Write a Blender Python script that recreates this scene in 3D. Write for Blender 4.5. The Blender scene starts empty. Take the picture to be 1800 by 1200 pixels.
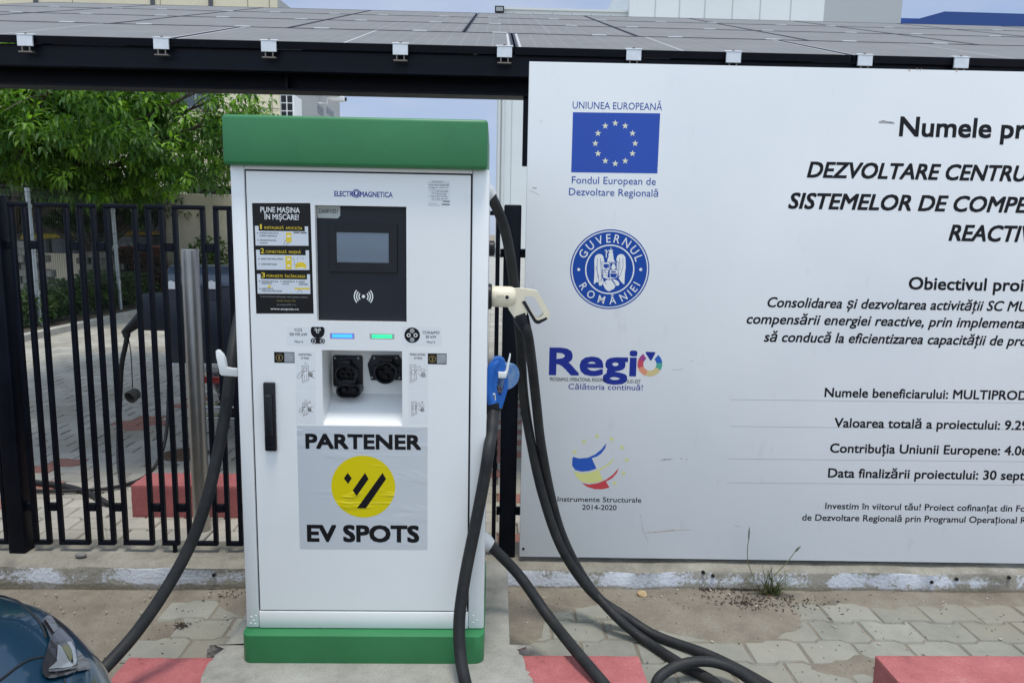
import bpy, bmesh, math, random
from mathutils import Vector, Matrix
R = math.radians
rnd = random.Random(7)
scene = bpy.context.scene
col = scene.collection

# ------------------------------------------------------------------ camera
CAM_H = 1.47
CAM_ROT = Matrix.Rotation(R(-1.4), 3, 'Z') @ Matrix.Rotation(R(90 - 8.3), 3, 'X') @ Matrix.Rotation(R(1.03), 3, 'Z')
F_PX = 1300.0
cam_data = bpy.data.cameras.new('camera')
cam_data.sensor_width = 36.0
cam_data.lens = F_PX / 1800.0 * 36.0
cam_data.clip_start = 0.05
cam_data.clip_end = 2000.0
cam = bpy.data.objects.new('camera', cam_data)
cam.matrix_world = Matrix.Translation((0, 0, CAM_H)) @ CAM_ROT.to_4x4()
col.objects.link(cam)
scene.camera = cam

# ------------------------------------------------------------------ light
SUN_EL, SUN_AZ = 79.0, 165.0          # azimuth measured from +Y towards +X
world = bpy.data.worlds.new("World")
scene.world = world
world.use_nodes = True
wt = world.node_tree
bg = wt.nodes['Background']
sky = wt.nodes.new('ShaderNodeTexSky')
sky.sky_type = 'NISHITA'
sky.sun_disc = False
sky.sun_elevation = R(SUN_EL)
sky.sun_rotation = R(SUN_AZ)
sky.air_density = 1.0
sky.dust_density = 0.6
sky.ozone_density = 1.0
wc = wt.nodes.new('ShaderNodeTexCoord')
wm = wt.nodes.new('ShaderNodeMapping'); wm.inputs['Scale'].default_value = (1.0, 1.0, 3.2)
wn = wt.nodes.new('ShaderNodeTexNoise'); wn.inputs['Scale'].default_value = 2.3; wn.inputs['Detail'].default_value = 8; wn.inputs['Roughness'].default_value = 0.58
wr = wt.nodes.new('ShaderNodeValToRGB')                       # thin wisps over the blue
wr.color_ramp.elements[0].position = 0.40; wr.color_ramp.elements[0].color = (0, 0, 0, 1)
wr.color_ramp.elements[1].position = 0.72; wr.color_ramp.elements[1].color = (0.8, 0.8, 0.8, 1)
w0 = wt.nodes.new('ShaderNodeMixRGB'); w0.inputs['Fac'].default_value = 0.8; w0.inputs[2].default_value = (2.35, 3.0, 4.55, 1)
w1 = wt.nodes.new('ShaderNodeMixRGB'); w1.inputs[2].default_value = (3.7, 4.1, 4.9, 1)
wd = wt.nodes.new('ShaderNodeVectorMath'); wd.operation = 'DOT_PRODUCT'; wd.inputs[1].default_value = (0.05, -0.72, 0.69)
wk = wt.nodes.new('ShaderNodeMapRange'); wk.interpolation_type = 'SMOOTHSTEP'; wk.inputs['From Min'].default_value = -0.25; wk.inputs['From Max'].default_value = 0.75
wv = wt.nodes.new('ShaderNodeMixRGB'); wv.inputs[2].default_value = (5.5, 6.6, 8.2, 1)          # brighter sky added overhead and behind the viewer, lighting front faces
wt.links.new(wc.outputs['Generated'], wm.inputs['Vector'])
wt.links.new(wm.outputs['Vector'], wn.inputs['Vector'])
wt.links.new(wn.outputs['Fac'], wr.inputs['Fac'])
wt.links.new(sky.outputs['Color'], w0.inputs[1])
wt.links.new(w0.outputs['Color'], w1.inputs[1]); wt.links.new(wr.outputs['Color'], w1.inputs['Fac'])
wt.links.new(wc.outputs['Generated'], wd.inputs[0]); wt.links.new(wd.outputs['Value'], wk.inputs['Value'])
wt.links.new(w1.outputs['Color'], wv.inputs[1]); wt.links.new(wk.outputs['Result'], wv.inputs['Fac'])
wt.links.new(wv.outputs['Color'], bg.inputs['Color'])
bg.inputs['Strength'].default_value = 0.10

sun_data = bpy.data.lights.new('sun', 'SUN')
sun_data.energy = 1.5
sun_data.angle = R(13)
sun_data.color = (1.0, 0.95, 0.87)
sun = bpy.data.objects.new('sun', sun_data)
sd = Vector((math.sin(R(SUN_AZ)) * math.cos(R(SUN_EL)), math.cos(R(SUN_AZ)) * math.cos(R(SUN_EL)), math.sin(R(SUN_EL))))
sun.rotation_euler = sd.to_track_quat('Z', 'Y').to_euler()
sun.location = (-6, 4, 12)
col.objects.link(sun)

scene.view_settings.view_transform = 'Standard'
scene.view_settings.look = 'None'
scene.view_settings.gamma = 1.0
scene.view_settings.exposure = 0.68
scene.cycles.max_bounces = 8
scene.cycles.use_denoising = True

# ------------------------------------------------------------------ pixel rays of the photograph -> points on real planes
CO = Vector((0, 0, CAM_H))
def ray(px, py):
    return CAM_ROT @ Vector(((px - 900) / F_PX, (600 - py) / F_PX, -1.0))
def onY(px, py, Y):
    d = ray(px, py); return CO + d * (Y / d.y)
def onZ(px, py, Z):
    d = ray(px, py); return CO + d * ((Z - CAM_H) / d.z)
def onX(px, py, X):
    d = ray(px, py); return CO + d * (X / d.x)

class Plane:
    """a vertical face: origin, unit u (right), v (up), n (outward)"""
    def __init__(s, o, ang=0.0):
        s.o = Vector(o); s.u = Vector((math.cos(ang), math.sin(ang), 0)); s.v = Vector((0, 0, 1)); s.n = Vector((math.sin(ang), -math.cos(ang), 0))
    def hit(s, px, py):
        d = ray(px, py); t = (s.o - CO).dot(s.n) / d.dot(s.n); p = CO + d * t - s.o
        return Vector((p.dot(s.u), p.dot(s.v)))
    def at(s, a, b, e=0.0):
        if 0 < e < 0.01: e *= 0.35          # prints and foils lie tight on their sheet
        return s.o + s.u * a + s.v * b + s.n * e

# ------------------------------------------------------------------ objects
def tag(o, label=None, cat=None, group=None, kind=None):
    if label: o['label'] = label
    if cat: o['category'] = cat
    if group: o['group'] = group
    if kind: o['kind'] = kind
    return o
def thing(name, loc, label, cat, group=None):
    o = bpy.data.objects.new(name, None); col.objects.link(o); o.location = loc
    o.empty_display_size = 0.1
    return tag(o, label, cat, group)
def root_loc(o):
    p = Vector((0, 0, 0))
    while o is not None:
        p += o.location; o = o.parent
    return p
def obj(name, bm, m, parent=None, smooth=None, origin=None):
    """bm holds world coordinates"""
    bmesh.ops.recalc_face_normals(bm, faces=bm.faces[:])
    return link_mesh(name, bm, m, parent, smooth, origin)
def link_mesh(name, bm, m, parent=None, smooth=None, origin=None):
    off = root_loc(parent) if parent else Vector(origin or (0, 0, 0))
    if off.length > 0: bmesh.ops.translate(bm, verts=bm.verts[:], vec=-off)
    me = bpy.data.meshes.new(name); 
    if smooth is not None:
        for f in bm.faces: f.smooth = True
    bm.to_mesh(me); bm.free()
    if smooth is not None and smooth < 179:
        me.set_sharp_from_angle(angle=R(smooth))
    for mm in (m if isinstance(m, (list, tuple)) else [m]): me.materials.append(mm)
    o = bpy.data.objects.new(name, me); col.objects.link(o)
    if parent: o.parent = parent
    elif origin: o.location = origin
    return o
def obj_each(name, bm, m, parent=None, smooth=None):
    """every loose piece of bm becomes an object of its own"""
    left = set(bm.verts); out = []
    while left:
        st = [left.pop()]; isl = set(st)
        while st:
            for e in st.pop().link_edges:
                for w in e.verts:
                    if w in left: left.discard(w); isl.add(w); st.append(w)
        nb = bmesh.new(); mp = {v: nb.verts.new(v.co) for v in bm.verts if v in isl}
        for f in bm.faces:
            if f.verts[0] in isl: nb.faces.new([mp[v] for v in f.verts]).material_index = f.material_index
        out.append(obj(name, nb, m, parent, smooth))
    bm.free(); return out
def copy_tree(o, parent=None):
    c = o.copy(); col.objects.link(c)
    if parent: c.parent = parent
    for ch in [x for x in o.children]: copy_tree(ch, c)
    return c

# ------------------------------------------------------------------ shapes
def B(): return bmesh.new()
def box(bm, x0, x1, y0, y1, z0, z1, bev=0.0, seg=2, mi=0):
    vs = [bm.verts.new(p) for p in ((x0,y0,z0),(x1,y0,z0),(x1,y1,z0),(x0,y1,z0),(x0,y0,z1),(x1,y0,z1),(x1,y1,z1),(x0,y1,z1))]
    fs = [bm.faces.new([vs[i] for i in q]) for q in ((0,3,2,1),(4,5,6,7),(0,1,5,4),(1,2,6,5),(2,3,7,6),(3,0,4,7))]
    for f in fs: f.material_index = mi
    if bev > 0:
        es = list({e for f in fs for e in f.edges})
        bmesh.ops.bevel(bm, geom=es, offset=bev, segments=seg, profile=0.5, affect='EDGES')
    return vs
def obox(bm, c, u, hu, v, hv, w, hw, bev=0.0):
    """oriented box: centre, three unit axes with half sizes"""
    c = Vector(c); vs = []
    for k in (-1, 1):
        for (i, j) in ((-1,-1),(1,-1),(1,1),(-1,1)):
            vs.append(bm.verts.new(c + u*(hu*i) + v*(hv*j) + w*(hw*k)))
    fs = [bm.faces.new([vs[i] for i in q]) for q in ((0,3,2,1),(4,5,6,7),(0,1,5,4),(1,2,6,5),(2,3,7,6),(3,0,4,7))]
    if bev > 0:
        bmesh.ops.bevel(bm, geom=list({e for f in fs for e in f.edges}), offset=bev, segments=2, profile=0.5, affect='EDGES')
def bar(bm, a, b, w, h, up=Vector((0,0,1)), bev=0.0):
    a, b = Vector(a), Vector(b); d = (b - a); L = d.length; d.normalize()
    s = d.cross(up)
    if s.length < 1e-4: s = d.cross(Vector((0,1,0)))
    s.normalize(); t = s.cross(d)
    obox(bm, (a+b)/2, d, L/2, s, w/2, t, h/2, bev)
def prism(bm, pts, ext, bev=0.0, seg=2, mi=0, holes=None):
    """closed polygon of world points, extruded by the vector ext"""
    ext = Vector(ext); n = len(pts)
    a = [bm.verts.new(Vector(p)) for p in pts]; b = [bm.verts.new(Vector(p) + ext) for p in pts]
    fs = [bm.faces.new(a), bm.faces.new(b[::-1])]
    for i in range(n): fs.append(bm.faces.new((a[i], b[i], b[(i+1) % n], a[(i+1) % n])))
    for f in fs: f.material_index = mi
    if bev > 0:
        es = list({e for f in fs[:2] for e in f.edges})
        bmesh.ops.bevel(bm, geom=es, offset=bev, segments=seg, profile=0.5, affect='EDGES')
def catmull(pts, n=8):
    P = [Vector(p) for p in pts]; out = []
    for i in range(len(P) - 1):
        p0 = P[max(i-1, 0)]; p1 = P[i]; p2 = P[i+1]; p3 = P[min(i+2, len(P)-1)]
        for k in range(n):
            t = k / n
            out.append(0.5 * ((2*p1) + (p2-p0)*t + (2*p0-5*p1+4*p2-p3)*t*t + (3*p1-p0-3*p2+p3)*t*t*t))
    out.append(P[-1]); return out
def tube(bm, pts, r, seg=10, smooth_n=0, caps=True, squash=None):
    P = catmull(pts, smooth_n) if smooth_n else [Vector(p) for p in pts]
    rs = r if isinstance(r, (list, tuple)) else [r] * len(P)
    if isinstance(r, (list, tuple)) and len(r) != len(P):
        rs = []
        for i in range(len(P)):
            f = i / (len(P)-1) * (len(r)-1); k = min(int(f), len(r)-2); rs.append(r[k] + (r[k+1]-r[k]) * (f-k))
    up = None; rings = []
    for i, p in enumerate(P):
        d = (P[min(i+1, len(P)-1)] - P[max(i-1, 0)]).normalized()
        if up is None:
            up = Vector((0,0,1)) if abs(d.z) < 0.9 else Vector((1,0,0))
        s = d.cross(up).normalized(); up = s.cross(d).normalized()
        rings.append([bm.verts.new(p + (s*math.cos(2*math.pi*k/seg) + up*math.sin(2*math.pi*k/seg)) * rs[i]) for k in range(seg)])
    for a, b in zip(rings, rings[1:]):
        for k in range(seg): bm.faces.new((a[k], a[(k+1) % seg], b[(k+1) % seg], b[k]))
    if caps:
        bm.faces.new(rings[0][::-1]); bm.faces.new(rings[-1])
def lathe(bm, c, axis, prof, seg=24, caps=True):
    """prof: list of (distance along axis, radius)"""
    axis = Vector(axis).normalized(); s = axis.cross(Vector((0,0,1)))
    if s.length < 1e-3: s = axis.cross(Vector((0,1,0)))
    s.normalize(); t = axis.cross(s); c = Vector(c); rings = []
    for d, r in prof:
        rings.append([bm.verts.new(c + axis*d + (s*math.cos(2*math.pi*k/seg) + t*math.sin(2*math.pi*k/seg)) * max(r, 1e-4)) for k in range(seg)])
    for a, b in zip(rings, rings[1:]):
        for k in range(seg): bm.faces.new((a[k], a[(k+1) % seg], b[(k+1) % seg], b[k]))
    if caps:
        bm.faces.new(rings[0][::-1]); bm.faces.new(rings[-1])
def rrect(x0, x1, y0, y1, r, n=4):
    pts = []
    for (cx, cy, a0) in ((x1-r, y1-r, 0), (x0+r, y1-r, 90), (x0+r, y0+r, 180), (x1-r, y0+r, 270)):
        for k in range(n+1):
            a = R(a0 + 90*k/n); pts.append((cx + r*math.cos(a), cy + r*math.sin(a)))
    return pts

# ------------------------------------------------------------------ materials
def lin(c):   # sRGB 0..255 -> linear
    return tuple(((v/255)/12.92 if v/255 <= 0.04045 else ((v/255+0.055)/1.055)**2.4) for v in c)
MATS = {}
def mat(name, c, rough=0.5, metal=0.0, var=0.0, vs=6.0, bump=0.0, bs=60.0, coat=0.0, spec=0.5, dark=None, dirt=0.0, ds=3.0, detail=6):
    if name in MATS: return MATS[name]
    m = bpy.data.materials.new(name); m.use_nodes = True; nt = m.node_tree; N = nt.nodes; L = nt.links
    p = N['Principled BSDF']; p.inputs['Roughness'].default_value = rough; p.inputs['Metallic'].default_value = metal
    p.inputs['Coat Weight'].default_value = coat; p.inputs['Coat Roughness'].default_value = 0.06
    p.inputs['Specular IOR Level'].default_value = spec
    p.inputs['Base Color'].default_value = (*c, 1)
    tc = N.new('ShaderNodeTexCoord')
    if var > 0:
        n = N.new('ShaderNodeTexNoise'); n.inputs['Scale'].default_value = vs; n.inputs['Detail'].default_value = detail; n.inputs['Roughness'].default_value = 0.62
        L.new(tc.outputs['Object'], n.inputs['Vector'])
        r = N.new('ShaderNodeValToRGB')
        d = dark or tuple(v*(1-var) for v in c)
        r.color_ramp.elements[0].position = 0.32; r.color_ramp.elements[0].color = (*d, 1)
        r.color_ramp.elements[1].position = 0.66; r.color_ramp.elements[1].color = (*[min(v*(1+var*0.5), 1) for v in c], 1)
        L.new(n.outputs['Fac'], r.inputs['Fac']); out = r.outputs['Color']
        if dirt > 0:
            n2 = N.new('ShaderNodeTexNoise'); n2.inputs['Scale'].default_value = ds; n2.inputs['Detail'].default_value = 10; n2.inputs['Roughness'].default_value = 0.7
            L.new(tc.outputs['Object'], n2.inputs['Vector'])
            r2 = N.new('ShaderNodeValToRGB'); r2.color_ramp.elements[0].position = 0.5; r2.color_ramp.elements[0].color = (0,0,0,1)
            r2.color_ramp.elements[1].position = 0.75; r2.color_ramp.elements[1].color = (dirt,)*3 + (1,)
            L.new(n2.outputs['Fac'], r2.inputs['Fac'])
            mx = N.new('ShaderNodeMixRGB'); mx.inputs[2].default_value = (*[v*0.45 for v in c], 1)
            L.new(r2.outputs['Color'], mx.inputs['Fac']); L.new(out, mx.inputs[1]); out = mx.outputs['Color']
        L.new(out, p.inputs['Base Color'])
        rr = N.new('ShaderNodeMapRange'); rr.inputs['To Min'].default_value = max(rough-0.08, 0.02); rr.inputs['To Max'].default_value = min(rough+0.1, 1)
        L.new(n.outputs['Fac'], rr.inputs['Value']); L.new(rr.outputs['Result'], p.inputs['Roughness'])
    if bump > 0:
        nb = N.new('ShaderNodeTexNoise'); nb.inputs['Scale'].default_value = bs; nb.inputs['Detail'].default_value = 5
        L.new(tc.outputs['Object'], nb.inputs['Vector'])
        b = N.new('ShaderNodeBump'); b.inputs['Strength'].default_value = min(bump, 1.0); b.inputs['Distance'].default_value = 0.004
        L.new(nb.outputs['Fac'], b.inputs['Height']); L.new(b.outputs['Normal'], p.inputs['Normal'])
    MATS[name] = m; return m
def emit_mat(name, c, strength):
    m = bpy.data.materials.new(name); m.use_nodes = True; p = m.node_tree.nodes['Principled BSDF']
    p.inputs['Base Color'].default_value = (*c, 1); p.inputs['Emission Color'].default_value = (*c, 1); p.inputs['Emission Strength'].default_value = strength
    return m

WHITE = mat('white_powder_coat', (0.80, 0.81, 0.80), 0.30, var=0.05, vs=2.5, bump=0.06, bs=350, dirt=0.10, ds=5)
WHITE_DULL = mat('white_plastic', (0.74, 0.75, 0.74), 0.4, var=0.04, vs=10)
GREEN = mat('green_paint', (0.028, 0.188, 0.064), 0.42, var=0.12, vs=3, bump=0.05, bs=300, dirt=0.22, ds=7)
BLACK_PL = mat('black_plastic', (0.010, 0.011, 0.015), 0.42, var=0.25, vs=20, spec=0.32)
BLACK_HOLE = mat('dark_recess', (0.004, 0.004, 0.005), 0.8)  # near-black colour standing in for shade in gaps and bores
RUBBER = mat('black_rubber', (0.011, 0.012, 0.014), 0.55, var=0.4, vs=22, bump=0.25, bs=160, spec=0.3, dark=(0.026, 0.026, 0.025))
NAVY_STEEL = mat('dark_navy_steel', (0.004, 0.0055, 0.011), 0.45, var=0.4, vs=9, bump=0.1, bs=200, spec=0.14)
STAINLESS = mat('brushed_stainless', (0.40, 0.385, 0.36), 0.34, metal=1.0, var=0.12, vs=5)
GALV = mat('galvanised_steel', (0.42, 0.46, 0.47), 0.45, metal=0.6, var=0.15, vs=15)
CREAM = mat('cream_plastic', (0.76, 0.70, 0.53), 0.42, var=0.06, vs=8)
BLUE_PL = mat('blue_plastic', (0.006, 0.115, 0.46), 0.35, var=0.1, vs=12)
INK = mat('black_ink', (0.008, 0.008, 0.010), 0.45, spec=0.2)
INK_BLUE = mat('blue_ink', (0.010, 0.065, 0.34), 0.45, spec=0.2)
INK_NAVY = mat('navy_ink', (0.014, 0.03, 0.26), 0.45, spec=0.2)
INK_WHITE = mat('white_ink', (0.78, 0.79, 0.78), 0.45)
INK_YELLOW = mat('yellow_ink', (0.74, 0.55, 0.02), 0.4)
INK_PALE = mat('pale_yellow_ink', (0.62, 0.62, 0.22), 0.45)
INK_RED = mat('red_ink', (0.55, 0.05, 0.06), 0.45)
INK_GREY = mat('grey_ink', (0.16, 0.16, 0.17), 0.5)

# ------------------------------------------------------------------ lettering and flat artwork on a plane
def _glyphs(s, off, spacing=1.0):
    c = bpy.data.curves.new('lettering', 'FONT'); c.body = s; c.size = 1.0; c.resolution_u = 3; c.offset = off; c.space_character = spacing
    o = bpy.data.objects.new('lettering', c); col.objects.link(o)
    dg = bpy.context.evaluated_depsgraph_get(); me = bpy.data.meshes.new_from_object(o.evaluated_get(dg))
    V = [(v.co.x, v.co.y) for v in me.vertices]; Fc = [tuple(p.vertices) for p in me.polygons]
    bpy.data.objects.remove(o); bpy.data.curves.remove(c); bpy.data.meshes.remove(me)
    return V, Fc
_cap = {}
def cap_h(off):
    if off not in _cap:
        V, _ = _glyphs('H', off); _cap[off] = max(v[1] for v in V) - min(v[1] for v in V)
    return _cap[off]
def letters_into(bm, pl, s, xl, yl, xr, yr, cap, off=0.008, shear=0.0, eps=0.0012, spacing=1.0, heavy=0.0, mi=0):
    if off > 0: heavy = heavy + off / 0.75; off = 0.0     # thick strokes as stacked shifted copies
    V, Fc = _glyphs(s, off, spacing)
    if not V: return
    A = pl.hit(xl, yl); Bp = pl.hit(xr, yr); T = pl.hit(xl, yl - cap)
    h = T.y - A.y; k = h / cap_h(off)
    V = [(x + shear*y, y) for x, y in V]
    x0 = min(v[0] for v in V); x1 = max(v[0] for v in V)
    kx = (Bp.x - A.x) / (x1 - x0); y0 = (A.y + Bp.y) / 2
    shifts = [(0, 0)] if heavy <= 0 else [(0,0)] + [(heavy*h*a, heavy*h*b) for a in (-1, 0, 1) for b in (-1, 0, 1) if a or b]
    for q, (dx, dy) in enumerate(shifts):
        vs = [bm.verts.new(pl.at(A.x + (x - x0)*kx + dx, y0 + y*k + dy, eps + q*0.00006)) for x, y in V]
        for f in Fc:
            try: bm.faces.new([vs[i] for i in f]).material_index = mi
            except ValueError: pass
def lettering(name, pl, s, xl, yl, xr, yr, cap, m, parent, **kw):
    bm = B(); letters_into(bm, pl, s, xl, yl, xr, yr, cap, **kw)
    return link_flat(name, bm, m, parent, pl)
def link_flat(name, bm, m, parent, pl):
    for f in bm.faces:
        f.normal_update()
        if f.normal.dot(pl.n) < 0: f.normal_flip()
    return link_mesh(name, bm, m, parent)
def flat_poly(bm, pl, pts, eps, mi=0):
    vs = [bm.verts.new(pl.at(*pl.hit(*p), eps)) for p in pts]
    f = bm.faces.new(vs); f.material_index = mi; return f
def flat_disc(bm, pl, cx, cy, r, eps, seg=40, mi=0, ry=None):
    c = pl.hit(cx, cy); rr = (pl.hit(cx + r, cy) - c).length; r2 = rr if ry is None else (pl.hit(cx, cy + ry) - c).length
    vs = [bm.verts.new(pl.at(c.x + rr*math.cos(2*math.pi*k/seg), c.y + r2*math.sin(2*math.pi*k/seg), eps)) for k in range(seg)]
    bm.faces.new(vs).material_index = mi
def flat_ring(bm, pl, cx, cy, r0, r1, eps, a0=0, a1=360, seg=48, mi=0):
    c = pl.hit(cx, cy); k = (pl.hit(cx + 100, cy) - c).length / 100
    n = max(2, int(seg * abs(a1 - a0) / 360)); prev = None
    for i in range(n + 1):
        a = R(a0 + (a1 - a0) * i / n)
        cur = [bm.verts.new(pl.at(c.x + q*k*math.cos(a), c.y + q*k*math.sin(a), eps)) for q in (r0, r1)]
        if prev: bm.faces.new((prev[0], cur[0], cur[1], prev[1])).material_index = mi
        prev = cur
def stroke(bm, pl, pts, w, eps, mi=0):
    k = (pl.hit(pts[0][0] + 10, pts[0][1]) - pl.hit(*pts[0])).length / 10
    Q = [pl.hit(*p) for p in pts]
    for a, b in zip(Q, Q[1:]):
        d = b - a
        if d.length < 1e-6: continue
        n = Vector((-d.y, d.x)).normalized() * (w*k/2); e = d.normalized() * (w*k/4)
        vs = [bm.verts.new(pl.at(*q, eps)) for q in (a+n-e, b+n+e, b-n+e, a-n-e)]
        bm.faces.new(vs).material_index = mi
def star(bm, pl, cx, cy, r, eps, mi=0):
    c = pl.hit(cx, cy); k = (pl.hit(cx + 10, cy) - c).length / 10; vs = []
    for i in range(10):
        a = R(90 + 36*i); q = (r if i % 2 == 0 else r*0.40) * k
        vs.append(bm.verts.new(pl.at(c.x + q*math.cos(a), c.y + q*math.sin(a), eps)))
    ce = bm.verts.new(pl.at(c.x, c.y, eps))
    for i in range(10): bm.faces.new((ce, vs[i], vs[(i+1) % 10])).material_index = mi
def sheet(pl, x0, y0, x1, y1, name, m, parent, eps, thick=0.0006, quad=None, r=0):
    """thin sticker: px rectangle (or four px corners) on the plane"""
    bm = B(); q = quad or [(x0, y1), (x1, y1), (x1, y0), (x0, y0)]
    P = [pl.hit(*p) for p in q]
    if not quad:
        xa = (P[0].x + P[3].x)/2; xb = (P[1].x + P[2].x)/2; za = (P[0].y + P[1].y)/2; zb = (P[2].y + P[3].y)/2
        P = [Vector(t) for t in ([(xa,za),(xb,za),(xb,zb),(xa,zb)] if not r else rrect(xa, xb, za, zb, r))]
    prism(bm, [pl.at(p.x, p.y, eps) for p in P], pl.n * -thick)
    return obj(name, bm, m, parent)
# ================================================================== ground, paving, kerb, pad, blocks
def noise_mat(name, stops, scale, rough=0.85, bump=0.4, bs=80, detail=10, distort=0.0, stretch=(1,1,1)):
    m = bpy.data.materials.new(name); m.use_nodes = True; nt = m.node_tree; N = nt.nodes; L = nt.links; p = N['Principled BSDF']; p.inputs['Roughness'].default_value = rough
    tc = N.new('ShaderNodeTexCoord'); mp = N.new('ShaderNodeMapping'); mp.inputs['Scale'].default_value = stretch; L.new(tc.outputs['Object'], mp.inputs['Vector'])
    n = N.new('ShaderNodeTexNoise'); n.inputs['Scale'].default_value = scale; n.inputs['Detail'].default_value = detail; n.inputs['Roughness'].default_value = 0.68; n.inputs['Distortion'].default_value = distort
    L.new(mp.outputs['Vector'], n.inputs['Vector']); r = N.new('ShaderNodeValToRGB'); cr = r.color_ramp
    cr.elements[0].position = stops[0][0]; cr.elements[0].color = (*stops[0][1], 1); cr.elements[1].position = stops[-1][0]; cr.elements[1].color = (*stops[-1][1], 1)
    for s, c in stops[1:-1]: e = cr.elements.new(s); e.color = (*c, 1)
    L.new(n.outputs['Fac'], r.inputs['Fac'])
    g = N.new('ShaderNodeTexNoise'); g.inputs['Scale'].default_value = 240; g.inputs['Detail'].default_value = 4; L.new(mp.outputs['Vector'], g.inputs['Vector'])
    mr = N.new('ShaderNodeMapRange'); mr.inputs['From Min'].default_value = 0.3; mr.inputs['From Max'].default_value = 0.7; mr.inputs['To Min'].default_value = 0.78; mr.inputs['To Max'].default_value = 1.15; L.new(g.outputs['Fac'], mr.inputs['Value'])
    mx = N.new('ShaderNodeMixRGB'); mx.blend_type = 'MULTIPLY'; mx.inputs['Fac'].default_value = 1; L.new(r.outputs['Color'], mx.inputs[1]); L.new(mr.outputs['Result'], mx.inputs[2]); L.new(mx.outputs['Color'], p.inputs['Base Color'])
    nb = N.new('ShaderNodeTexNoise'); nb.inputs['Scale'].default_value = bs; nb.inputs['Detail'].default_value = 8; L.new(mp.outputs['Vector'], nb.inputs['Vector'])
    b = N.new('ShaderNodeBump'); b.inputs['Strength'].default_value = bump; b.inputs['Distance'].default_value = 0.006; L.new(nb.outputs['Fac'], b.inputs['Height']); L.new(b.outputs['Normal'], p.inputs['Normal'])
    return m
SAND = noise_mat('sandy_soil', [(0.25, (0.15, 0.12, 0.085)), (0.5, (0.27, 0.225, 0.165)), (0.78, (0.36, 0.31, 0.24))], 5, bump=0.8, bs=130)
def paver_material(name, dark, lite):
    m = bpy.data.materials.new(name); m.use_nodes = True; nt = m.node_tree; N = nt.nodes; L = nt.links; p = N['Principled BSDF']; p.inputs['Roughness'].default_value = 0.85
    g = N.new('ShaderNodeNewGeometry'); r = N.new('ShaderNodeValToRGB'); r.color_ramp.elements[0].color = (*dark, 1); r.color_ramp.elements[1].color = (*lite, 1); L.new(g.outputs['Random Per Island'], r.inputs['Fac'])
    tc = N.new('ShaderNodeTexCoord'); n = N.new('ShaderNodeTexNoise'); n.inputs['Scale'].default_value = 3.2; n.inputs['Detail'].default_value = 12; n.inputs['Roughness'].default_value = 0.72; L.new(tc.outputs['Object'], n.inputs['Vector'])
    mr = N.new('ShaderNodeMapRange'); mr.inputs['From Min'].default_value = 0.3; mr.inputs['From Max'].default_value = 0.7; mr.inputs['To Min'].default_value = 0.70; mr.inputs['To Max'].default_value = 1.18; L.new(n.outputs['Fac'], mr.inputs['Value'])
    mx = N.new('ShaderNodeMixRGB'); mx.blend_type = 'MULTIPLY'; mx.inputs['Fac'].default_value = 1; L.new(r.outputs['Color'], mx.inputs[1]); L.new(mr.outputs['Result'], mx.inputs[2])
    # dusting of sand
    n3 = N.new('ShaderNodeTexNoise'); n3.inputs['Scale'].default_value = 1.6; n3.inputs['Detail'].default_value = 9; L.new(tc.outputs['Object'], n3.inputs['Vector'])
    r3 = N.new('ShaderNodeValToRGB'); r3.color_ramp.elements[0].position = 0.48; r3.color_ramp.elements[0].color = (0,0,0,1); r3.color_ramp.elements[1].position = 0.72; r3.color_ramp.elements[1].color = (0.75,)*3 + (1,); L.new(n3.outputs['Fac'], r3.inputs['Fac'])
    m3 = N.new('ShaderNodeMixRGB'); m3.inputs[2].default_value = (0.235, 0.20, 0.15, 1); L.new(r3.outputs['Color'], m3.inputs['Fac']); L.new(mx.outputs['Color'], m3.inputs[1]); L.new(m3.outputs['Color'], p.inputs['Base Color'])
    nb = N.new('ShaderNodeTexNoise'); nb.inputs['Scale'].default_value = 150; nb.inputs['Detail'].default_value = 6; L.new(tc.outputs['Object'], nb.inputs['Vector'])
    b = N.new('ShaderNodeBump'); b.inputs['Strength'].default_value = 0.35; b.inputs['Distance'].default_value = 0.004; L.new(nb.outputs['Fac'], b.inputs['Height']); L.new(b.outputs['Normal'], p.inputs['Normal'])
    return m
PAVER = paver_material('grey_pavers', (0.235, 0.232, 0.192), (0.30, 0.297, 0.25))
PAVER_RED = mat('red_pavers', (0.33, 0.15, 0.115), 0.85, var=0.25, vs=8, bump=0.3, bs=150)
PAVER_PALE = mat('pale_pavers', (0.55, 0.54, 0.50), 0.85, var=0.15, vs=8, bump=0.3, bs=150)
PAVER_YARD = paver_material('yard_pavers', (0.38, 0.36, 0.31), (0.48, 0.455, 0.395))

bm = B(); S_ = 600
vs = [bm.verts.new(p) for p in ((-S_, -60, -0.020), (S_, -60, -0.020), (S_, S_, -0.020), (-S_, S_, -0.020))]; bm.faces.new(vs)
tag(obj('ground', bm, SAND), kind='structure')

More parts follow.
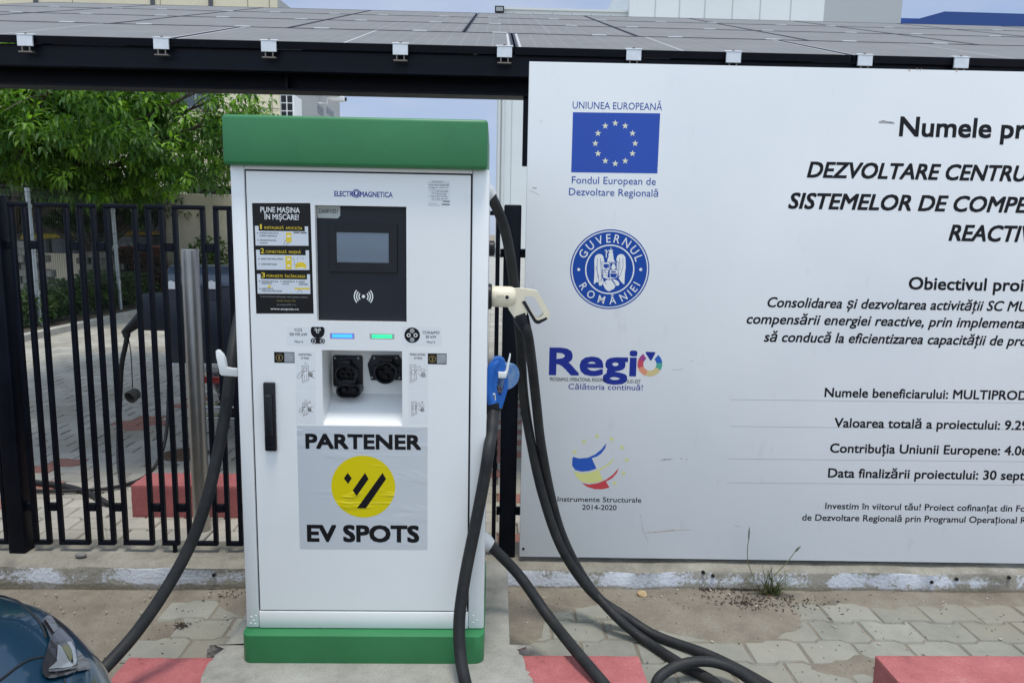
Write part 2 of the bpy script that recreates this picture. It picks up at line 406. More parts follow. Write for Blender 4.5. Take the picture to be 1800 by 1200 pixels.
PW, PD, PA = 0.20, 0.14, 0.0085
def jn(x):   # wavy long joint
    t = (x / PW) % 1.0
    if t < 0.10: return -PA + 2*PA*(t/0.10)
    if t < 0.50: return PA
    if t < 0.60: return PA - 2*PA*((t-0.5)/0.10)
    return -PA
def pavers(name, x0, x1, y0, y1, m, colour=None, skip=None, gap=0.0028):
    V, Fc, Mi = [], [], []
    k0 = int(math.floor(y0/PD)); k1 = int(math.ceil(y1/PD))
    for k in range(k0, k1):
        off = (k % 2) * PW/2 + 0.03
        i0 = int(math.floor((x0-off)/PW)); i1 = int(math.ceil((x1-off)/PW))
        for i in range(i0, i1):
            xa = off + i*PW; xb = xa + PW; cxx, cyy = (xa+xb)/2, (k+0.5)*PD
            if cyy + PD/2 > y1 + 0.001 or cyy - PD/2 < y0 - 0.001 or (skip and skip(cxx, cyy)): continue
            js = [0.0, 0.10, 0.50, 0.60, 1.0]
            # breakpoints of the wave inside this stone (its phase repeats every stone)
            ph = (off % PW)/PW
            bx = sorted({0.0, 1.0} | {((q - ph) % 1.0) for q in js})
            pts = [(xa + b*PW, k*PD + jn(xa + b*PW + 1e-6)) for b in bx] + [(xa + b*PW, (k+1)*PD + jn(xa + b*PW + 1e-6)) for b in bx[::-1]]
            h = rnd.uniform(-0.0022, 0.0022); tx = rnd.uniform(-.008, .008); ty = rnd.uniform(-.008, .008)
            n = len(pts); base = len(V)
            for ins, z in ((gap, -0.007), (gap + 0.0045, 0.0), ):
                for x, y in pts:
                    dx = cxx - x; dy = cyy - y
                    x2 = x + math.copysign(min(ins, abs(dx)), dx) if abs(abs(dx) - PW/2) < 0.002 else x
                    y2 = y + math.copysign(min(ins, abs(dy)), dy)
                    V.append((x2, y2, z + h + tx*(x2-cxx) + ty*(y2-cyy)))
            for x, y in pts[:]: pass
            for q in range(n):
                Fc.append((base+q, base+(q+1) % n, base+n+(q+1) % n, base+n+q)); Mi.append(0)
            Fc.append(tuple(range(base+n, base+2*n))); Mi.append(0)
            c = colour(cxx, cyy) if colour else 0
            for q in range(n+1): Mi[-1-q] = c
    me = bpy.data.meshes.new(name); me.from_pydata(V, [], Fc); me.update()
    for mm in m: me.materials.append(mm)
    me.polygons.foreach_set('material_index', Mi)
    o = bpy.data.objects.new(name, me); col.objects.link(o); return tag(o, kind='structure')
CY0, CY1 = 2.90, 3.16            # kerb wall front and back
CZ = 0.10
pavers('paving', -1.15, 3.4, 0.3, CY0, [PAVER])
def yc(x, y):
    if abs(x + 2.66) < 0.11 and y < 7.5 and rnd.random() < 0.27: return 1
    if abs(x - 0.07) < 0.11 and y < 8.5 and rnd.random() < 0.3: return 1
    if rnd.random() < 0.004: return 2
    return 0
pavers('yard_paving', -7.3, 5.2, CY1 - 0.1, 16.0, [PAVER_YARD, PAVER_RED, PAVER_PALE], yc)
# far part of the yard, plain
bm = B(); vs = [bm.verts.new(p) for p in ((-7.3, 15.9, -0.008), (30, 15.9, -0.008), (30, 60, -0.008), (-7.3, 60, -0.008))]; bm.faces.new(vs)
vs = [bm.verts.new(p) for p in ((5.1, 3.1, -0.006), (30, 3.1, -0.006), (30, 15.95, -0.006), (5.1, 15.95, -0.006))]; bm.faces.new(vs)
tag(obj('yard_apron', bm, noise_mat('pale_concrete', [(0.3, (0.34, 0.33, 0.30)), (0.7, (0.46, 0.45, 0.41))], 2)), kind='structure')

# drifted sand over the pavers
from mathutils import noise as mnoise
def sandz(x, y):
    p = onY  # unused
    z = -0.014 + 0.010*mnoise.fractal(Vector((x*1.7, y*2.4, 3.1)), 1.0, 2.0, 5) + 0.004*mnoise.noise(Vector((x*14, y*14, 1)))
    d = CY0 - y
    z += 0.019*math.exp(-(d/0.16)**2) * (1/(1 + math.exp(-(x + 0.75)/0.06)))                                           # along the kerb
    z += 0.026*math.exp(-((x-0.92)/0.33)**2 - ((y-2.70)/0.17)**2)                # drift below the weeds
    z += 0.020*math.exp(-((x-1.30)/0.25)**2 - ((y-2.36)/0.12)**2)
    z += 0.024*math.exp(-((x-0.08)/0.12)**2 - ((y-2.62)/0.30)**2)
    z += 0.030*math.exp(-((x+0.92)/0.16)**2 - ((y-2.80)/0.12)**2)                # heap left of the station
    k = 1/(1 + math.exp((x + 1.13)/0.02)); z = z*(1 - k) + k*(-0.006 + 0.25*z)      # smooth screed on the left, no stones under it
    return max(z, -0.0052) if x > -1.1 else z
bm = B(); nx, ny = 250, 110; X0, X1, Y0, Y1 = -3.4, 3.4, 1.4, CY0 + 0.01
grid = [[bm.verts.new((X0 + (X1-X0)*i/nx, Y0 + (Y1-Y0)*j/ny, sandz(X0 + (X1-X0)*i/nx, Y0 + (Y1-Y0)*j/ny))) for i in range(nx+1)] for j in range(ny+1)]
for j in range(ny):
    for i in range(nx): bm.faces.new((grid[j][i], grid[j][i+1], grid[j+1][i+1], grid[j+1][i]))
SANDTOP = noise_mat('drifted_sand', [(0.28, (0.145, 0.12, 0.092)), (0.5, (0.215, 0.185, 0.142)), (0.75, (0.28, 0.25, 0.20))], 6, bump=0.7, bs=200)
tag(obj('sand', bm, SANDTOP, smooth=180), kind='structure')

# kerb wall with flaking whitewash
def kerb_material():
    m = noise_mat('old_concrete', [(0.25, (0.13, 0.12, 0.095)), (0.5, (0.26, 0.24, 0.195)), (0.75, (0.38, 0.36, 0.305))], 6, bump=0.7, bs=70)
    nt = m.node_tree; N = nt.nodes; L = nt.links; p = N['Principled BSDF']; src = p.inputs['Base Color'].links[0].from_socket
    tc = N.new('ShaderNodeTexCoord'); sp = N.new('ShaderNodeSeparateXYZ'); L.new(tc.outputs['Object'], sp.inputs['Vector'])
    def mathn(op, a, b=None):
        q = N.new('ShaderNodeMath'); q.operation = op
        for i, v in enumerate((a, b)):
            if v is None: continue
            if isinstance(v, (int, float)): q.inputs[i].default_value = v
            else: L.new(v, q.inputs[i])
        return q.outputs[0]
    n1 = N.new('ShaderNodeTexNoise'); n1.inputs['Scale'].default_value = 2.6; n1.inputs['Detail'].default_value = 3; n1.noise_dimensions = '1D'; L.new(sp.outputs['X'], n1.inputs['W'])
    n2 = N.new('ShaderNodeTexNoise'); n2.inputs['Scale'].default_value = 75; n2.inputs['Detail'].default_value = 8; n2.inputs['Roughness'].default_value = 0.75; L.new(tc.outputs['Object'], n2.inputs['Vector'])
    n3 = N.new('ShaderNodeTexNoise'); n3.inputs['Scale'].default_value = 9; n3.inputs['Detail'].default_value = 6; L.new(tc.outputs['Object'], n3.inputs['Vector'])
    band = mathn('SUBTRACT', 1.0, mathn('MULTIPLY', mathn('ABSOLUTE', mathn('SUBTRACT', sp.outputs['Z'], 0.046)), 17.0))
    s = mathn('ADD', mathn('MULTIPLY', band, 0.9), mathn('MULTIPLY', mathn('SUBTRACT', n1.outputs['Fac'], 0.44), 3.6))
    s = mathn('ADD', s, mathn('MULTIPLY', mathn('SUBTRACT', n3.outputs['Fac'], 0.5), 2.0)); s = mathn('ADD', s, mathn('MULTIPLY', mathn('SUBTRACT', n2.outputs['Fac'], 0.5), 3.0))
    r = N.new('ShaderNodeValToRGB'); r.color_ramp.elements[0].position = 0.58; r.color_ramp.elements[0].color = (0,0,0,1); r.color_ramp.elements[1].position = 1.0; r.color_ramp.elements[1].color = (0.9,)*3 + (1,); L.new(s, r.inputs['Fac'])
    geo = N.new('ShaderNodeNewGeometry'); sg = N.new('ShaderNodeSeparateXYZ'); L.new(geo.outputs['Normal'], sg.inputs['Vector'])
    ft = mathn('LESS_THAN', sg.outputs['Z'], 0.6); fac = mathn('MULTIPLY', r.outputs['Color'], ft)
    mx = N.new('ShaderNodeMixRGB'); mx.inputs[2].default_value = (0.55, 0.58, 0.63, 1); L.new(fac, mx.inputs['Fac']); L.new(src, mx.inputs[1])
    # brown foot with a ragged upper edge
    d = mathn('MULTIPLY', mathn('SUBTRACT', mathn('ADD', 0.022, mathn('MULTIPLY', mathn('SUBTRACT', n3.outputs['Fac'], 0.5), 0.05)), sp.outputs['Z']), 120.0)
    q = N.new('ShaderNodeClamp'); L.new(d, q.inputs['Value']); fq = mathn('MULTIPLY', mathn('MULTIPLY', q.outputs[0], 0.75), ft)
    m2 = N.new('ShaderNodeMixRGB'); m2.inputs[2].default_value = (0.17, 0.145, 0.105, 1); L.new(fq, m2.inputs['Fac']); L.new(mx.outputs['Color'], m2.inputs[1]); L.new(m2.outputs['Color'], p.inputs['Base Color'])
    return m
KERB = kerb_material()
bm = B()
prof = [(CY0, -0.03), (CY0, 0.078), (CY0 + 0.004, 0.086), (CY0 + 0.022, 0.094), (CY0 + 0.05, CZ), (CY1 - 0.015, CZ + 0.002), (CY1, CZ - 0.01), (CY1, -0.03)]
nseg = 160; rows = []
for i in range(nseg + 1):
    x = -4.2 + 9.4*i/nseg
    rows.append([bm.verts.new((x, y + (0.005*mnoise.fractal(Vector((x*3, k*2.7, 0)), 1, 2, 4)), z + 0.005*mnoise.fractal(Vector((x*4, k*1.9, 7)), 1, 2, 4))) for k, (y, z) in enumerate(prof)])
for a, b in zip(rows, rows[1:]):
    for k in range(len(prof) - 1): bm.faces.new((a[k], b[k], b[k+1], a[k+1]))
bm.faces.new(rows[0]); bm.faces.new(rows[-1][::-1])
kb = obj('kerb_wall', bm, KERB, smooth=40)
tag(kb, 'low concrete kerb wall with flaking whitewash under the fence and billboard', 'kerb wall')
bm = B()
for px, py in ((1253, 1011), (1236, 1005), (1637, 1022), (1681, 1017), (1773, 1014), (376, 1010)):
    p = onY(px, py, CY0 - 0.002); lathe(bm, (p.x, CY0 + 0.002, p.z), (0, -1, 0), [(0, 0.0068), (0.0105, 0.0068), (0.0095, 0.005)], 12)
obj_each('drill_hole', bm, BLACK_HOLE, kb)

# concrete pad of the station
PADM = noise_mat('poured_concrete', [(0.25, (0.17, 0.165, 0.145)), (0.5, (0.30, 0.29, 0.255)), (0.8, (0.39, 0.38, 0.34))], 7, bump=0.6, bs=60)
PAD = None
def build_pad():
    z = PAD_Z
    def g(px, py, zz=z): v = onZ(px, py, zz); return (v.x, v.y)
    t = thing('concrete_pad', (cxm, 2.3, 0), 'rough poured concrete pad under the charging station', 'concrete pad')
    # upper slab, straight right edge
    rx = (g(892, 1050)[0] + g(899, 1140)[0]) / 2
    lx = (g(398, 1140)[0] + g(424, 1075)[0]) / 2
    bm = B(); prism(bm, [(lx, 1.9, -0.01), (rx, 1.9, -0.01), (rx, CY0 + 0.0, -0.01), (lx, CY0 + 0.0, -0.01)], (0, 0, z + 0.009), 0.008, 2)
    bmesh.ops.subdivide_edges(bm, edges=bm.edges[:], cuts=2, use_grid_fill=True)
    obj('slab', bm, PADM, t, 40)
    # mortar collar bulging out in front
    out = [(350, 1215), (356, 1190), (372, 1160), (400, 1140), (402, 1136), (899, 1136), (905, 1142), (921, 1160), (925, 1185), (939, 1200), (940, 1230)]
    bm = B(); top = [g(x, y, z - 0.004) for x, y in out]
    n = 60; cols = []
    poly = []
    P = [Vector((a, b, 0)) for a, b in top]; P = catmull(P, 5)
    ring = [Vector((p.x + 0.006*mnoise.noise(Vector((p.x*22, p.y*22, 0))), p.y + 0.006*mnoise.noise(Vector((p.x*22, p.y*22, 5))), 0)) for p in P]
    ring = [Vector((ring[0].x, 1.80, 0))] + ring + [Vector((ring[-1].x, 1.80, 0))]
    va = [bm.verts.new((p.x, p.y, z + 0.003)) for p in ring]; vb = []
    cen = Vector((sum(p.x for p in ring)/len(ring), sum(p.y for p in ring)/len(ring), 0))
    for p in ring:
        d = (p - cen).normalized(); vb.append(bm.verts.new((p.x + d.x*0.022, p.y + d.y*0.022, -0.01)))
    bm.faces.new(va)
    for i in range(len(ring)): j = (i+1) % len(ring); bm.faces.new((va[i], vb[i], vb[j], va[j]))
    bmesh.ops.bevel(bm, geom=[e for e in bm.edges if all(v in va for v in e.verts)], offset=0.012, segments=3, profile=0.5, affect='EDGES')
    obj('mortar_collar', bm, PADM, t, 50)
    # low strip where it steps down at the very front
    a = g(395, 1197, z - 0.02); b = g(650, 1200, z - 0.02)
    return t
REDM = noise_mat('worn_red_paint', [(0.24, (0.17, 0.05, 0.045)), (0.37, (0.36, 0.10, 0.10)), (0.6, (0.42, 0.128, 0.128)), (0.8, (0.48, 0.22, 0.21))], 9, rough=0.7, bump=0.5, bs=110)
def stop_block(x0, x1, y0, y1, z1, label, m=None, ch=0.006):
    bm = B(); box(bm, x0, x1, y0, y1, -0.012, z1, ch, 2)
    bmesh.ops.subdivide_edges(bm, edges=[e for e in bm.edges if e.calc_length() > 0.1], cuts=8, use_grid_fill=True)
    for v in bm.verts: v.co += Vector((mnoise.noise(v.co*30), mnoise.noise(v.co*30 + Vector((5,0,0))), mnoise.noise(v.co*30 + Vector((0,9,0))))) * 0.0022
    o = obj('parking_stop', bm, m or REDM, None, 40, origin=((x0+x1)/2, (y0+y1)/2, 0))
    return tag(o, label, 'parking stop', 'red painted parking stop blocks')
ZB = 0.115
a = onZ(227, 1154, ZB); b = onZ(375, 1152, ZB)
stop_block(a.x, b.x + 0.02, a.y - 0.16, a.y, ZB, 'red concrete parking stop cut off by the pad, between the blue car and the station')
a = onZ(905, 1150, ZB); b = onZ(1123, 1150, ZB)
stop_block(a.x - 0.06, b.x, a.y - 0.16, a.y, ZB, 'red concrete parking stop crossed by a black cable, right of the station pad')
a = onZ(1537, 1150, ZB)
stop_block(a.x, a.x + 1.6, a.y - 0.20, a.y, ZB, 'long red concrete parking stop below the billboard, its end face showing')
a = onZ(229, 852, 0.17); c = onZ(398, 838, 0.17)
stop_block(a.x, a.x + 0.56, a.y, a.y + 0.20, 0.17, 'red concrete parking stop behind the fence at the foot of the steel bollard')

# loose bits
bm = B(); p = onZ(1129, 1046, 0.012)
bmesh.ops.create_icosphere(bm, subdivisions=2, radius=0.022)
for v in bm.verts:
    v.co = Vector((v.co.x*1.0, v.co.y*0.8, v.co.z*0.75)) * (1 + 0.28*mnoise.noise(v.co*60)); v.co += Vector((p.x, p.y, 0.017))
tag(obj('stone', bm, mat('tan_stone', (0.52, 0.36, 0.19), 0.7, var=0.25, vs=40), None, None, origin=(p.x, p.y, 0)), 'small tan stone lying on the paving by the kerb wall', 'stone')
bm = B(); p = onZ(142, 975, CZ + 0.012); bmesh.ops.create_icosphere(bm, subdivisions=3, radius=0.024)
for v in bm.verts: v.co = Vector((v.co.x, v.co.y*0.6, v.co.z*0.45)) + Vector((p.x, p.y, CZ + 0.012))
tag(obj('stone', bm, mat('grey_stone', (0.20, 0.195, 0.18), 0.75, var=0.2, vs=40), None, 60, origin=(p.x, p.y, CZ)), 'flat grey stone lying on top of the kerb wall by the fence post', 'stone')
LIT = mat('dry_debris', (0.045, 0.028, 0.022), 0.9, var=0.5, vs=30)
bm = B()
for (px, py, n, sx, sy) in ((1305, 1030, 150, .06, .02), (1245, 1041, 45, .03, .015), (1340, 1058, 260, .15, .05), (1310, 1068, 60, .03, .02), (318, 1100, 60, .014, .012), (400, 1046, 40, .05, .04)):
    c = onZ(px, py, 0.0)
    for _ in range(n):
        x = c.x + rnd.gauss(0, sx); y = min(c.y + rnd.gauss(0, sy), CY0 - 0.01); z = max(sandz(x, y), 0.001) + 0.002
        a = rnd.uniform(0, 6.3); L = rnd.uniform(0.004, 0.013)
        tube(bm, [(x, y, z), (x + L*math.cos(a), y + L*math.sin(a), z + rnd.uniform(-.001, .005))], rnd.uniform(0.0008, 0.0022), 4)
for _ in range(420):
    x = rnd.uniform(-1.9, 2.1); y = rnd.uniform(2.0, CY0 - 0.01)
    if -0.86 < x < 0.05 and y < 2.8: continue
    z = max(sandz(x, y), 0.001) + 0.001; a = rnd.uniform(0, 6.3); L = rnd.uniform(0.002, 0.007)
    tube(bm, [(x, y, z), (x + L*math.cos(a), y + L*math.sin(a), z + 0.001)], rnd.uniform(0.0006, 0.002), 4)
tag(obj('debris', bm, LIT), kind='stuff', label='dark dry plant debris and crumbs scattered over the sand', cat='debris')
bm = B()
for _ in range(160):
    x = rnd.uniform(-1.9, 2.1); y = min(CY0 - abs(rnd.gauss(0, .28)) - 0.02, CY0 - 0.01)
    if -0.86 < x < 0.05 and y < 2.8: continue
    r = rnd.uniform(0.002, 0.0065); z = max(sandz(x, y), 0.0) + r*0.4
    mtx = Matrix.Translation((x, y, z)) @ Matrix.Rotation(rnd.uniform(0, 6), 4, 'Z') @ Matrix.Diagonal((r*1.3, r, r*.7, 1))
    bmesh.ops.create_icosphere(bm, subdivisions=1, radius=1, matrix=mtx)
tag(obj('gravel', bm, mat('gravel', (0.40, 0.36, 0.29), 0.8, var=0.4, vs=25)), kind='stuff', label='small pale grit scattered along the kerb wall', cat='gravel')

# grass weed growing at the kerb
wp = onZ(1345, 1030, 0.01)
WD = thing('weed', (wp.x, CY0 - 0.03, 0.01), 'grassy weed with two seed heads growing at the foot of the kerb wall', 'weed')
def blade(bm, p0, d, L, w, bend, n=6):
    d = Vector(d).normalized(); s = d.cross(Vector((0, 0, 1))); s = s.normalized() if s.length > 0.01 else Vector((1, 0, 0)); prev = None; p = Vector(p0)
    for k in range(n + 1):
        t = k/n; ww = w*(1 - t)**0.7 + 0.0002
        a, b = bm.verts.new(p - s*ww), bm.verts.new(p + s*ww)
        if prev: bm.faces.new((prev[0], prev[1], b, a))
        prev = (a, b); d = (d + Vector((0, 0, -bend))/n).normalized(); p = p + d*(L/n)
bm = B(); Wy = CY0 - 0.035
for _ in range(70):
    a = rnd.uniform(0, math.pi*2); e = rnd.uniform(0.5, 1.5)
    blade(bm, (wp.x + rnd.gauss(0, .022), Wy + rnd.gauss(0, .008), 0.01), (math.cos(a)*0.8, -abs(math.sin(a))*0.35, e), rnd.uniform(.06, .19), rnd.uniform(.0018, .0036), rnd.uniform(0.1, .9))
GRASS = mat('weed_green', (0.10, 0.15, 0.045), 0.6, var=0.35, vs=30, dark=(0.12, 0.10, 0.045))
obj('leaf_blade', bm, GRASS, WD)
bm = B()
st1 = [onY(1326, 1018, Wy), onY(1315, 988, Wy), onY(1314, 965, Wy), onY(1316, 948, Wy)]
st2 = [onY(1352, 1018, Wy), onY(1372, 1000, Wy), onY(1388, 982, Wy), onY(1398, 968, Wy)]
for s in (st1, st2): tube(bm, s, 0.0017, 5, 4)
tube(bm, [onY(1380, 1028, Wy), onY(1381, 1012, Wy), onY(1380, 1004, Wy), onY(1388, 1002, Wy)], 0.0008, 5, 4)
obj('stem', bm, GRASS, WD)
for a, b in (((1316, 950), (1317, 928)), ((1396, 971), (1405, 962))):
    bm = B(); A_ = onY(*a, Wy); B_ = onY(*b, Wy); d = (B_ - A_)
    for k in range(40):
        t = k/40; p = A_ + d*t; an = k*2.4; r = 0.006*math.sin(math.pi*min(t + 0.12, 1))**0.6
        o_ = Vector((math.cos(an), math.sin(an), 0)) * r
        blade(bm, p, o_*60 + d.normalized()*0.8, 0.014, 0.0012, 0.0, 2)
    obj('seed_head', bm, mat('seed_green', (0.10, 0.12, 0.055), 0.7), WD)
bm = B()
for _ in range(30):
    a = rnd.uniform(0, 6.3); blade(bm, (wp.x + rnd.gauss(0, .035), Wy + rnd.gauss(0, .012), 0.012), (math.cos(a), -abs(math.sin(a))*.5, .25), rnd.uniform(.02, .06), .0012, .6, 4)
obj('dry_blade', bm, mat('dry_straw', (0.24, 0.13, 0.06), 0.8), WD)
gp2 = onY(190, 944, 3.13)
bm = B()
for _ in range(14): blade(bm, (gp2.x + rnd.gauss(0, .02), 3.19 + rnd.gauss(0, .006), 0.0), (rnd.gauss(0, .25), 0, 1), rnd.uniform(.08, .17), .0015, .25)
tag(obj('weed', bm, GRASS, None, None, origin=(gp2.x, 3.19, 0)), 'thin tuft of grass growing behind the kerb wall under the fence', 'weed')
# ================================================================== the charging station
FY = 2.19
CP = Plane((0, FY, 0))
def cx(px, py): return CP.hit(px, py).x
def cz(px, py): return CP.hit(px, py).y
xL = (cx(405, 300) + cx(432, 1100)) / 2; xR = (cx(860, 300) + cx(851, 1100)) / 2
zB = (cz(432, 1104) + cz(850, 1104)) / 2; zT = (cz(400, 290) + cz(858, 297)) / 2
pb = onY(640, 1167, FY - 0.045); PAD_Z = pb.z
DEPTH = 0.50; BY = FY + DEPTH
cxm = (xL + xR) / 2
CH = thing('charging_station', (cxm, FY + DEPTH/2, PAD_Z), 'white and green fast charging station with yellow round logo and two dark sockets', 'charging station')
# door outline
dx0 = (cx(433, 302) + cx(457, 1072)) / 2; dx1 = (cx(825, 308) + cx(823, 1072)) / 2
dz1 = (cz(434, 301) + cz(825, 308)) / 2; dz0 = cz(640, 1072)
GAP = 0.0048
bm = B()
# pillars, rails, sides, back
box(bm, xL, dx0 - GAP, FY, FY + 0.05, zB, zT, 0.006)
box(bm, dx1 + GAP, xR, FY, FY + 0.05, zB, zT, 0.006)
box(bm, dx0 - GAP + 0.0004, dx1 + GAP - 0.0004, FY + 0.001, FY + 0.049, dz1 + GAP, zT - 0.0005, 0.002)
box(bm, dx0 - GAP + 0.0004, dx1 + GAP - 0.0004, FY - 0.002, FY + 0.049, zB + 0.001, dz0 - GAP, 0.003)
box(bm, xL + 0.0015, xL + 0.02, FY + 0.0505, BY, zB, zT, 0.001)
box(bm, xR - 0.02, xR - 0.0015, FY + 0.0505, BY, zB, zT, 0.001)
box(bm, xL + 0.0205, xR - 0.0205, BY - 0.02, BY - 0.002, zB, zT, 0.001)
obj('body', bm, WHITE, CH, 40)
bm = B(); box(bm, xL + 0.022, xR - 0.022, FY + 0.17, FY + 0.19, zB, zT)
obj('inner_bulkhead', bm, BLACK_HOLE, CH)
# dome bolts at the foot of the pillars
bm = B()
for (px, py) in ((442, 1084), (450, 1082), (446, 1090), (441, 1095), (449, 1096), (832, 1082), (838, 1090), (832, 1094)):
    p = CP.hit(px, py); lathe(bm, (p.x, FY + 0.001, p.y), (0, -1, 0), [(0, 0.0042), (0.0012, 0.0036), (0.0018, 0.002), (0.0019, 0.0002)], 10)
obj_each('rivet', bm, WHITE_DULL, CH, 60)
# roof cap and plinth
capF = FY - 0.028; KP = Plane((0, capF, 0))
ca0 = (KP.hit(388, 205).x + KP.hit(391, 288).x)/2; ca1 = (KP.hit(858, 210).x + KP.hit(857, 295).x)/2
kz1 = (KP.hit(388, 201).y + KP.hit(858, 209).y)/2; kz0 = (KP.hit(390, 289).y + KP.hit(857, 298).y)/2
bm = B(); box(bm, ca0, ca1, capF, BY + 0.03, kz0, kz1, 0.011, 4)
obj('roof_cap', bm, GREEN, CH, 40)
bm = B(); pts = rrect(xL - 0.003, xR + 0.002, FY - 0.045, BY + 0.01, 0.03, 6)
prism(bm, [(x, y, PAD_Z + 0.002) for x, y in pts], (0, 0, zB - PAD_Z - 0.003), 0.0025, 2)
obj('plinth', bm, GREEN, CH, 40)

# door: a plate with two openings
hx0, hx1 = (cx(551, 361) + cx(559, 566))/2, (cx(714, 364) + cx(715, 566))/2
hz1, hz0 = (cz(551, 360) + cz(714, 364))/2, (cz(558, 564) + cz(715, 567))/2
sx0, sx1 = (cx(566, 618) + cx(568, 746))/2, (cx(707, 618) + cx(707, 746))/2
sz1, sz0 = (cz(566, 615) + cz(707, 617))/2, (cz(568, 747) + cz(707, 749))/2
bm = B(); DT = 0.018
xs = sorted([dx0, dx1, hx0, hx1, sx0, sx1]); zs = sorted([dz0, dz1, hz0, hz1, sz0, sz1])
def inside(x, z): return (hx0 < x < hx1 and hz0 < z < hz1) or (sx0 < x < sx1 and sz0 < z < sz1)
vc = {}
def gv(x, z):
    k = (round(x, 6), round(z, 6))
    if k not in vc: vc[k] = bm.verts.new((x, FY, z))
    return vc[k]
for xa, xb in zip(xs, xs[1:]):
    for za, zb in zip(zs, zs[1:]):
        if not inside((xa+xb)/2, (za+zb)/2): bm.faces.new((gv(xa, za), gv(xb, za), gv(xb, zb), gv(xa, zb)))
ret = bmesh.ops.extrude_face_region(bm, geom=bm.faces[:])
bmesh.ops.translate(bm, verts=[e for e in ret['geom'] if isinstance(e, bmesh.types.BMVert)], vec=(0, DT, 0))
DOOR = obj('door', bm, WHITE, CH)
bm = B()
for a in ((dx0 - 0.012, dx0 - 0.0005, dz0 - 0.012, dz1 + 0.012), (dx1 + 0.0005, dx1 + 0.012, dz0 - 0.012, dz1 + 0.012)):
    box(bm, a[0], a[1], FY + 0.006, FY + 0.010, a[2], a[3])
box(bm, dx0, dx1, FY + 0.006, FY + 0.010, dz1 + 0.0005, dz1 + 0.012); box(bm, dx0, dx1, FY + 0.006, FY + 0.010, dz0 - 0.012, dz0 - 0.0005)
obj('gap_shade', bm, BLACK_HOLE, CH)  # black strips behind the door gap, put in for its shade

# display recess with dark panel set back in it
REC = 0.030
bm = B()
t = 0.003
box(bm, hx0 - t, hx0 - 0.0002, FY + DT, FY + REC, hz0 - t, hz1 + t); box(bm, hx1 + 0.0002, hx1 + t, FY + DT, FY + REC, hz0 - t, hz1 + t)
box(bm, hx0, hx1, FY + DT, FY + REC, hz1 + 0.0002, hz1 + t); box(bm, hx0, hx1, FY + DT, FY + REC, hz0 - t, hz0 - 0.0002)
obj('recess_lining', bm, WHITE, CH)
PANEL_M = mat('charcoal_panel', (0.013, 0.015, 0.022), 0.36, var=0.12, vs=4, bump=0.03, bs=300, spec=0.3)
bm = B(); box(bm, hx0 - 0.001, hx1 + 0.001, FY + REC - 0.006, FY + REC + 0.004, hz0 - 0.001, hz1 + 0.001)
PAN = obj('display_panel', bm, PANEL_M, CH)
DP = Plane((0, FY + REC - 0.006, 0))
# bezel
a = DP.hit(578, 392); b = DP.hit(699, 480)
c = DP.hit(592, 408); d = DP.hit(684, 462)
bm = B()
def frame(bm, x0, x1, z0, z1, ix0, ix1, iz0, iz1, ya, yb):
    box(bm, x0, ix0, ya, yb, z0, z1, 0.002); box(bm, ix1, x1, ya, yb, z0, z1, 0.002)
    box(bm, ix0 - 0.001, ix1 + 0.001, ya + 0.0003, yb, iz1, z1 - 0.0003, 0.0015); box(bm, ix0 - 0.001, ix1 + 0.001, ya + 0.0003, yb, z0 + 0.0003, iz0, 0.0015)
frame(bm, a.x, b.x, b.y, a.y, c.x, d.x, d.y, c.y, FY + REC - 0.0135, FY + REC - 0.0062)
obj('screen_bezel', bm, BLACK_PL, PAN)
SCREEN_M = mat('screen_glass', (0.12, 0.16, 0.21), 0.12, var=0.05, vs=3, coat=0.6)  # grey-blue base colour carries the sky reflected in the switched-off screen
bm = B(); box(bm, c.x - 0.0008, d.x + 0.0008, FY + REC - 0.0105, FY + REC - 0.0063, d.y - 0.0008, c.y + 0.0008)
obj('screen', bm, SCREEN_M, PAN)
# contactless symbol
bm = B(); px, py = 639, 521
flat_disc(bm, DP, px, py, 3.0, 0.0008, 20)
for r in (8, 12, 16):
    flat_ring(bm, DP, px, py, r - 1.0, r + 1.0, 0.0008, -42, 42); flat_ring(bm, DP, px, py, r - 1.0, r + 1.0, 0.0008, 138, 222)
link_flat('contactless_symbol', bm, INK_WHITE, PAN, DP)
# handwritten number tag
tg = sheet(DP, 0, 0, 0, 0, 'number_tag', mat('paper_tag', (0.46, 0.49, 0.47), 0.6, var=0.08, vs=20), PAN, 0.0008, quad=[(558, 383), (594, 384), (598, 379), (598, 362), (557, 361)])
lettering('handwriting', DP, '226001021', 559, 375, 594, 374, 7, INK, tg, off=0.006, shear=0.25, eps=0.0016)

# socket recess
SD = 0.135; bz = CP.hit(640, 748).y
SB = Plane((0, FY + SD, 0)); fz = SB.hit(640, 692).y
bm = B(); q = 0.002
box(bm, sx0 - q, sx0 - 0.0002, FY + DT, FY + SD, sz0 - q, sz1 + q); box(bm, sx1 + 0.0002, sx1 + q, FY + DT, FY + SD, sz0 - q, sz1 + q)
box(bm, sx0, sx1, FY + DT, FY + SD, sz1 + 0.0002, sz1 + q); box(bm, sx0 - q, sx1 + q, FY + SD, FY + SD + 0.003, sz0 - q, sz1 + q)
prism(bm, [(sx0, FY + 0.001, sz0 + 0.0006), (sx0, FY + SD - 0.0004, fz), (sx0, FY + SD - 0.0004, sz0 + 0.0003), (sx0, FY + 0.001, sz0 + 0.0003)], (sx1 - sx0, 0, 0))
obj('socket_recess', bm, WHITE, CH)
def circ(cx_, cz_, rx, rz, n=28): return [(cx_ + rx*math.cos(2*math.pi*k/n), cz_ + rz*math.sin(2*math.pi*k/n)) for k in range(n)]
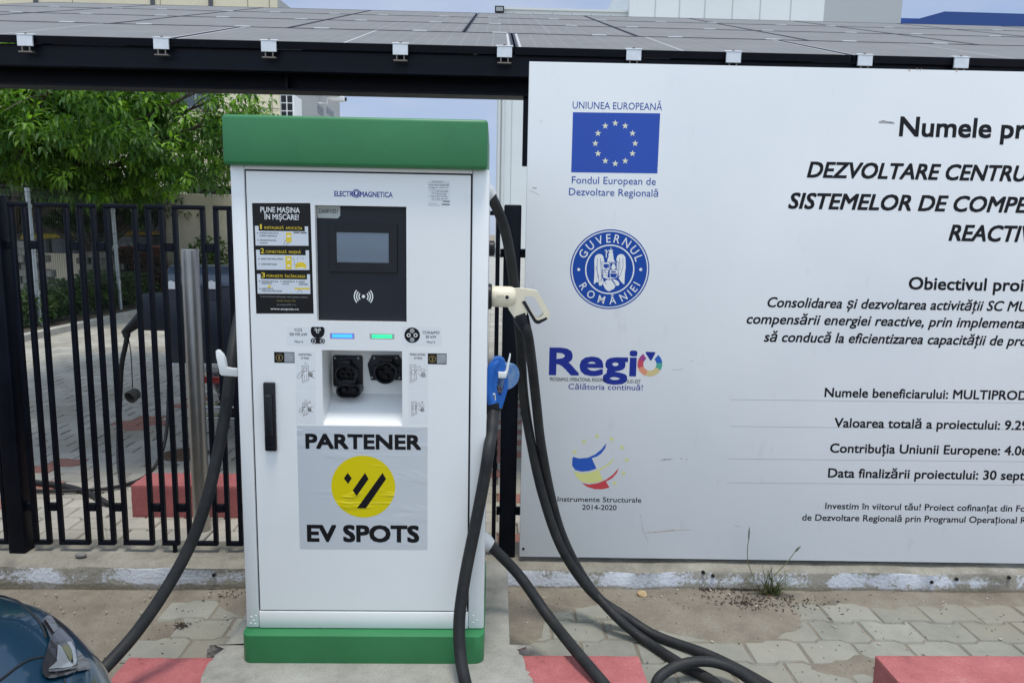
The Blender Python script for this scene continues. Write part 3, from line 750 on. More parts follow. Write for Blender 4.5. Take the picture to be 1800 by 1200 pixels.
def sleeve(bm, outer, inner, y0, y1, yi):
    """hollow tube of any outline from y0 (mouth) back to y1, its bore ending at yi"""
    n = len(outer)
    o0 = [bm.verts.new((x, y0, z)) for x, z in outer]; o1 = [bm.verts.new((x, y1, z)) for x, z in outer]
    i0 = [bm.verts.new((x, y0, z)) for x, z in inner]; i1 = [bm.verts.new((x, yi, z)) for x, z in inner]
    for k in range(n):
        j = (k+1) % n
        bm.faces.new((o0[k], o0[j], o1[j], o1[k])); bm.faces.new((o0[j], o0[k], i0[k], i0[j])); bm.faces.new((i0[j], i0[k], i1[k], i1[j]))
    bm.faces.new(i1)
def hull_scale(o, k):
    mx = sum(p[0] for p in o)/len(o); mz = sum(p[1] for p in o)/len(o); return [(mx + (x-mx)*k, mz + (z-mz)*k) for x, z in o]
BACK = FY + SD
# combined socket, on the left
FP = Plane((0, BACK - 0.006, 0))
def fpt(px, py): v = FP.hit(px, py); return (v.x, v.y)
fl = [fpt(586, 624), fpt(632, 625), fpt(636, 630), fpt(640, 676), fpt(637, 680), fpt(600, 680), fpt(592, 672), fpt(584, 629)]
ax0, az1 = fpt(585, 624); ax1, az0 = fpt(638, 680)
S1 = None
bm = B(); prism(bm, [(x, BACK - 0.0005, z) for x, z in rrect(ax0, ax1, az0, az1, 0.008, 4)], (0, -0.007, 0), 0.0015)
S1 = obj('combined_socket', bm, BLACK_PL, CH, 40)
MP = Plane((0, BACK - 0.062, 0))
m1 = MP.hit(607, 659); m2 = MP.hit(612, 687)
bm = B()
o = circ(m1.x, m1.y, 0.0335, 0.031); sleeve(bm, o, hull_scale(o, 0.86), BACK - 0.060, BACK - 0.006, BACK - 0.020)
lo = [(m2.x + x, m2.y + z) for x, z in rrect(-0.038, 0.038, -0.022, 0.020, 0.0195, 6)]
sleeve(bm, lo, hull_scale(lo, 0.86), BACK - 0.0605, BACK - 0.0065, BACK - 0.022)
box(bm, m1.x - 0.026, m1.x + 0.026, BACK - 0.050, BACK - 0.0068, m2.y + 0.012, m1.y - 0.018, 0.002)
box(bm, m1.x - 0.012, m1.x + 0.012, BACK - 0.052, BACK - 0.007, m1.y + 0.028, m1.y + 0.040, 0.002)
obj('socket_sleeve', bm, BLACK_PL, S1, 40)
bm = B()
for (u, v, r) in ((-0.012, 0.010, 0.004), (0.012, 0.010, 0.004), (0, -0.006, 0.005), (-0.016, -0.004, 0.003), (0.016, -0.004, 0.003)):
    lathe(bm, (m1.x + u, BACK - 0.021, m1.y + v), (0, -1, 0), [(0, r), (0.025, r), (0.026, r*0.6)], 10)
for u in (-0.017, 0.017): lathe(bm, (m2.x + u, BACK - 0.023, m2.y), (0, -1, 0), [(0, 0.008), (0.026, 0.008), (0.028, 0.005)], 12)
obj_each('contact_pin', bm, BLACK_HOLE, S1, 60)
bm = B()
for (px, py) in ((589, 629), (630, 629), (634, 676)):
    v = FP.hit(px, py); lathe(bm, (v.x, BACK - 0.0072, v.y), (0, -1, 0), [(0, 0.0042), (0.002, 0.0042), (0.003, 0.0028), (0.001, 0.002), (0.001, 0.0001)], 12)
obj_each('screw', bm, GALV, S1, 60)
# round socket, on the right
bm = B(); h = [fpt(654, 624), fpt(700, 624), fpt(707.5, 634), fpt(708, 668), fpt(652, 668), fpt(646, 640)]
prism(bm, [(x, BACK - 0.0005, z) for x, z in h], (0, -0.007, 0), 0.0015)
S2 = obj('round_socket', bm, BLACK_PL, CH, 40)
mm = MP.hit(677, 656); bm = B(); o = circ(mm.x, mm.y, 0.0355, 0.0345)
sleeve(bm, o, hull_scale(o, 0.88), BACK - 0.060, BACK - 0.006, BACK - 0.016)
box(bm, mm.x - 0.02, mm.x + 0.02, BACK - 0.045, BACK - 0.007, mm.y + 0.030, mm.y + 0.041, 0.003)
for s in (-1, 1): box(bm, mm.x + s*0.036 - 0.005, mm.x + s*0.036 + 0.005, BACK - 0.030, BACK - 0.007, mm.y - 0.012, mm.y + 0.016, 0.002)
obj('socket_sleeve', bm, BLACK_PL, S2, 40)
bm = B()
for u, v, r in ((-0.017, 0, 0.007), (0.017, 0, 0.007), (0, 0.017, 0.008), (0, -0.017, 0.008)):
    lathe(bm, (mm.x + u, BACK - 0.017, mm.y + v), (0, -1, 0), [(0, r), (0.026, r), (0.028, r*0.6)], 12)
obj_each('contact_pin', bm, BLACK_HOLE, S2, 60)
bm = B()
for (px, py) in ((658, 629), (697, 629), (654, 663), (702, 663)):
    v = FP.hit(px, py); lathe(bm, (v.x, BACK - 0.0072, v.y), (0, -1, 0), [(0, 0.0042), (0.002, 0.0042), (0.003, 0.0028), (0.001, 0.002), (0.001, 0.0001)], 12)
obj_each('screw', bm, GALV, S2, 60)

# indicator strips
for nm, x0, x1, y0, y1, lit, frame_c in (('blue_indicator', 580, 623, 585.5, 595, ((0.03, 0.24, 1.0), 1.3), (0.25, 0.27, 0.60)), ('green_indicator', 650, 693, 586.5, 595.5, ((0.02, 0.85, 0.24), 0.9), (0.30, 0.42, 0.36))):
    s_ = sheet(CP, x0, y0, x1, y1, nm, mat(nm + '_rim', frame_c, 0.3), CH, 0.001)
    sheet(CP, x0 + 4, y0 + 1.8, x1 - 4, y1 - 1.8, 'lit_strip', emit_mat(nm + '_light', *lit), s_, 0.0016)

# door handle
hp = CP.hit(475, 671); hq = CP.hit(477, 791)
bm = B(); hxm = (hp.x + hq.x)/2; hw = 0.0175
box(bm, hxm - hw, hxm + hw, FY - 0.012, FY, hq.y, hp.y, 0.004, 3)
HD = obj('door_handle', bm, BLACK_PL, CH, 40)
bm = B()
box(bm, hxm - 0.0105, hxm + 0.0105, FY - 0.026, FY - 0.0122, hq.y + 0.05, hp.y - 0.035, 0.005, 3)
for k in range(5): box(bm, hxm - 0.011, hxm + 0.011, FY - 0.016, FY - 0.0122, hq.y + 0.012 + k*0.0075, hq.y + 0.0155 + k*0.0075, 0.001)
obj('handle_lever', bm, BLACK_PL, HD, 40)

# ---- stickers
STK = mat('white_sticker', (0.74, 0.755, 0.76), 0.28, var=0.03, vs=8)
BLK = mat('black_poster', (0.008, 0.0075, 0.008), 0.32, var=0.15, vs=6, spec=0.25)
def sheet_letters(nm, lines, m, parent, pl=CP, **kw):
    bm = B()
    for (s, xl, xr, yb, cap) in lines: letters_into(bm, pl, s, xl, yb, xr, yb + (xr-xl)*0.0176, cap, **kw)
    return link_flat(nm, bm, m, parent, pl)
# black instruction poster
PO = sheet(CP, 0, 0, 0, 0, 'instruction_poster', BLK, CH, 0.0008, quad=[(450.5, 551), (551.5, 551), (545.5, 357), (443, 357)])
sheet_letters('poster_heading', [('PUNE MAȘINA', 458, 527, 373, 9.2), ('ÎN MIȘCARE!', 464.5, 525, 385.5, 9.2)], INK_WHITE, PO, off=0.014, eps=0.0014)
cards = [((448, 397), (541.5, 398), (542.5, 432), (449.5, 431.5), 455, 536), ((450, 439), (543, 440), (544, 474.5), (451.5, 474), 457, 537.5), ((452, 481.5), (545, 482), (545.7, 516.5), (453, 516), 458.5, 540)]
for (tl, tr, br, bl, t0, t1) in cards:
    cd = sheet(CP, 0, 0, 0, 0, 'step_card', mat('pale_card', (0.62, 0.66, 0.70), 0.35), PO, 0.0013, thick=0.0004, quad=[bl, br, tr, tl])
    sheet(CP, 0, 0, 0, 0, 'heading_bar', BLK, cd, 0.0017, thick=0.0003, quad=[(t0, tl[1] + 8.6), (t1, tl[1] + 9.6), (t1 - 0.4, tl[1] - 0.5), (t0 - 0.4, tl[1] - 1)])
sheet_letters('step_heading', [('INSTALEAZĂ  APLICAȚIA', 465, 531.5, 402.3, 4.4), ('CONECTEAZĂ  MAȘINĂ', 467, 529, 444.5, 4.4), ('PORNEȘTE  ÎNCĂRCAREA', 469, 537, 487, 4.4)], INK_YELLOW, PO, off=0.006, eps=0.0021)
sheet_letters('step_number', [('1', 457.5, 460.3, 402.6, 8.4), ('2', 458.5, 464.5, 445, 8.4), ('3', 460, 466, 487.5, 8.4)], INK_YELLOW, PO, off=0.016, eps=0.0021)
sheet_letters('step_text', [('SCANEAZĂ CODUL QR CU', 456.5, 489.5, 410.6, 2.6), ('CAMERA TELEFONULUI', 456.5, 487, 415.6, 2.6), ('DESCARCĂ APLICAȚIA', 457, 486, 423.4, 2.6), ('EV SPOTS', 457, 470, 428.4, 2.6),
    ('ALEGE CONECTORUL POTRIVIT', 458.5, 498, 456, 2.6), ('CONECTEAZĂ MAȘINA', 459, 487, 465.3, 2.6),
    ('SCANEAZĂ CODUL QR AL', 459.8, 489.5, 495.3, 2.6), ('CONECTORULUI', 459.8, 478, 499, 2.6), ('ALEGE METODA DE', 497, 518, 495.8, 2.6), ('PLATĂ', 497, 508, 500, 2.6), ('PORNEȘTE', 525, 536, 496.3, 2.6), ('ÎNCĂRCAREA', 525, 541.5, 500.5, 2.6),
    ('ALEGE STAȚIA ȘI', 460, 480, 508.3, 2.6), ('CONECTORUL DORIT DIN APP', 460, 495.5, 512.3, 2.6)], INK, PO, off=0.004, eps=0.0019)
sheet_letters('footer_text', [('În caz de funcționare defectuoasă, sunați la aplicație în secțiunea', 458, 541, 522, 2.5), ('Int. contact: 0770 11 11', 487, 520, 536.5, 2.6)], mat('faded_white_ink', (0.30, 0.30, 0.30), 0.5), PO, off=0.0, eps=0.0014)
sheet_letters('footer_highlight', [('Detalii, Succes: 7/24', 487, 519.5, 529.5, 2.6)], mat('faded_yellow_ink', (0.30, 0.26, 0.05), 0.5), PO, off=0.0, eps=0.0014)
sheet_letters('web_address', [('www.evspots.ro', 475.5, 525, 544.2, 3.6)], INK_WHITE, PO, off=0.010, eps=0.0014)
bm = B()
for (px, py) in ((453, 409.7), (453.7, 422.3), (455, 455), (455.6, 464), (456.4, 494.2), (457, 507.3), (494, 494.6), (521.5, 494.8)): flat_disc(bm, CP, px, py, 1.0, 0.0019, 10)
link_flat('bullet', bm, INK, PO, CP)
bm = B()   # yellow phone, charger and car pictograms
for q in ([(503, 426), (512.5, 426), (512.3, 409), (502.7, 409)], [(502.5, 473), (513, 473), (512.6, 450.5), (501.5, 450.5)], [(518.5, 472), (520, 464), (523, 461), (533, 460.7), (537.5, 464.5), (538.5, 472)], [(518, 508.5), (544.5, 508.8), (544.4, 505.8), (518, 505.6)], [(470.5, 505.2), (476.5, 505.2), (476.5, 501.6), (470.5, 501.6)]):
    flat_poly(bm, CP, q, 0.0018)
link_flat('pictogram', bm, INK_YELLOW, PO, CP)
bm = B()
for q in ([(504.8, 417), (510.6, 417), (510.6, 413.6), (504.8, 413.6)], [(505, 457.5), (510, 457.5), (510, 454), (505, 454)], [(505.2, 468.5), (510.2, 468.5), (510.2, 465.4), (505.2, 465.4)], [(522, 472.2), (536, 472.2), (535, 470.3), (523, 470.3)]):
    flat_poly(bm, CP, q, 0.0022)
link_flat('pictogram_window', bm, INK_WHITE, PO, CP)
bm = B()
for s in ([(499, 432), (500.5, 424), (504, 421)], [(503, 431), (506, 427), (509, 428)], [(513, 454), (517, 454), (517.5, 466), (526, 467)], [(523, 452), (523, 457)], [(527, 453), (529, 455)], [(532, 452), (534, 456)], [(523, 514), (525, 509.5), (529, 510), (531, 514.5)]): stroke(bm, CP, s, 0.6, 0.0023)
for (x0, x1, y) in ((516, 527, 408.8), (528.5, 539, 409.2)): flat_poly(bm, CP, [(x0, y+1.3), (x1, y+1.3), (x1, y-1.3), (x0, y-1.3)], 0.0019)
link_flat('pictogram_line', bm, INK_GREY, PO, CP)

# maker's name with globe
lettering('maker_lettering', CP, 'ELECTR', 588, 345, 620, 345.5, 9, INK_NAVY, CH, off=0.02, eps=0.0008)
lettering('maker_lettering', CP, 'MAGNETICA', 633, 346, 690, 347, 9, INK_NAVY, CH, off=0.02, eps=0.0008)
lettering('maker_lettering_fill', CP, 'ELECTR', 588.7, 344.4, 619.3, 344.9, 7.8, mat('lilac_ink', (0.50, 0.53, 0.66), 0.4), CH, off=-0.008, eps=0.0012)
lettering('maker_lettering_fill', CP, 'MAGNETICA', 633.7, 345.4, 689.3, 346.4, 7.8, MATS['lilac_ink'], CH, off=-0.008, eps=0.0012)
bm = B(); flat_ring(bm, CP, 626.3, 340.3, 5.9, 7.4, 0.0016); flat_disc(bm, CP, 626.3, 340.3, 4.9, 0.0013)
link_flat('globe_mark', bm, INK_NAVY, CH, CP)
bm = B(); flat_poly(bm, CP, [(624.2, 340), (626, 344), (629, 339.5), (627, 336.5), (624.5, 337)], 0.0019); link_flat('globe_land', bm, INK_WHITE, CH, CP)
# rating plate
RP = sheet(CP, 752, 317, 791, 363, 'rating_plate', STK, CH, 0.0006)
bm = B(); 
for (x0, x1, y) in ((753, 790, 321.8), (753, 790, 326), (754, 758, 334.5), (754, 759, 345), (753.5, 768, 357.6), (753.5, 773, 360.8)): stroke(bm, CP, [(x0, y), (x1, y + (x1-x0)*0.0176)], 0.5, 0.0012)
for x in (759.3, 766): stroke(bm, CP, [(x, 331), (x + 0.3, 352)], 0.5, 0.0012)
for y in (331, 338.5, 345.5, 352): stroke(bm, CP, [(759.3, y), (766, y)], 0.45, 0.0012)
stroke(bm, CP, [(766, 352), (778, 352.3)], 0.5, 0.0012)
rr2 = random.Random(3)
for y in (325.3, 329.8, 334.8, 337.4, 340.3, 343.3, 345.5, 349.5):
    x = 754 if y < 331 else 768
    while x < 786:
        w = rr2.uniform(1.5, 6); stroke(bm, CP, [(x, y), (x + w, y + w*0.0176)], 1.0, 0.0012); x += w + rr2.uniform(0.8, 2.5)
for y, x in ((354, 779), (359.3, 777)): stroke(bm, CP, [(x, y), (790, y + 0.2)], 2.2, 0.0012)
for y in (333.5, 336, 340, 343.5, 347, 350): stroke(bm, CP, [(761.3, y), (763.5, y)], 0.7, 0.0012)
link_flat('rating_text', bm, INK_GREY, RP, CP)
lettering('rating_heading', CP, 'ELECTROMAGNETICA', 759, 320.3, 780, 320.7, 2.2, INK_GREY, RP, off=0.006, eps=0.0012)
# socket name stickers
SA = sheet(CP, 504, 573.5, 575, 606.5, 'socket_sticker', STK, CH, 0.0006)
sheet_letters('sticker_text', [('CCS', 518, 531.3, 582, 5.0), ('50/100 kW', 509, 540.5, 589.5, 5.0), ('Mod 4', 518, 532.5, 602, 3.8)], INK, SA, off=0.004, eps=0.0012)
bm = B(); flat_poly(bm, CP, [(546.5, 577), (548.3, 574.3), (568.2, 574.3), (570.5, 578), (570.7, 584), (568.5, 590), (564.5, 593.3), (560.6, 594), (566.5, 594.2), (570.8, 596.5), (571.3, 600), (569.5, 603.8), (550, 603.8), (546.4, 601), (546.2, 597), (548.8, 594.4), (556.5, 594), (551.5, 592.6), (547.8, 588), (546.2, 583)], 0.0012)
link_flat('plug_symbol', bm, INK, SA, CP)
bm = B()
for (px, py, r) in ((555.2, 579, 2.2), (561.5, 579, 2.2), (558.3, 582.8, 2.7), (551.7, 599.3, 3.4), (566, 599.3, 3.4)): flat_ring(bm, CP, px, py, r - 0.9, r, 0.0017, seg=20)
link_flat('pin_symbol', bm, INK_WHITE, SA, CP)
SC = sheet(CP, 707, 573.5, 776, 606.5, 'socket_sticker', STK, CH, 0.0006)
sheet_letters('sticker_text', [('CHAdeMO', 743, 772.5, 586.3, 4.9), ('50 kW', 748.5, 767, 594, 4.9), ('Mod 4', 750.5, 764.5, 602.8, 3.8)], INK, SC, off=0.004, eps=0.0012)
bm = B(); flat_disc(bm, CP, 724.5, 589, 13.7, 0.0012); link_flat('plug_symbol', bm, INK, SC, CP)
bm = B()
for px in (718.4, 730.6): flat_ring(bm, CP, px, 589, 2.0, 3.5, 0.0017, seg=20)
link_flat('pin_symbol', bm, INK_WHITE, SC, CP)
bm = B()
for py in (581.4, 596.8): flat_disc(bm, CP, 724.5, py, 4.2, 0.0017, 20)
link_flat('pin_symbol', bm, mat('pin_grey_ink', (0.30, 0.31, 0.32), 0.5), SC, CP)
# numbered stickers (their square code fields are plain)
for n, x0, x1, y0, y1, xm in (('1', 482, 517.7, 618.5, 637.5, 500), ('2', 752, 785, 621, 640, 768)):
    ns = sheet(CP, x0, y0, x1, y1, 'numbered_sticker', BLK, CH, 0.0006)
    sheet(CP, xm, y0 + 1.3, x1 - 1, y1 - 1.3, 'plain_square', mat('grey_square', (0.33, 0.35, 0.37), 0.4, var=0.2, vs=60), ns, 0.0012, thick=0.0004)
    bm = B(); c0 = (x0 + xm)/2; flat_ring(bm, CP, c0, (y0+y1)/2 + 0.3, 5.4, 6.1, 0.0012, seg=30)
    letters_into(bm, CP, n, c0 - (1.1 if n == '1' else 2.2), (y0+y1)/2 + 3.6, c0 + (0.6 if n == '1' else 2.2), (y0+y1)/2 + 3.6, 6.4, off=0.0, eps=0.0013)
    link_flat('sticker_number', bm, mat('ochre_ink', (0.42, 0.31, 0.10), 0.45), ns, CP)
# line drawings of hands working the locks
def drawing(parent, ox, oy, kind, small):
    bm = B(); k = 0.8 if small else 1.0; S = lambda pts, w=0.75: stroke(bm, CP, [(ox + x*k, oy + y*k) for x, y in pts], w, 0.0012)
    if kind == 0:
        S([(-6, -12), (5, -13), (5, 0), (6, 12), (-5, 17), (-6, 4), (-6, -12)]); S([(-3, -9), (2, -9), (2, -3), (-3, -3), (-3, -9)], 0.9)
        S([(-15, 8), (-11, 1), (-6, -3), (-2, -2), (-5, 2), (-9, 6)]); S([(-2, -16), (0, -18), (3, -16)], 0.6); S([(-14, 10), (-8, 8), (-4, 3)], 0.6)
        S([(-2, 4), (-2, 14)], 0.6); S([(2, 2), (2, 13)], 0.6)
        S([(5, -3), (9, -1), (16, -4)], 0.8); S([(8, 6), (16, 9)], 0.7); S([(6, 0), (9, 5), (13, 7)], 0.9)
    else:
        S([(-14, -14), (-4, -14), (-3, 12), (-14, 17), (-14, -14)]); S([(-11.5, -10), (-6, -10), (-6, 10), (-11.5, 13), (-11.5, -10)], 0.6)
        for a in range(0, 360, 45): S([(-8.5 + 4*math.cos(R(a)), -1 + 4*math.sin(R(a))), (-8.5 + 4*math.cos(R(a+45)), -1 + 4*math.sin(R(a+45)))], 0.6)
        S([(-2, -9), (2, -12), (5, -9)], 0.7); S([(-4, -4), (1, -6), (7, -2), (14, -4)], 0.8); S([(0, 0), (4, 5), (9, 8), (15, 6)], 0.7); S([(4, -7), (12, -7)], 0.6)
    for a in range(0, 360, 40): S([(9 + 3.6*math.cos(R(a)), 3 + 3.2*math.sin(R(a))), (9 + 3.6*math.cos(R(a+40)), 3 + 3.2*math.sin(R(a+40)))], 1.0)
    S([(7, 2), (11, 4)], 1.2); S([(7, 4.5), (11, 1.5)], 1.2)
    if small: S([(7, -12), (9, -14.5), (11, -12.5), (9, -11)], 0.8)
    link_flat('hand_drawing', bm, mat('drawing_grey', (0.20, 0.18, 0.16), 0.5), parent, CP)
for x0, x1, oxs, kd, word in ((520, 555, 537, 0, ('APASĂ BUTONUL', 525, 548, 'ȘI TRAGE', 529.5, 543)), (718, 752.5, 735, 1, ('ÎMPINGE  BUTONUL', 721, 748, 'ȘI TRAGE', 728, 742))):
    st = sheet(CP, x0, 617, x1, 686, 'instruction_sticker', STK, CH, 0.0005); sheet_letters('sticker_text', [(word[0], word[1], word[2], 624.3, 3.2), (word[3], word[4], word[5], 630.5, 3.2)], INK, st, off=0.008, eps=0.0011)
    drawing(st, oxs, 655, kd, False)
    st = sheet(CP, x0, 687.5, x1, 744, 'instruction_sticker', STK, CH, 0.0005); drawing(st, oxs, 717, kd, True)

# partner sticker
SILVER = bpy.data.materials.new('silver_foil'); SILVER.use_nodes = True
nt = SILVER.node_tree; P_ = nt.nodes['Principled BSDF']; P_.inputs['Base Color'].default_value = (0.60, 0.63, 0.66, 1); P_.inputs['Roughness'].default_value = 0.32; P_.inputs['Metallic'].default_value = 0.15
def wrinkle(nt, p, amt, sc=(9, 9, 34)):
    tc = nt.nodes.new('ShaderNodeTexCoord'); mp = nt.nodes.new('ShaderNodeMapping'); mp.inputs['Scale'].default_value = sc; mp.inputs['Rotation'].default_value = (0, R(-12), 0)
    n = nt.nodes.new('ShaderNodeTexNoise'); n.inputs['Scale'].default_value = 1.0; n.inputs['Detail'].default_value = 3; n.inputs['Distortion'].default_value = 0.6
    r = nt.nodes.new('ShaderNodeValToRGB'); r.color_ramp.elements[0].position = 0.56; r.color_ramp.elements[1].position = 0.68
    b = nt.nodes.new('ShaderNodeBump'); b.inputs['Strength'].default_value = amt; b.inputs['Distance'].default_value = 0.004
    nt.links.new(tc.outputs['Object'], mp.inputs['Vector']); nt.links.new(mp.outputs['Vector'], n.inputs['Vector']); nt.links.new(n.outputs['Fac'], r.inputs['Fac']); nt.links.new(r.outputs['Color'], b.inputs['Height']); nt.links.new(b.outputs['Normal'], p.inputs['Normal'])
wrinkle(nt, P_, 0.13, (5, 5, 20))
PS = sheet(CP, 524.5, 749, 751.5, 965, 'partner_sticker', SILVER, CH, 0.0010)
lettering('partner_lettering', CP, 'PARTENER', 538.5, 787.5, 739, 788.5, 24, INK, PS, off=0.026, eps=0.0016, heavy=0.02)
lettering('partner_lettering', CP, 'EV SPOTS', 541.5, 950.5, 735.5, 951, 27, INK, PS, off=0.026, eps=0.0016, heavy=0.02)
YEL = bpy.data.materials.new('yellow_foil'); YEL.use_nodes = True; nt = YEL.node_tree; P_ = nt.nodes['Principled BSDF']
P_.inputs['Base Color'].default_value = (0.68, 0.56, 0.0, 1); P_.inputs['Roughness'].default_value = 0.3; wrinkle(nt, P_, 0.6, (6, 6, 26))
bm = B(); flat_disc(bm, CP, 638.7, 855, 56.2, 0.0016, 64, ry=54); LG = link_flat('round_logo', bm, YEL, PS, CP)
bm = B()
Z7 = lambda x, y: (480 + x/5, 740 + y/5)
for q in ([(657, 452), (692, 500), (660, 550), (622, 500)], [(808, 452), (840, 506), (735, 656), (700, 606)], [(962, 452), (994, 506), (816, 764), (737, 764)]): flat_poly(bm, CP, [Z7(*p) for p in q], 0.0021)
link_flat('logo_bars', bm, INK, LG, CP)

# plug hooks on both sides, cable outlets and plug holster on the right side
HKP = Plane((0, FY + 0.03, 0))
def hook(name, pts, th=0.012):
    bm = B(); prism(bm, [HKP.at(*HKP.hit(*p)) for p in pts], (0, th, 0), 0.002); return obj(name, bm, WHITE_DULL, CH, 40)
hk = hook('plug_hook', [(378.7, 617), (381, 615), (384.5, 615.5), (391.5, 622.5), (395.5, 630.5), (396.5, 647), (417, 648), (417, 662), (389, 660), (385.5, 657), (383.5, 638), (379.5, 629)], 0.014)
bm = B(); gp = onY(861, 345, FY + 0.16)
XS = xR - 0.0015
gc = onY(868, 346, FY + 0.20)
lathe(bm, (XS - 0.006, FY + 0.20, gc.z + 0.012), (0.75, 0, -0.65), [(-0.02, 0.026), (0.0, 0.026), (0.004, 0.025), (0.018, 0.020), (0.022, 0.0195)], 20)
obj('cable_outlet', bm, mat('grey_white_plastic', (0.52, 0.53, 0.53), 0.45, var=0.06, vs=20), CH, 40)
ge = onY(857, 958, FY + 0.25)
bm = B(); lathe(bm, (XS, FY + 0.25, ge.z + 0.012), (0.85, -0.1, -0.5), [(-0.02, 0.031), (0.0, 0.031), (0.006, 0.030), (0.022, 0.023), (0.026, 0.022)], 20)
obj('cable_outlet', bm, mat('grey_white_plastic', (0.52, 0.53, 0.53), 0.45, var=0.06, vs=20), CH, 40)
hc = onY(862, 521, FY + 0.22)
bm = B(); lathe(bm, (XS, FY + 0.22, hc.z), (1, 0, 0), [(-0.004, 0.042), (0.008, 0.042), (0.012, 0.038), (0.012, 0.03)], 24)
obj('plug_holster', bm, BLACK_PL, CH, 40)
for py, s in ((437, 0.026),):
    q = onY(858, py, FY + 0.3); bm = B(); lathe(bm, (XS, FY + 0.34, q.z), (1, 0, 0), [(-0.004, s), (0.016, s), (0.02, s*0.7)], 16)
    obj('side_lock', bm, BLACK_PL, CH, 40)
bm = B(); HP2 = Plane((0, FY + 0.076, 0)); v0 = HP2.hit(876, 653); v1 = HP2.hit(890, 664)
box(bm, v0.x, v1.x, FY + 0.070, FY + 0.080, v1.y, v0.y, 0.002)
box(bm, XS - 0.002, v0.x + 0.006, FY + 0.140, FY + 0.150, v1.y, v0.y, 0.002); box(bm, v0.x, v0.x + 0.006, FY + 0.0795, FY + 0.1405, v1.y + 0.001, v0.y - 0.001)
prism(bm, [HP2.at(*HP2.hit(*p)) for p in ((886, 655), (889.5, 650), (896, 622), (898, 623), (893.5, 652), (890, 663))], (0, 0.018, 0), 0.001)
obj('plug_hook', bm, WHITE_DULL, CH, 40)
# ================================================================== plugs and cables
CR = 0.0175
def PX(l): return [onY(*p) for p in l]
# cream connector cable: out of the upper outlet, looping over the paving, back up to the plug in the holster
yP = FY + 0.21
PP = Plane((0, yP, 0))
def pp(x, y, q=PP): return q.at(*q.hit(800 + x/3.75, 300 + y/3.75))
CC = thing('charging_cable', onZ(1140, 1110, 0), 'long black cable ending in a cream plug held in the station\'s side holster', 'charging cable')
th = 0.052
bm = B()
bc = PP.hit(800 + 232/3.75, 300 + 832/3.75); 
b0 = PP.at(bc.x, bc.y); b1 = pp(400, 838)
L_ = (b1 - b0).length
lathe(bm, b0 + Vector((0, th/2, 0)) , (b1 - b0), [(0.0, 0.033), (0.01, 0.0345), (L_*0.8, 0.0345), (L_*0.97, 0.030), (L_*1.02, 0.022)], 28)
outer = [(385, 772), (530, 790), (548, 800), (562, 822), (626, 935), (626, 962), (612, 982), (556, 1010), (535, 1008), (518, 985), (470, 915), (476, 955), (405, 990), (345, 905), (345, 850)]
inner = [(462, 826), (515, 832), (528, 842), (586, 944), (578, 956), (548, 976), (536, 970), (455, 845)]
# ring with a hand opening: bridge outer and inner outlines
def plate_hole(bm, outer, inner, f, ext):
    """flat outline with an opening, extruded; the two outlines are joined by a seam"""
    k = min(((i, j) for i in range(len(outer)) for j in range(len(inner))), key=lambda t: (Vector(outer[t[0]]) - Vector(inner[t[1]])).length)
    i, j = k
    loop = outer[i:] + outer[:i+1] + [inner[(j - q) % len(inner)] for q in range(len(inner) + 1)]
    A = {}
    def va(p, s):
        key = (p, s)
        if key not in A: A[key] = bm.verts.new(f(*p) + Vector(ext) * s)
        return A[key]
    # triangulate through mathutils
    from mathutils.geometry import tessellate_polygon
    flat = [[Vector((x, y, 0)) for x, y in outer], [Vector((x, y, 0)) for x, y in inner]]
    allp = list(outer) + list(inner)
    for t in tessellate_polygon(flat):
        for s in (0, 1):
            try: bm.faces.new([va(allp[q], s) for q in (t if s == 0 else t[::-1])])
            except ValueError: pass
    for lp in (outer, inner):
        for a, b in zip(lp, lp[1:] + lp[:1]): bm.faces.new((va(a, 0), va(b, 0), va(b, 1), va(a, 1)))
def dense(poly, it=2):
    for _ in range(it):
        q = []
        for a, b in zip(poly, poly[1:] + poly[:1]):
            q += [(a[0]*0.8 + b[0]*0.2, a[1]*0.8 + b[1]*0.2), (a[0]*0.2 + b[0]*0.8, a[1]*0.2 + b[1]*0.8)]
        poly = q
    return poly
plate_hole(bm, dense(outer), dense(inner), lambda x, y: pp(x, y) + Vector((0, th*0.14, 0)), (0, th*0.72, 0))
PLUG = obj('plug', bm, CREAM, CC, 50)
bm = B()
trim = [(440, 865), (462, 856), (532, 985), (548, 992), (604, 966), (610, 980), (556, 1011), (536, 1010), (520, 998)]
prism(bm, [pp(*p) + Vector((0, th*0.14 - 0.003, 0)) for p in trim], (0, th*0.72 + 0.006, 0), 0.002)
obj('grip_trim', bm, BLACK_PL, PLUG, 40)
bm = B(); ncen = pp(436, 972) + Vector((0, th/2, 0)); nd = (pp(470, 1060) - pp(436, 972)).normalized()
lathe(bm, ncen, nd, [(-0.012, 0.026), (0.004, 0.0265), (0.016, 0.024), (0.045, CR + 0.002)], 18)
obj('cable_cuff', bm, BLACK_PL, PLUG, 40)
bm = B(); lathe(bm, b0 + Vector((0, th/2, 0)), (b0 - b1), [(0.0, 0.037), (0.018, 0.037)], 24); obj('plug_nose', bm, BLACK_PL, PLUG, 40)
bm = B(); q = pp(342, 832); lathe(bm, Vector((q.x, yP + th/2 - 0.0335, q.z)), (0, -1, 0), [(-0.003, 0.006), (0.0024, 0.006), (0.003, 0.004)], 14); obj('button', bm, BLACK_PL, PLUG, 40)
QP = Plane((0, yP + th/2 - 0.0345, 0)); bm = B()
for y in (822, 834): stroke(bm, QP, [(800 + 274/3.75, 300 + y/3.75), (800 + 322/3.75, 300 + y/3.75 + 0.4)], 0.7, 0.0015)
link_flat('plug_print', bm, INK_GREY, PLUG, QP)
def G(px, py, z=CR): return onZ(px, py, z)
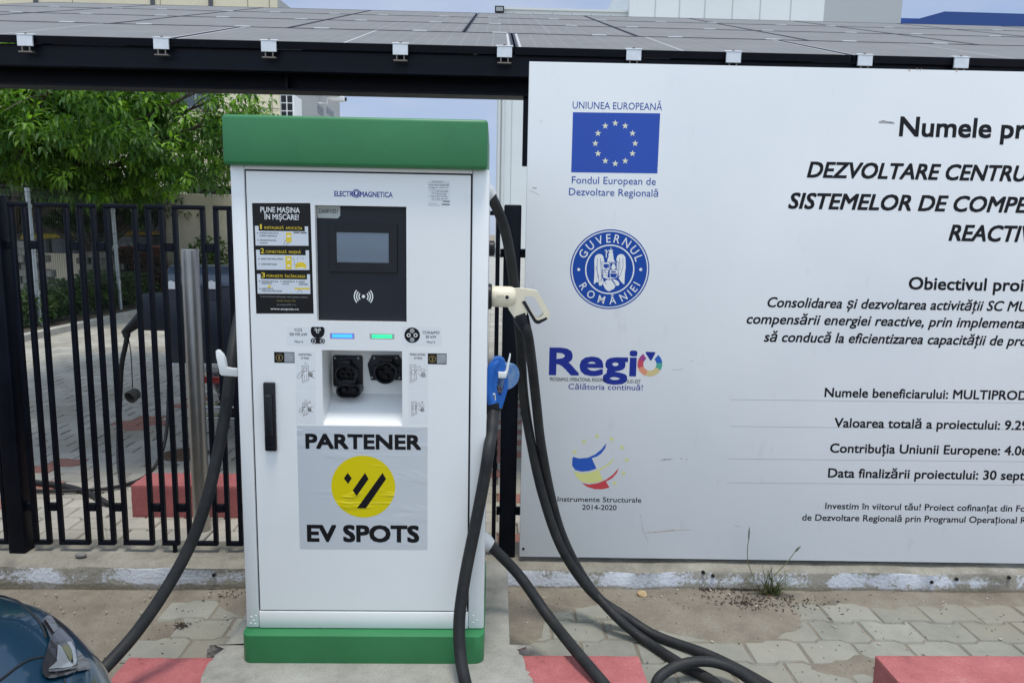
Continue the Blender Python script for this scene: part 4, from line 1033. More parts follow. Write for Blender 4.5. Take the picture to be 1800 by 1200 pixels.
s0 = Vector((XS - 0.006, FY + 0.20, gc.z + 0.012)) + Vector((0.75, 0, -0.65)).normalized() * 0.015
pathB = [s0, onY(884, 392, 2.44), onY(897, 450, 2.47), onY(906, 520, 2.50), onY(914, 590, 2.53), onY(920, 690, 2.57), onY(932, 770, 2.60), onY(954, 870, 2.61), onY(988, 965, 2.61), onY(1040, 1040, 2.62),
         onY(1100, 1083, 2.585), G(1155, 1117), G(1250, 1152), G(1340, 1199), G(1430, 1260), G(1460, 1340), G(1360, 1400), G(1230, 1370), G(1160, 1270, .02), G(1152, 1205, 0.03), G(1174, 1178, 0.05), G(1215, 1163, 0.065), G(1262, 1165, 0.062),
         G(1312, 1190, 0.055), G(1400, 1270, 0.05), G(1400, 1330, .045), G(1330, 1290, .03), G(1262, 1204), G(1200, 1168), G(1130, 1122), onY(1080, 1080, 2.56), onY(1028, 1018, 2.66), onY(990, 945, 2.66), onY(968, 870, 2.64), onY(951, 780, 2.60), onY(943, 710, 2.56), onY(935, 640, 2.50), ncen + nd*0.06 + Vector((0,0,0)), ncen + nd*0.01]
bm = B(); tube(bm, pathB, CR, 12, 8)
obj('cable', bm, RUBBER, CC, 180)

# blue plug on its hook with the cable hanging before the station, coming out of the lower outlet
BC = thing('charging_cable', onZ(840, 1190, 0), 'black cable ending in a blue plug hung on the right hook', 'charging cable')
BP = Plane((0, FY + 0.085, 0))
def bp(x, y): return BP.at(*BP.hit(780 + x/3, 580 + y/3))
bm = B()
body = [(258, 158), (272, 150), (300, 149), (318, 160), (326, 178), (328, 215), (338, 240), (340, 300), (326, 352), (308, 410), (298, 414), (228, 388), (227, 345), (230, 300), (240, 240), (248, 190)]
slot = [(283, 262), (306, 240), (320, 262), (318, 300), (300, 350), (280, 330)]
plate_hole(bm, dense(body), dense(slot, 1), lambda x, y: bp(x, y), (0, 0.05, 0))
bmesh.ops.bevel(bm, geom=[e for e in bm.edges if len(e.link_faces) == 2 and e.calc_face_angle(0) > 1.0], offset=0.010, segments=3, profile=0.5, affect='EDGES')
tube(bm, [bp(*p) + Vector((0, 0.010, 0)) for p in ((292, 168), (266, 188), (252, 225), (244, 275), (240, 330), (258, 388))], [0.012, 0.016, 0.0165, 0.016, 0.0165, 0.018], 12, 5)
BPL = obj('plug', bm, BLUE_PL, BC, 50)
bm = B(); prism(bm, [bp(*p) + Vector((0, -0.002, 0)) for p in ((257, 333), (271, 332), (276, 368), (262, 370))], (0, 0.004, 0)); obj('plug_label', bm, INK_WHITE, BPL)
bm = B()
for y in (342, 350, 358): prism(bm, [bp(*p) + Vector((0, -0.0032, 0)) for p in ((261, y), (270, y-1), (270.5, y+3), (261.5, y+4))], (0, 0.001, 0))
obj('plug_print', bm, INK, BPL)
cc0 = bp(262, 402) + Vector((0, 0.025, 0)); cd0 = (bp(250, 520) - bp(262, 402)).normalized()
bm = B(); lathe(bm, cc0, cd0, [(-0.012, 0.030), (0.0, 0.031), (0.012, 0.029), (0.016, 0.024), (0.03, 0.021)], 20); obj('cable_cuff', bm, BLACK_PL, BPL, 40)
# round nose cap of the blue plug with its pale label, pointing away to the back right
nc = BP.at(*BP.hit(780 + 348/3, 580 + 270/3)) + Vector((0, 0.05, 0))
bm = B(); lathe(bm, nc + Vector((-0.004, 0.03, 0.0)), (0.55, -0.80, -0.1), [(-0.035, 0.040), (0.0, 0.045), (0.004, 0.043)], 24); obj('plug_nose', bm, mat('pale_blue_plastic', (0.05, 0.17, 0.42), 0.3, var=0.3, vs=45, dark=(0.22, 0.34, 0.5)), BPL, 40)
s1 = Vector((XS, FY + 0.25, ge.z + 0.012)) + Vector((0.85, -0.1, -0.5)).normalized() * 0.02
pathD = [cc0 + cd0*0.01, onY(865, 752, FY + 0.045), onY(859, 792, FY - 0.020), onY(850, 848, FY - 0.030), onY(835, 925, FY - 0.042), onY(818, 1010, FY - 0.065), onY(808, 1080, FY - 0.09), onY(808, 1135, FY - 0.12), onY(816, 1190, FY - 0.17), onY(838, 1270, 1.95), G(868, 1322, PAD_Z + 0.024), G(905, 1390, PAD_Z + 0.020), G(950, 1450, 0.07), G(1010, 1460), G(1100, 1400), G(1128, 1330, .02), G(1108, 1262, .10), G(1060, 1200, .1345), G(1012, 1143, .155), onY(962, 1080, 2.37), onY(912, 1010, 2.44), s1]
PAD_CLEAR = True
bm = B(); tube(bm, pathD, CR + 0.001, 12, 8); obj('cable', bm, RUBBER, BC, 180)

# thick cable on the left hook, running down behind the dark blue car
AC = thing('charging_cable', onZ(250, 1190, 0), 'thick black cable resting on the left hook and sweeping down behind the blue car', 'charging cable')
bm = B(); tube(bm, [onY(440, 480, 2.62), onY(424, 540, 2.50), onY(412, 600, 2.36), onY(404, 660, 2.29), onY(397, 720, 2.27), onY(384, 790, 2.25), onY(363, 880, 2.22), onY(333, 960, 2.19), onY(290, 1038, 2.13), onY(240, 1110, 2.06), onY(185, 1172, 1.98), onY(120, 1235, 1.88), onY(40, 1300, 1.78), onZ(-120, 1360, 0.03), onZ(-330, 1330, 0.02), onZ(-560, 1290, 0.02)], [0.0175, 0.0185, 0.0195], 14, 8)
obj('cable', bm, RUBBER, AC, 180)
# ================================================================== metal fence
FNY = 3.03
FN = Plane((0, FNY - 0.010, 0))
def fx(px, py): return FN.hit(px, py).x
ztop = (FN.hit(92, 357).y + FN.hit(330, 360).y)/2
zbot = (FN.hit(135, 959).y + FN.hit(248, 957).y)/2
zr1 = FN.hit(140, 432).y; zr0 = FN.hit(165, 892).y
FE = thing('metal_fence', (-1.0, FNY, CZ), 'dark navy metal fence of looped bars standing on the kerb wall behind the station', 'fence')
def loop_bar(x0, x1):
    bm = B(); t = 0.0175
    for x in (x0, x1): box(bm, x - t/2, x + t/2, FNY - 0.011, FNY + 0.011, zbot + t, ztop - t, 0.0025, 1)
    box(bm, x0 - t/2, x1 + t/2, FNY - 0.0113, FNY + 0.0113, ztop - t + 0.0003, ztop, 0.003, 2); box(bm, x0 - t/2, x1 + t/2, FNY - 0.0113, FNY + 0.0113, zbot, zbot + t - 0.0003, 0.003, 2)
    obj('loop_bar', bm, NAVY_STEEL, FE, 40)
def connector(xa, xb):
    for z in (zr1, zr0):
        bm = B(); box(bm, xa + 0.0102, xb - 0.0102, FNY - 0.009, FNY + 0.009, z - 0.017, z + 0.017, 0.002, 1)
        obj('connector', bm, NAVY_STEEL, FE, 40)
px_ = (FN.hit(36, 962).x); xp0 = px_                                   # left post
xp1 = (fx(897, 380) + fx(895, 960))/2                                   # right post
def post(x, ylab=None):
    bm = B(); box(bm, x - 0.0345, x + 0.0345, FNY - 0.035, FNY + 0.035, CZ - 0.004, ztop + 0.025, 0.006, 3); o = obj('post', bm, NAVY_STEEL, FE, 40)
for x in (xp0, xp1, xp0 - (xp1 - xp0), xp1 + (xp1 - xp0), xp1 + 2*(xp1 - xp0)): post(x)
# spacing read from the photograph
edges = [(fx(22, 600)*0 + xp0 + 0.0345 + 0.030, None)]
N_ = fx(57, 900); 
def pattern(xa, xb, flip=False):
    span = (xb - xa) - 0.069
    unit = [('n', 0.0575), ('g', 0.055), ('w', 0.1165), ('g', 0.055)]
    n = int(span / 0.284); k = 0.948
    x = xa + 0.0345; prev = x - 0.0102; bars = []
    x += (span - n*0.284 + 0.055)/2
    for i in range(n):
        for kind, w in unit:
            if kind in 'nw': bars.append((x, x + w*k)); x += w*k
            else: x += w*k
    bars.append((x, x + 0.0575*k))
    pe = xa + 0.0345 - 0.0102
    for b0_, b1_ in bars:
        connector(pe, b0_); loop_bar(b0_, b1_); pe = b1_
    connector(pe, xb - 0.0345 + 0.0102)
pattern(xp0, xp1); pattern(xp0 - (xp1 - xp0), xp0); pattern(xp1, xp1 + (xp1 - xp0))
bm = B(); q = FN.hit(306, 965)
box(bm, q.x - 0.007, q.x + 0.007, FNY - 0.008, FNY + 0.008, CZ - 0.003, zbot + 0.002, 0.001); obj('foot_pin', bm, NAVY_STEEL, FE)

# ================================================================== billboard
SANG = R(-0.7)
s0_ = onY(915, 978, 2.955)
SP = Plane((s0_.x, s0_.y, 0), SANG)
SIGNM = bpy.data.materials.new('billboard_sheet'); SIGNM.use_nodes = True
nt = SIGNM.node_tree; N = nt.nodes; L = nt.links; p = N['Principled BSDF']; p.inputs['Roughness'].default_value = 0.38
tc = N.new('ShaderNodeTexCoord')
n1 = N.new('ShaderNodeTexNoise'); n1.inputs['Scale'].default_value = 1.4; n1.inputs['Detail'].default_value = 6; L.new(tc.outputs['Object'], n1.inputs['Vector'])
r1 = N.new('ShaderNodeValToRGB'); r1.color_ramp.elements[0].position = 0.3; r1.color_ramp.elements[0].color = (0.70, 0.72, 0.73, 1); r1.color_ramp.elements[1].position = 0.7; r1.color_ramp.elements[1].color = (0.78, 0.79, 0.79, 1); L.new(n1.outputs['Fac'], r1.inputs['Fac'])
mp = N.new('ShaderNodeMapping'); mp.inputs['Scale'].default_value = (5, 5, 1.6); L.new(tc.outputs['Object'], mp.inputs['Vector'])
n2 = N.new('ShaderNodeTexNoise'); n2.inputs['Scale'].default_value = 2.2; n2.inputs['Detail'].default_value = 12; n2.inputs['Roughness'].default_value = 0.75; L.new(mp.outputs['Vector'], n2.inputs['Vector'])
r2 = N.new('ShaderNodeValToRGB'); r2.color_ramp.elements[0].position = 0.60; r2.color_ramp.elements[0].color = (0,0,0,1); r2.color_ramp.elements[1].position = 0.82; r2.color_ramp.elements[1].color = (0.45,)*3 + (1,); L.new(n2.outputs['Fac'], r2.inputs['Fac'])
mx = N.new('ShaderNodeMixRGB'); mx.inputs[2].default_value = (0.42, 0.41, 0.37, 1); L.new(r2.outputs['Color'], mx.inputs['Fac']); L.new(r1.outputs['Color'], mx.inputs[1]); L.new(mx.outputs['Color'], p.inputs['Base Color'])
n4 = N.new('ShaderNodeTexNoise'); n4.inputs['Scale'].default_value = 1.1; n4.inputs['Detail'].default_value = 2; L.new(tc.outputs['Object'], n4.inputs['Vector']); b4 = N.new('ShaderNodeBump'); b4.inputs['Strength'].default_value = 0.12; b4.inputs['Distance'].default_value = 0.02; L.new(n4.outputs['Fac'], b4.inputs['Height']); L.new(b4.outputs['Normal'], p.inputs['Normal'])
zl0 = SP.hit(915, 978).y; zl1 = SP.hit(928, 108).y; su0 = (SP.hit(928, 108).x + SP.hit(915, 978).x)/2; SW = 3.0
zr_0 = SP.hit(1790, 992).y
SG = thing('billboard', SP.at(SW/2, zl0, 0), 'large white project billboard with blue flag and round seal, mounted on the fence', 'billboard')
bm = B(); q = [SP.at(su0, zl0), SP.at(su0 + SW, (zl0 + zr_0)/2), SP.at(su0 + SW, zl1), SP.at(su0, zl1)]
prism(bm, q, -SP.n*0.022, 0.003, 2)
obj('panel', bm, SIGNM, SG, 40)
bm = B()
for u in (0.35, 1.5, 2.65):
    c = SP.at(su0 + u, (zl0 + zl1)/2, -0.036); obox(bm, c, SP.u, 0.02, SP.v, (zl1 - zl0)/2 - 0.05, SP.n, 0.0138)
obj_each('mounting_rail', bm, GALV, SG)
bm = B(); lathe(bm, SP.at(*SP.hit(920, 964), 0.0), SP.n, [(-0.001, 0.006), (0.004, 0.005), (0.005, 0.0005)], 10); obj('mounting_screw', bm, INK, SG, 60)
def sl(s, xl, xr, yb, cap, m=INK, nm='lettering', **kw):
    kw.setdefault('eps', 0.0012); kw.setdefault('off', 0.010)
    dy = (xr - xl) * 0.0185
    return lettering(nm, SP, s, xl, yb, xr, yb + dy, cap, m, SG, **kw)
sl('UNIUNEA EUROPEANĂ', 1006.5, 1163.5, 191, 12.2, INK_BLUE, off=0.0)
FLAG = sheet(SP, 0, 0, 0, 0, 'flag_print', mat('flag_blue', (0.008, 0.065, 0.40), 0.4, var=0.05, vs=3), SG, 0.0010, thick=0.0005, quad=[(1004, 303), (1155.5, 305), (1160.5, 199.5), (1007, 197.5)])
bm = B()
for k in range(12): a = R(30*k); star(bm, SP, 1081.5 + 35*math.sin(a), 252.3 - 35.5*math.cos(a), 5.9, 0.0016)
link_flat('flag_stars', bm, mat('cream_ink', (0.76, 0.74, 0.55), 0.45), FLAG, SP)
sl('Fondul European de', 1005, 1152.5, 322.5, 12.5, INK_BLUE, off=0.001)
sl('Dezvoltare Regională', 1000, 1156.5, 343, 12.5, INK_BLUE, off=0.001)
# round seal
ex, ey = 1071.8, 473.6
bm = B(); flat_ring(bm, SP, ex, ey, 67.6, 69.6, 0.0012, seg=80); flat_disc(bm, SP, ex, ey, 65.4, 0.0010, 80); SEAL = link_flat('round_seal', bm, INK_BLUE, SG, SP)
bm = B(); flat_ring(bm, SP, ex, ey, 41.0, 43.3, 0.0016, seg=80)
for dx in (-54.5, 54.5): flat_disc(bm, SP, ex + dx, ey, 2.7, 0.0016, 16)
link_flat('seal_ring', bm, INK_WHITE, SEAL, SP)
def arc_text(bm, s, rad, a_mid, a_span, cap, top, off=0.006):
    n = len(s); adv = []
    for ch in s:
        V, _ = _glyphs(ch, off); adv.append(max(v[0] for v in V) - min(v[0] for v in V) + 0.16)
    tot = sum(adv); c = SP.hit(ex, ey); k = (SP.hit(ex + 50, ey) - c).length/50; acc = 0
    for ch, w in zip(s, adv):
        f = (acc + w/2)/tot - 0.5; acc += w
        a = R(a_mid + (-f if top else f)*a_span); V, Fc = _glyphs(ch, off); x0 = (max(v[0] for v in V) + min(v[0] for v in V))/2
        sc = cap*k/cap_h(off); rot = a - math.pi/2 if top else a + math.pi/2
        base = rad*k; px = c.x + base*math.cos(a); py = c.y + base*math.sin(a); vs = []
        for x, y in V:
            X = (x - x0)*sc*0.92; Y = y*sc
            vs.append(bm.verts.new(SP.at(px + X*math.cos(rot) - Y*math.sin(rot), py + X*math.sin(rot) + Y*math.cos(rot), 0.0016)))
        for q in Fc: bm.faces.new([vs[i] for i in q])
bm = B(); arc_text(bm, 'GUVERNUL', 47.0, 88, 146, 14.5, True); arc_text(bm, 'ROMÂNIEI', 61.0, 271, 132, 13.5, False); link_flat('seal_lettering', bm, INK_WHITE, SEAL, SP)
bm = B()   # eagle
E_ = lambda x, y: (990 + x*0.14167, 390 + y*0.14167)
for q in ([(386, 470), (396, 425), (425, 402), (455, 398), (480, 405), (498, 432), (505, 468), (512, 500), (482, 510), (478, 690), (466, 740), (440, 752), (412, 745), (380, 775), (388, 620)],
          [(658, 470), (668, 430), (690, 405), (720, 398), (750, 408), (772, 440), (776, 560), (765, 640), (758, 775), (735, 760), (712, 735), (690, 700), (680, 510)],
          [(478, 500), (684, 500), (680, 640), (670, 690), (570, 718), (490, 690)],
          [(545, 500), (552, 455), (565, 430), (560, 405), (575, 372), (600, 362), (618, 390), (622, 430), (628, 470), (650, 500)],
          [(488, 762), (515, 735), (555, 712), (590, 712), (625, 760), (648, 795), (630, 830), (590, 848), (572, 862), (545, 850), (520, 830)],
          [(465, 710), (492, 700), (500, 740), (478, 790), (446, 790), (440, 760)], [(605, 715), (640, 712), (680, 735), (698, 760), (688, 790), (655, 790)],
          [(566, 372), (560, 345), (580, 352), (592, 335), (604, 352), (618, 345), (614, 372)], [(588, 340), (588, 318), (596, 318), (596, 340)]):
    flat_poly(bm, SP, [E_(*p) for p in q], 0.0016)
for s in ([(534, 345), (534, 440)], [(522, 360), (546, 360)], [(518, 352), (550, 378)]): stroke(bm, SP, [E_(*p) for p in s], 1.6, 0.0017)
link_flat('eagle', bm, INK_WHITE, SEAL, SP)
bm = B()
for q in ([(498, 520), (510, 530), (518, 516), (526, 530), (534, 514), (545, 530), (556, 518), (566, 530), (568, 572), (550, 560), (544, 585), (534, 575), (526, 588), (518, 562), (504, 575)], [(582, 508), (664, 508), (664, 590), (640, 590), (655, 560), (640, 535), (640, 520), (610, 520), (608, 540), (592, 560), (606, 590), (582, 590)],
          [(584, 640), (666, 640), (662, 680), (640, 690), (600, 690), (586, 680)], [(560, 600), (574, 600), (578, 690), (548, 690)], [(596, 612), (650, 612), (655, 630), (590, 630)]):
    flat_poly(bm, SP, [E_(*p) for p in q], 0.0021)
for s in ([(478, 500), (684, 500), (680, 640), (670, 690), (570, 718), (490, 690), (478, 500)], [(574, 500), (576, 715)], [(484, 597), (680, 597)], [(424, 455), (420, 600), (440, 740)], [(462, 455), (470, 600), (476, 690)], [(700, 455), (704, 600)], [(740, 455), (742, 560), (715, 640), (690, 690)], [(405, 550), (440, 690)], [(490, 605), (520, 605), (520, 630), (550, 630)], [(484, 630), (510, 630)], [(470, 710), (480, 730)], [(660, 705), (680, 725)], [(510, 720), (530, 770)], [(610, 720), (650, 770)]):
    stroke(bm, SP, [E_(*p) for p in s], 0.75, 0.0022)
for c_ in ((502, 662), (534, 662), (620, 658), (646, 658)): flat_disc(bm, SP, *E_(*c_), 1.0, 0.0024, 8)
link_flat('eagle_detail', bm, INK_BLUE, SEAL, SP)
# region programme logo
sl('Regi', 966.5, 1117, 657, 45, INK_NAVY, 'programme_lettering', off=0.0, heavy=0.040)
LR = None; bm = B(); cxr, cyr = 1142.3, 639.8
cols_ = [((0.008, 0.10, 0.46), 8, 50), ((0.06, 0.36, 0.26), -28, 8), ((0.62, 0.50, 0.24), -108, -28), ((0.70, 0.28, 0.16), -160, -108), ((0.55, 0.06, 0.10), -205, -160), ((0.32, 0.04, 0.22), -236, -205)]
ms = []
for i, (c_, a0, a1) in enumerate(cols_):
    flat_ring(bm, SP, cxr, cyr, 11.5, 21.8, 0.0012, a0, a1, mi=i); ms.append(mat('logo_wedge_%s' % ['blue', 'green', 'yellow', 'orange', 'red', 'purple'][i], c_, 0.45))
RO = link_flat('colour_wheel', bm, ms, SG, SP)
bm = B(); flat_poly(bm, SP, [(1134.5, 620), (1136, 618), (1151, 618.5), (1152, 620.5), (1145.5, 632.5), (1144, 633.5), (1142.5, 632.5)], 0.0014); link_flat('wheel_pointer', bm, INK_NAVY, RO, SP)
sl('PROGRAMUL OPERAȚIONAL REGIONAL', 966.5, 1067, 669, 6.2, INK, off=0.004); sl('SUD-EST', 1101.5, 1126, 673, 6.0, INK, off=0.004)
sl('Călătoria continuă!', 999, 1129.5, 683.5, 9.6, INK_NAVY, off=0.004)
# structural instruments logo
Q_ = lambda x, y: (920 + x/3.528, 580 + y/3.528)
m3 = [mat('emblem_blue', (0.010, 0.085, 0.44), 0.45), mat('emblem_yellow', (0.66, 0.66, 0.24), 0.45), INK_RED]
bm = B()
for i, q in enumerate(([(307, 785), (345, 795), (400, 790), (445, 770), (488, 735), (515, 698), (508, 730), (482, 765), (455, 783), (424, 793), (453, 857), (410, 872), (360, 876), (322, 866), (303, 840), (303, 805)],
      [(312, 874), (350, 885), (400, 884), (450, 870), (500, 845), (540, 812), (568, 785), (545, 822), (510, 850), (468, 873), (497, 930), (455, 943), (410, 948), (360, 938), (330, 912)],
      [(362, 947), (410, 956), (460, 948), (510, 928), (555, 895), (592, 853), (580, 885), (550, 918), (512, 938), (534, 975), (490, 986), (440, 985), (395, 970)])):
    flat_poly(bm, SP, [Q_(*p) for p in q], 0.0012 + i*0.0001, i)
EM = link_flat('striped_emblem', bm, m3, SG, SP)
bm = B()
for x, y in ((318, 754), (376, 690), (457, 658), (546, 675), (611, 728), (641, 805), (622, 887), (566, 948)): star(bm, SP, *Q_(x, y), 5.3, 0.0016)
link_flat('emblem_stars', bm, m3[1], EM, SP)
sl('Instrumente Structurale', 980, 1127, 880.3, 8.6, INK, off=0.010); sl('2014-2020', 1023.5, 1083.5, 895, 8.6, INK, off=0.010)
# right-hand text, cut by the edge of the view
IT = dict(shear=0.20)
sl('Numele pr', 1581, 1802, 239, 33, off=0.026)
sl('DEZVOLTARE CENTRU', 1419, 1806, 311.5, 26.5, off=0.027, **IT)
sl('SISTEMELOR DE COMPE', 1386, 1806, 366, 26.5, off=0.027, **IT)
sl('REACTIV', 1668, 1818, 422.5, 27, off=0.027, **IT)
sl('Obiectivul proi', 1597, 1797.5, 508, 21, off=0.024)
sl('Consolidarea și dezvoltarea activității SC MU', 1349, 1807, 539, 17, off=0.019, **IT)
sl('compensării energiei reactive, prin implementa', 1312.5, 1800, 568, 17, off=0.019, **IT)
sl('să conducă la eficientizarea capacității de pro', 1343, 1805, 599.5, 17, off=0.019, **IT)
sl('Numele beneficiarului: MULTIPROD', 1449.5, 1805, 696.5, 15.5, off=0.022)
sl('Valoarea totală a proiectului: 9.29', 1466.5, 1806, 749.5, 15.5, off=0.022)
sl('Contribuția Uniunii Europene: 4.06', 1459, 1806, 794, 15.5, off=0.022)
sl('Data finalizării proiectului: 30 septe', 1455.5, 1811, 837.5, 15.5, off=0.022)
sl('Investim în viitorul tău! Proiect cofinanțat din Fo', 1450.5, 1802, 893, 10.8, off=0.016)
sl('de Dezvoltare Regională prin Programul Operațional R', 1410, 1803, 913, 10.8, off=0.016)
bm = B()
for x0, y0, y1 in ((1284, 702, 709), (1283, 749, 756), (1278, 806, 812), (1278, 848, 853)): stroke(bm, SP, [(x0, y0), (1900, y1)], 0.5, 0.0011)
link_flat('ruled_line', bm, mat('thin_grey_ink', (0.25, 0.26, 0.27), 0.5), SG, SP)
# scuffs and rust marks that stay on the sheet
bm = B()
for pts, w, i in (([(1546, 215), (1552, 213), (1560, 215), (1570, 216)], 3.0, 0), ([(1545, 216), (1573, 217)], 1.2, 0), ([(1134, 936), (1160, 934), (1185, 931)], 1.8, 1), ([(1170, 933), (1215, 930)], 0.9, 1), ([(1166, 807), (1182, 806)], 1.6, 0), ([(1160, 809), (1180, 807)], 0.9, 0), ([(1196, 805), (1199, 806)], 1.6, 0), ([(1206, 806), (1208, 806.5)], 1.8, 0), ([(1126, 905), (1130, 930), (1139, 953)], 2.0, 2), ([(1292, 923), (1300, 925)], 1.4, 3), ([(936, 330), (943, 331)], 1.6, 0), ([(930, 335), (940, 338), (948, 343)], 0.9, 2), ([(1181, 650), (1200, 649)], 1.2, 2), ([(1214, 635), (1219, 634.5)], 1.2, 2), ([(1618, 124), (1620, 121)], 1.3, 1), ([(1597, 122.5), (1599, 125)], 2.6, 1), ([(1681, 124), (1682, 126.5)], 2.2, 1), ([(950, 215), (952, 212)], 1.0, 2), ([(1612, 120.5), (1612, 124)], 1.5, 1)):
    stroke(bm, SP, pts, w, 0.0010, mi=i)
link_flat('scuff_mark', bm, [mat('scuff_dark', (0.20, 0.20, 0.20), 0.7, var=0.5, vs=80, dark=(0.5, 0.5, 0.5)), mat('rust_mark', (0.36, 0.22, 0.13), 0.8, var=0.4, vs=60, dark=(0.6, 0.55, 0.5)), mat('scuff_pale', (0.52, 0.54, 0.56), 0.6, var=0.1, vs=50), mat('scuff_green', (0.50, 0.52, 0.42), 0.7)], SG, SP)
build = tag(build_pad(), 'rough poured concrete pad with mortar collar under the charging station', 'concrete pad')
# ================================================================== solar canopy
CNY = 3.84
TILT = R(17.5)
e0 = onY(905, 83, CNY); CNZ = e0.z
eu = Vector((0, math.cos(TILT), math.sin(TILT))); en = Vector((0, -math.sin(TILT), math.cos(TILT)))
SC_ = thing('solar_canopy', (e0.x, CNY + 2.2, 0), 'dark steel carport roofed with tilted grey solar panels and white edge clamps', 'solar canopy')
def glass_mat(name, wide):
    m = bpy.data.materials.new(name); m.use_nodes = True; nt = m.node_tree; N = nt.nodes; L = nt.links; p = N['Principled BSDF']
    p.inputs['Roughness'].default_value = 0.5; p.inputs['Specular IOR Level'].default_value = 0.22
    tc = N.new('ShaderNodeTexCoord'); br = N.new('ShaderNodeTexBrick'); br.offset = 0.0; br.inputs['Scale'].default_value = 1.0
    br.inputs['Brick Width'].default_value = 0.082; br.inputs['Row Height'].default_value = 0.16; br.inputs['Mortar Size'].default_value = 0.0022; br.inputs['Mortar Smooth'].default_value = 0.0
    br.inputs['Color1'].default_value = (0.175, 0.170, 0.160, 1); br.inputs['Color2'].default_value = (0.185, 0.180, 0.169, 1); br.inputs['Mortar'].default_value = (0.25, 0.245, 0.23, 1)
    L.new(tc.outputs['Object'], br.inputs['Vector'])
    n = N.new('ShaderNodeTexNoise'); n.inputs['Scale'].default_value = 3; n.inputs['Detail'].default_value = 8; L.new(tc.outputs['Object'], n.inputs['Vector'])
    mr = N.new('ShaderNodeMapRange'); mr.inputs['To Min'].default_value = 0.8; mr.inputs['To Max'].default_value = 1.2; L.new(n.outputs['Fac'], mr.inputs['Value'])
    mx = N.new('ShaderNodeMixRGB'); mx.blend_type = 'MULTIPLY'; mx.inputs['Fac'].default_value = 1; L.new(br.outputs['Color'], mx.inputs[1]); L.new(mr.outputs['Result'], mx.inputs[2]); L.new(mx.outputs['Color'], p.inputs['Base Color'])
    return m
GLASS = glass_mat('dusty_solar_glass', True)
FRAME = mat('black_anodised_frame', (0.006, 0.007, 0.012), 0.4, var=0.2, vs=20, spec=0.2)
BUSW = mat('white_backsheet', (0.48, 0.48, 0.47), 0.5)
FRH = 0.036
def make_panel(w, h, lines=False):
    """built flat around its own centre, top of the frame at z = 0"""
    bm = B(); f = 0.011
    for a in ((-w/2, w/2, -h/2, -h/2 + f), (-w/2, w/2, h/2 - f, h/2)): box(bm, a[0], a[1], a[2], a[3], -FRH, 0)
    for a in ((-w/2, -w/2 + f), (w/2 - f, w/2)): box(bm, a[0], a[1], -h/2 + f, h/2 - f, -FRH, -0.0003)
    bmesh.ops.recalc_face_normals(bm, faces=bm.faces[:]); o = link_mesh('solar_panel', bm, FRAME); 
    bm = B(); box(bm, -w/2 + f, w/2 - f, -h/2 + f, h/2 - f, -0.008, -0.002); g = link_mesh('glass', bm, GLASS); g.parent = o
    bm = B(); box(bm, -0.005, 0.005, -h/2 + f, h/2 - f, -0.0019, -0.0014)
    if lines:
        for s in (-1, 1): box(bm, s*(w/2 - f - 0.012) - 0.006, s*(w/2 - f - 0.012) + 0.006, -h/2 + f, h/2 - f, -0.0019, -0.0014)
    s = link_mesh('centre_strip', bm, BUSW if lines else mat('faint_backsheet', (0.24, 0.235, 0.225), 0.5)); s.parent = o
    return o
ROT = Matrix.Rotation(TILT, 4, 'X').to_euler()
seams1 = [onY(300, 68, CNY).x, e0.x, onY(1504, 98, CNY).x]
PWD = (seams1[2] - seams1[0]) / 2; PH = 1.13
def place(o, cxw, s):
    p = Vector((cxw, CNY, CNZ)) + eu*s
    o.parent = SC_; o.location = p - SC_.location; o.rotation_euler = ROT
first = make_panel(PWD - 0.010, PH - 0.012, True)
W2 = PWD * 0.672
cor = Vector((seams1[1], CNY, CNZ))
def on_plane(px, py):
    d = ray(px, py); t = (cor - CO).dot(en) / d.dot(en); return CO + d*t
sa = on_plane(487, 53); W2x = (on_plane(1442, 75).x - on_plane(487, 53).x)/3
XA = sa.x - W2x*3
k = 0
XLEFT = XA
i = -3
while True:
    c = seams1[1] + (i + 0.5)*PWD
    i += 1
    if c - PWD/2 < XLEFT - 0.3: continue
    if c > 6.5: break
    o = first if k == 0 else copy_tree(first); place(o, c, PH/2); k += 1
second = None
for row in range(1, 4):
    for j in range(11):
        c = XA + (j + 0.5)*W2x
        if second is None: second = make_panel(W2x - 0.010, PH - 0.012); o = second
        else: o = copy_tree(second)
        place(o, c, PH*(row + 0.5))
XR_ = XA + 11*W2x
# clamps
CLAMP = mat('white_aluminium', (0.72, 0.74, 0.75), 0.38, metal=0.2, var=0.08, vs=30)
def clamp(x):
    bm = B()
    b = Vector((x, CNY, CNZ))
    obox(bm, b + Vector((0, -0.006, -0.026)), Vector((1,0,0)), 0.037, Vector((0,1,0)), 0.005, Vector((0,0,1)), 0.026, 0.001)
    obox(bm, b + eu*0.004 + en*0.0035, Vector((1,0,0)), 0.042, eu, 0.016, en, 0.003, 0.001)
    o = obj('edge_clamp', bm, CLAMP, SC_)
    bm = B()
    for s in (-0.018, 0.018): box(bm, x + s - 0.003, x + s + 0.003, CNY - 0.006, CNY, CNZ - 0.075, CNZ - 0.0522)
    box(bm, x - 0.034, x + 0.034, CNY - 0.012, CNY + 0.012, CNZ - 0.081, CNZ - 0.0755)
    lathe(bm, b + eu*0.004 + en*0.0068, en, [(0, 0.007), (0.005, 0.007)], 6)
    obj('clamp_bolt', bm, mat('clamp_steel', (0.22, 0.19, 0.16), 0.5, metal=0.6), o)
for px, py in ((45, 64), (284, 68), (473, 73), (704, 78), (887, 83), (1114, 89), (1289, 94), (1520, 99), (1689, 103)): clamp(onY(px, py, CNY).x)
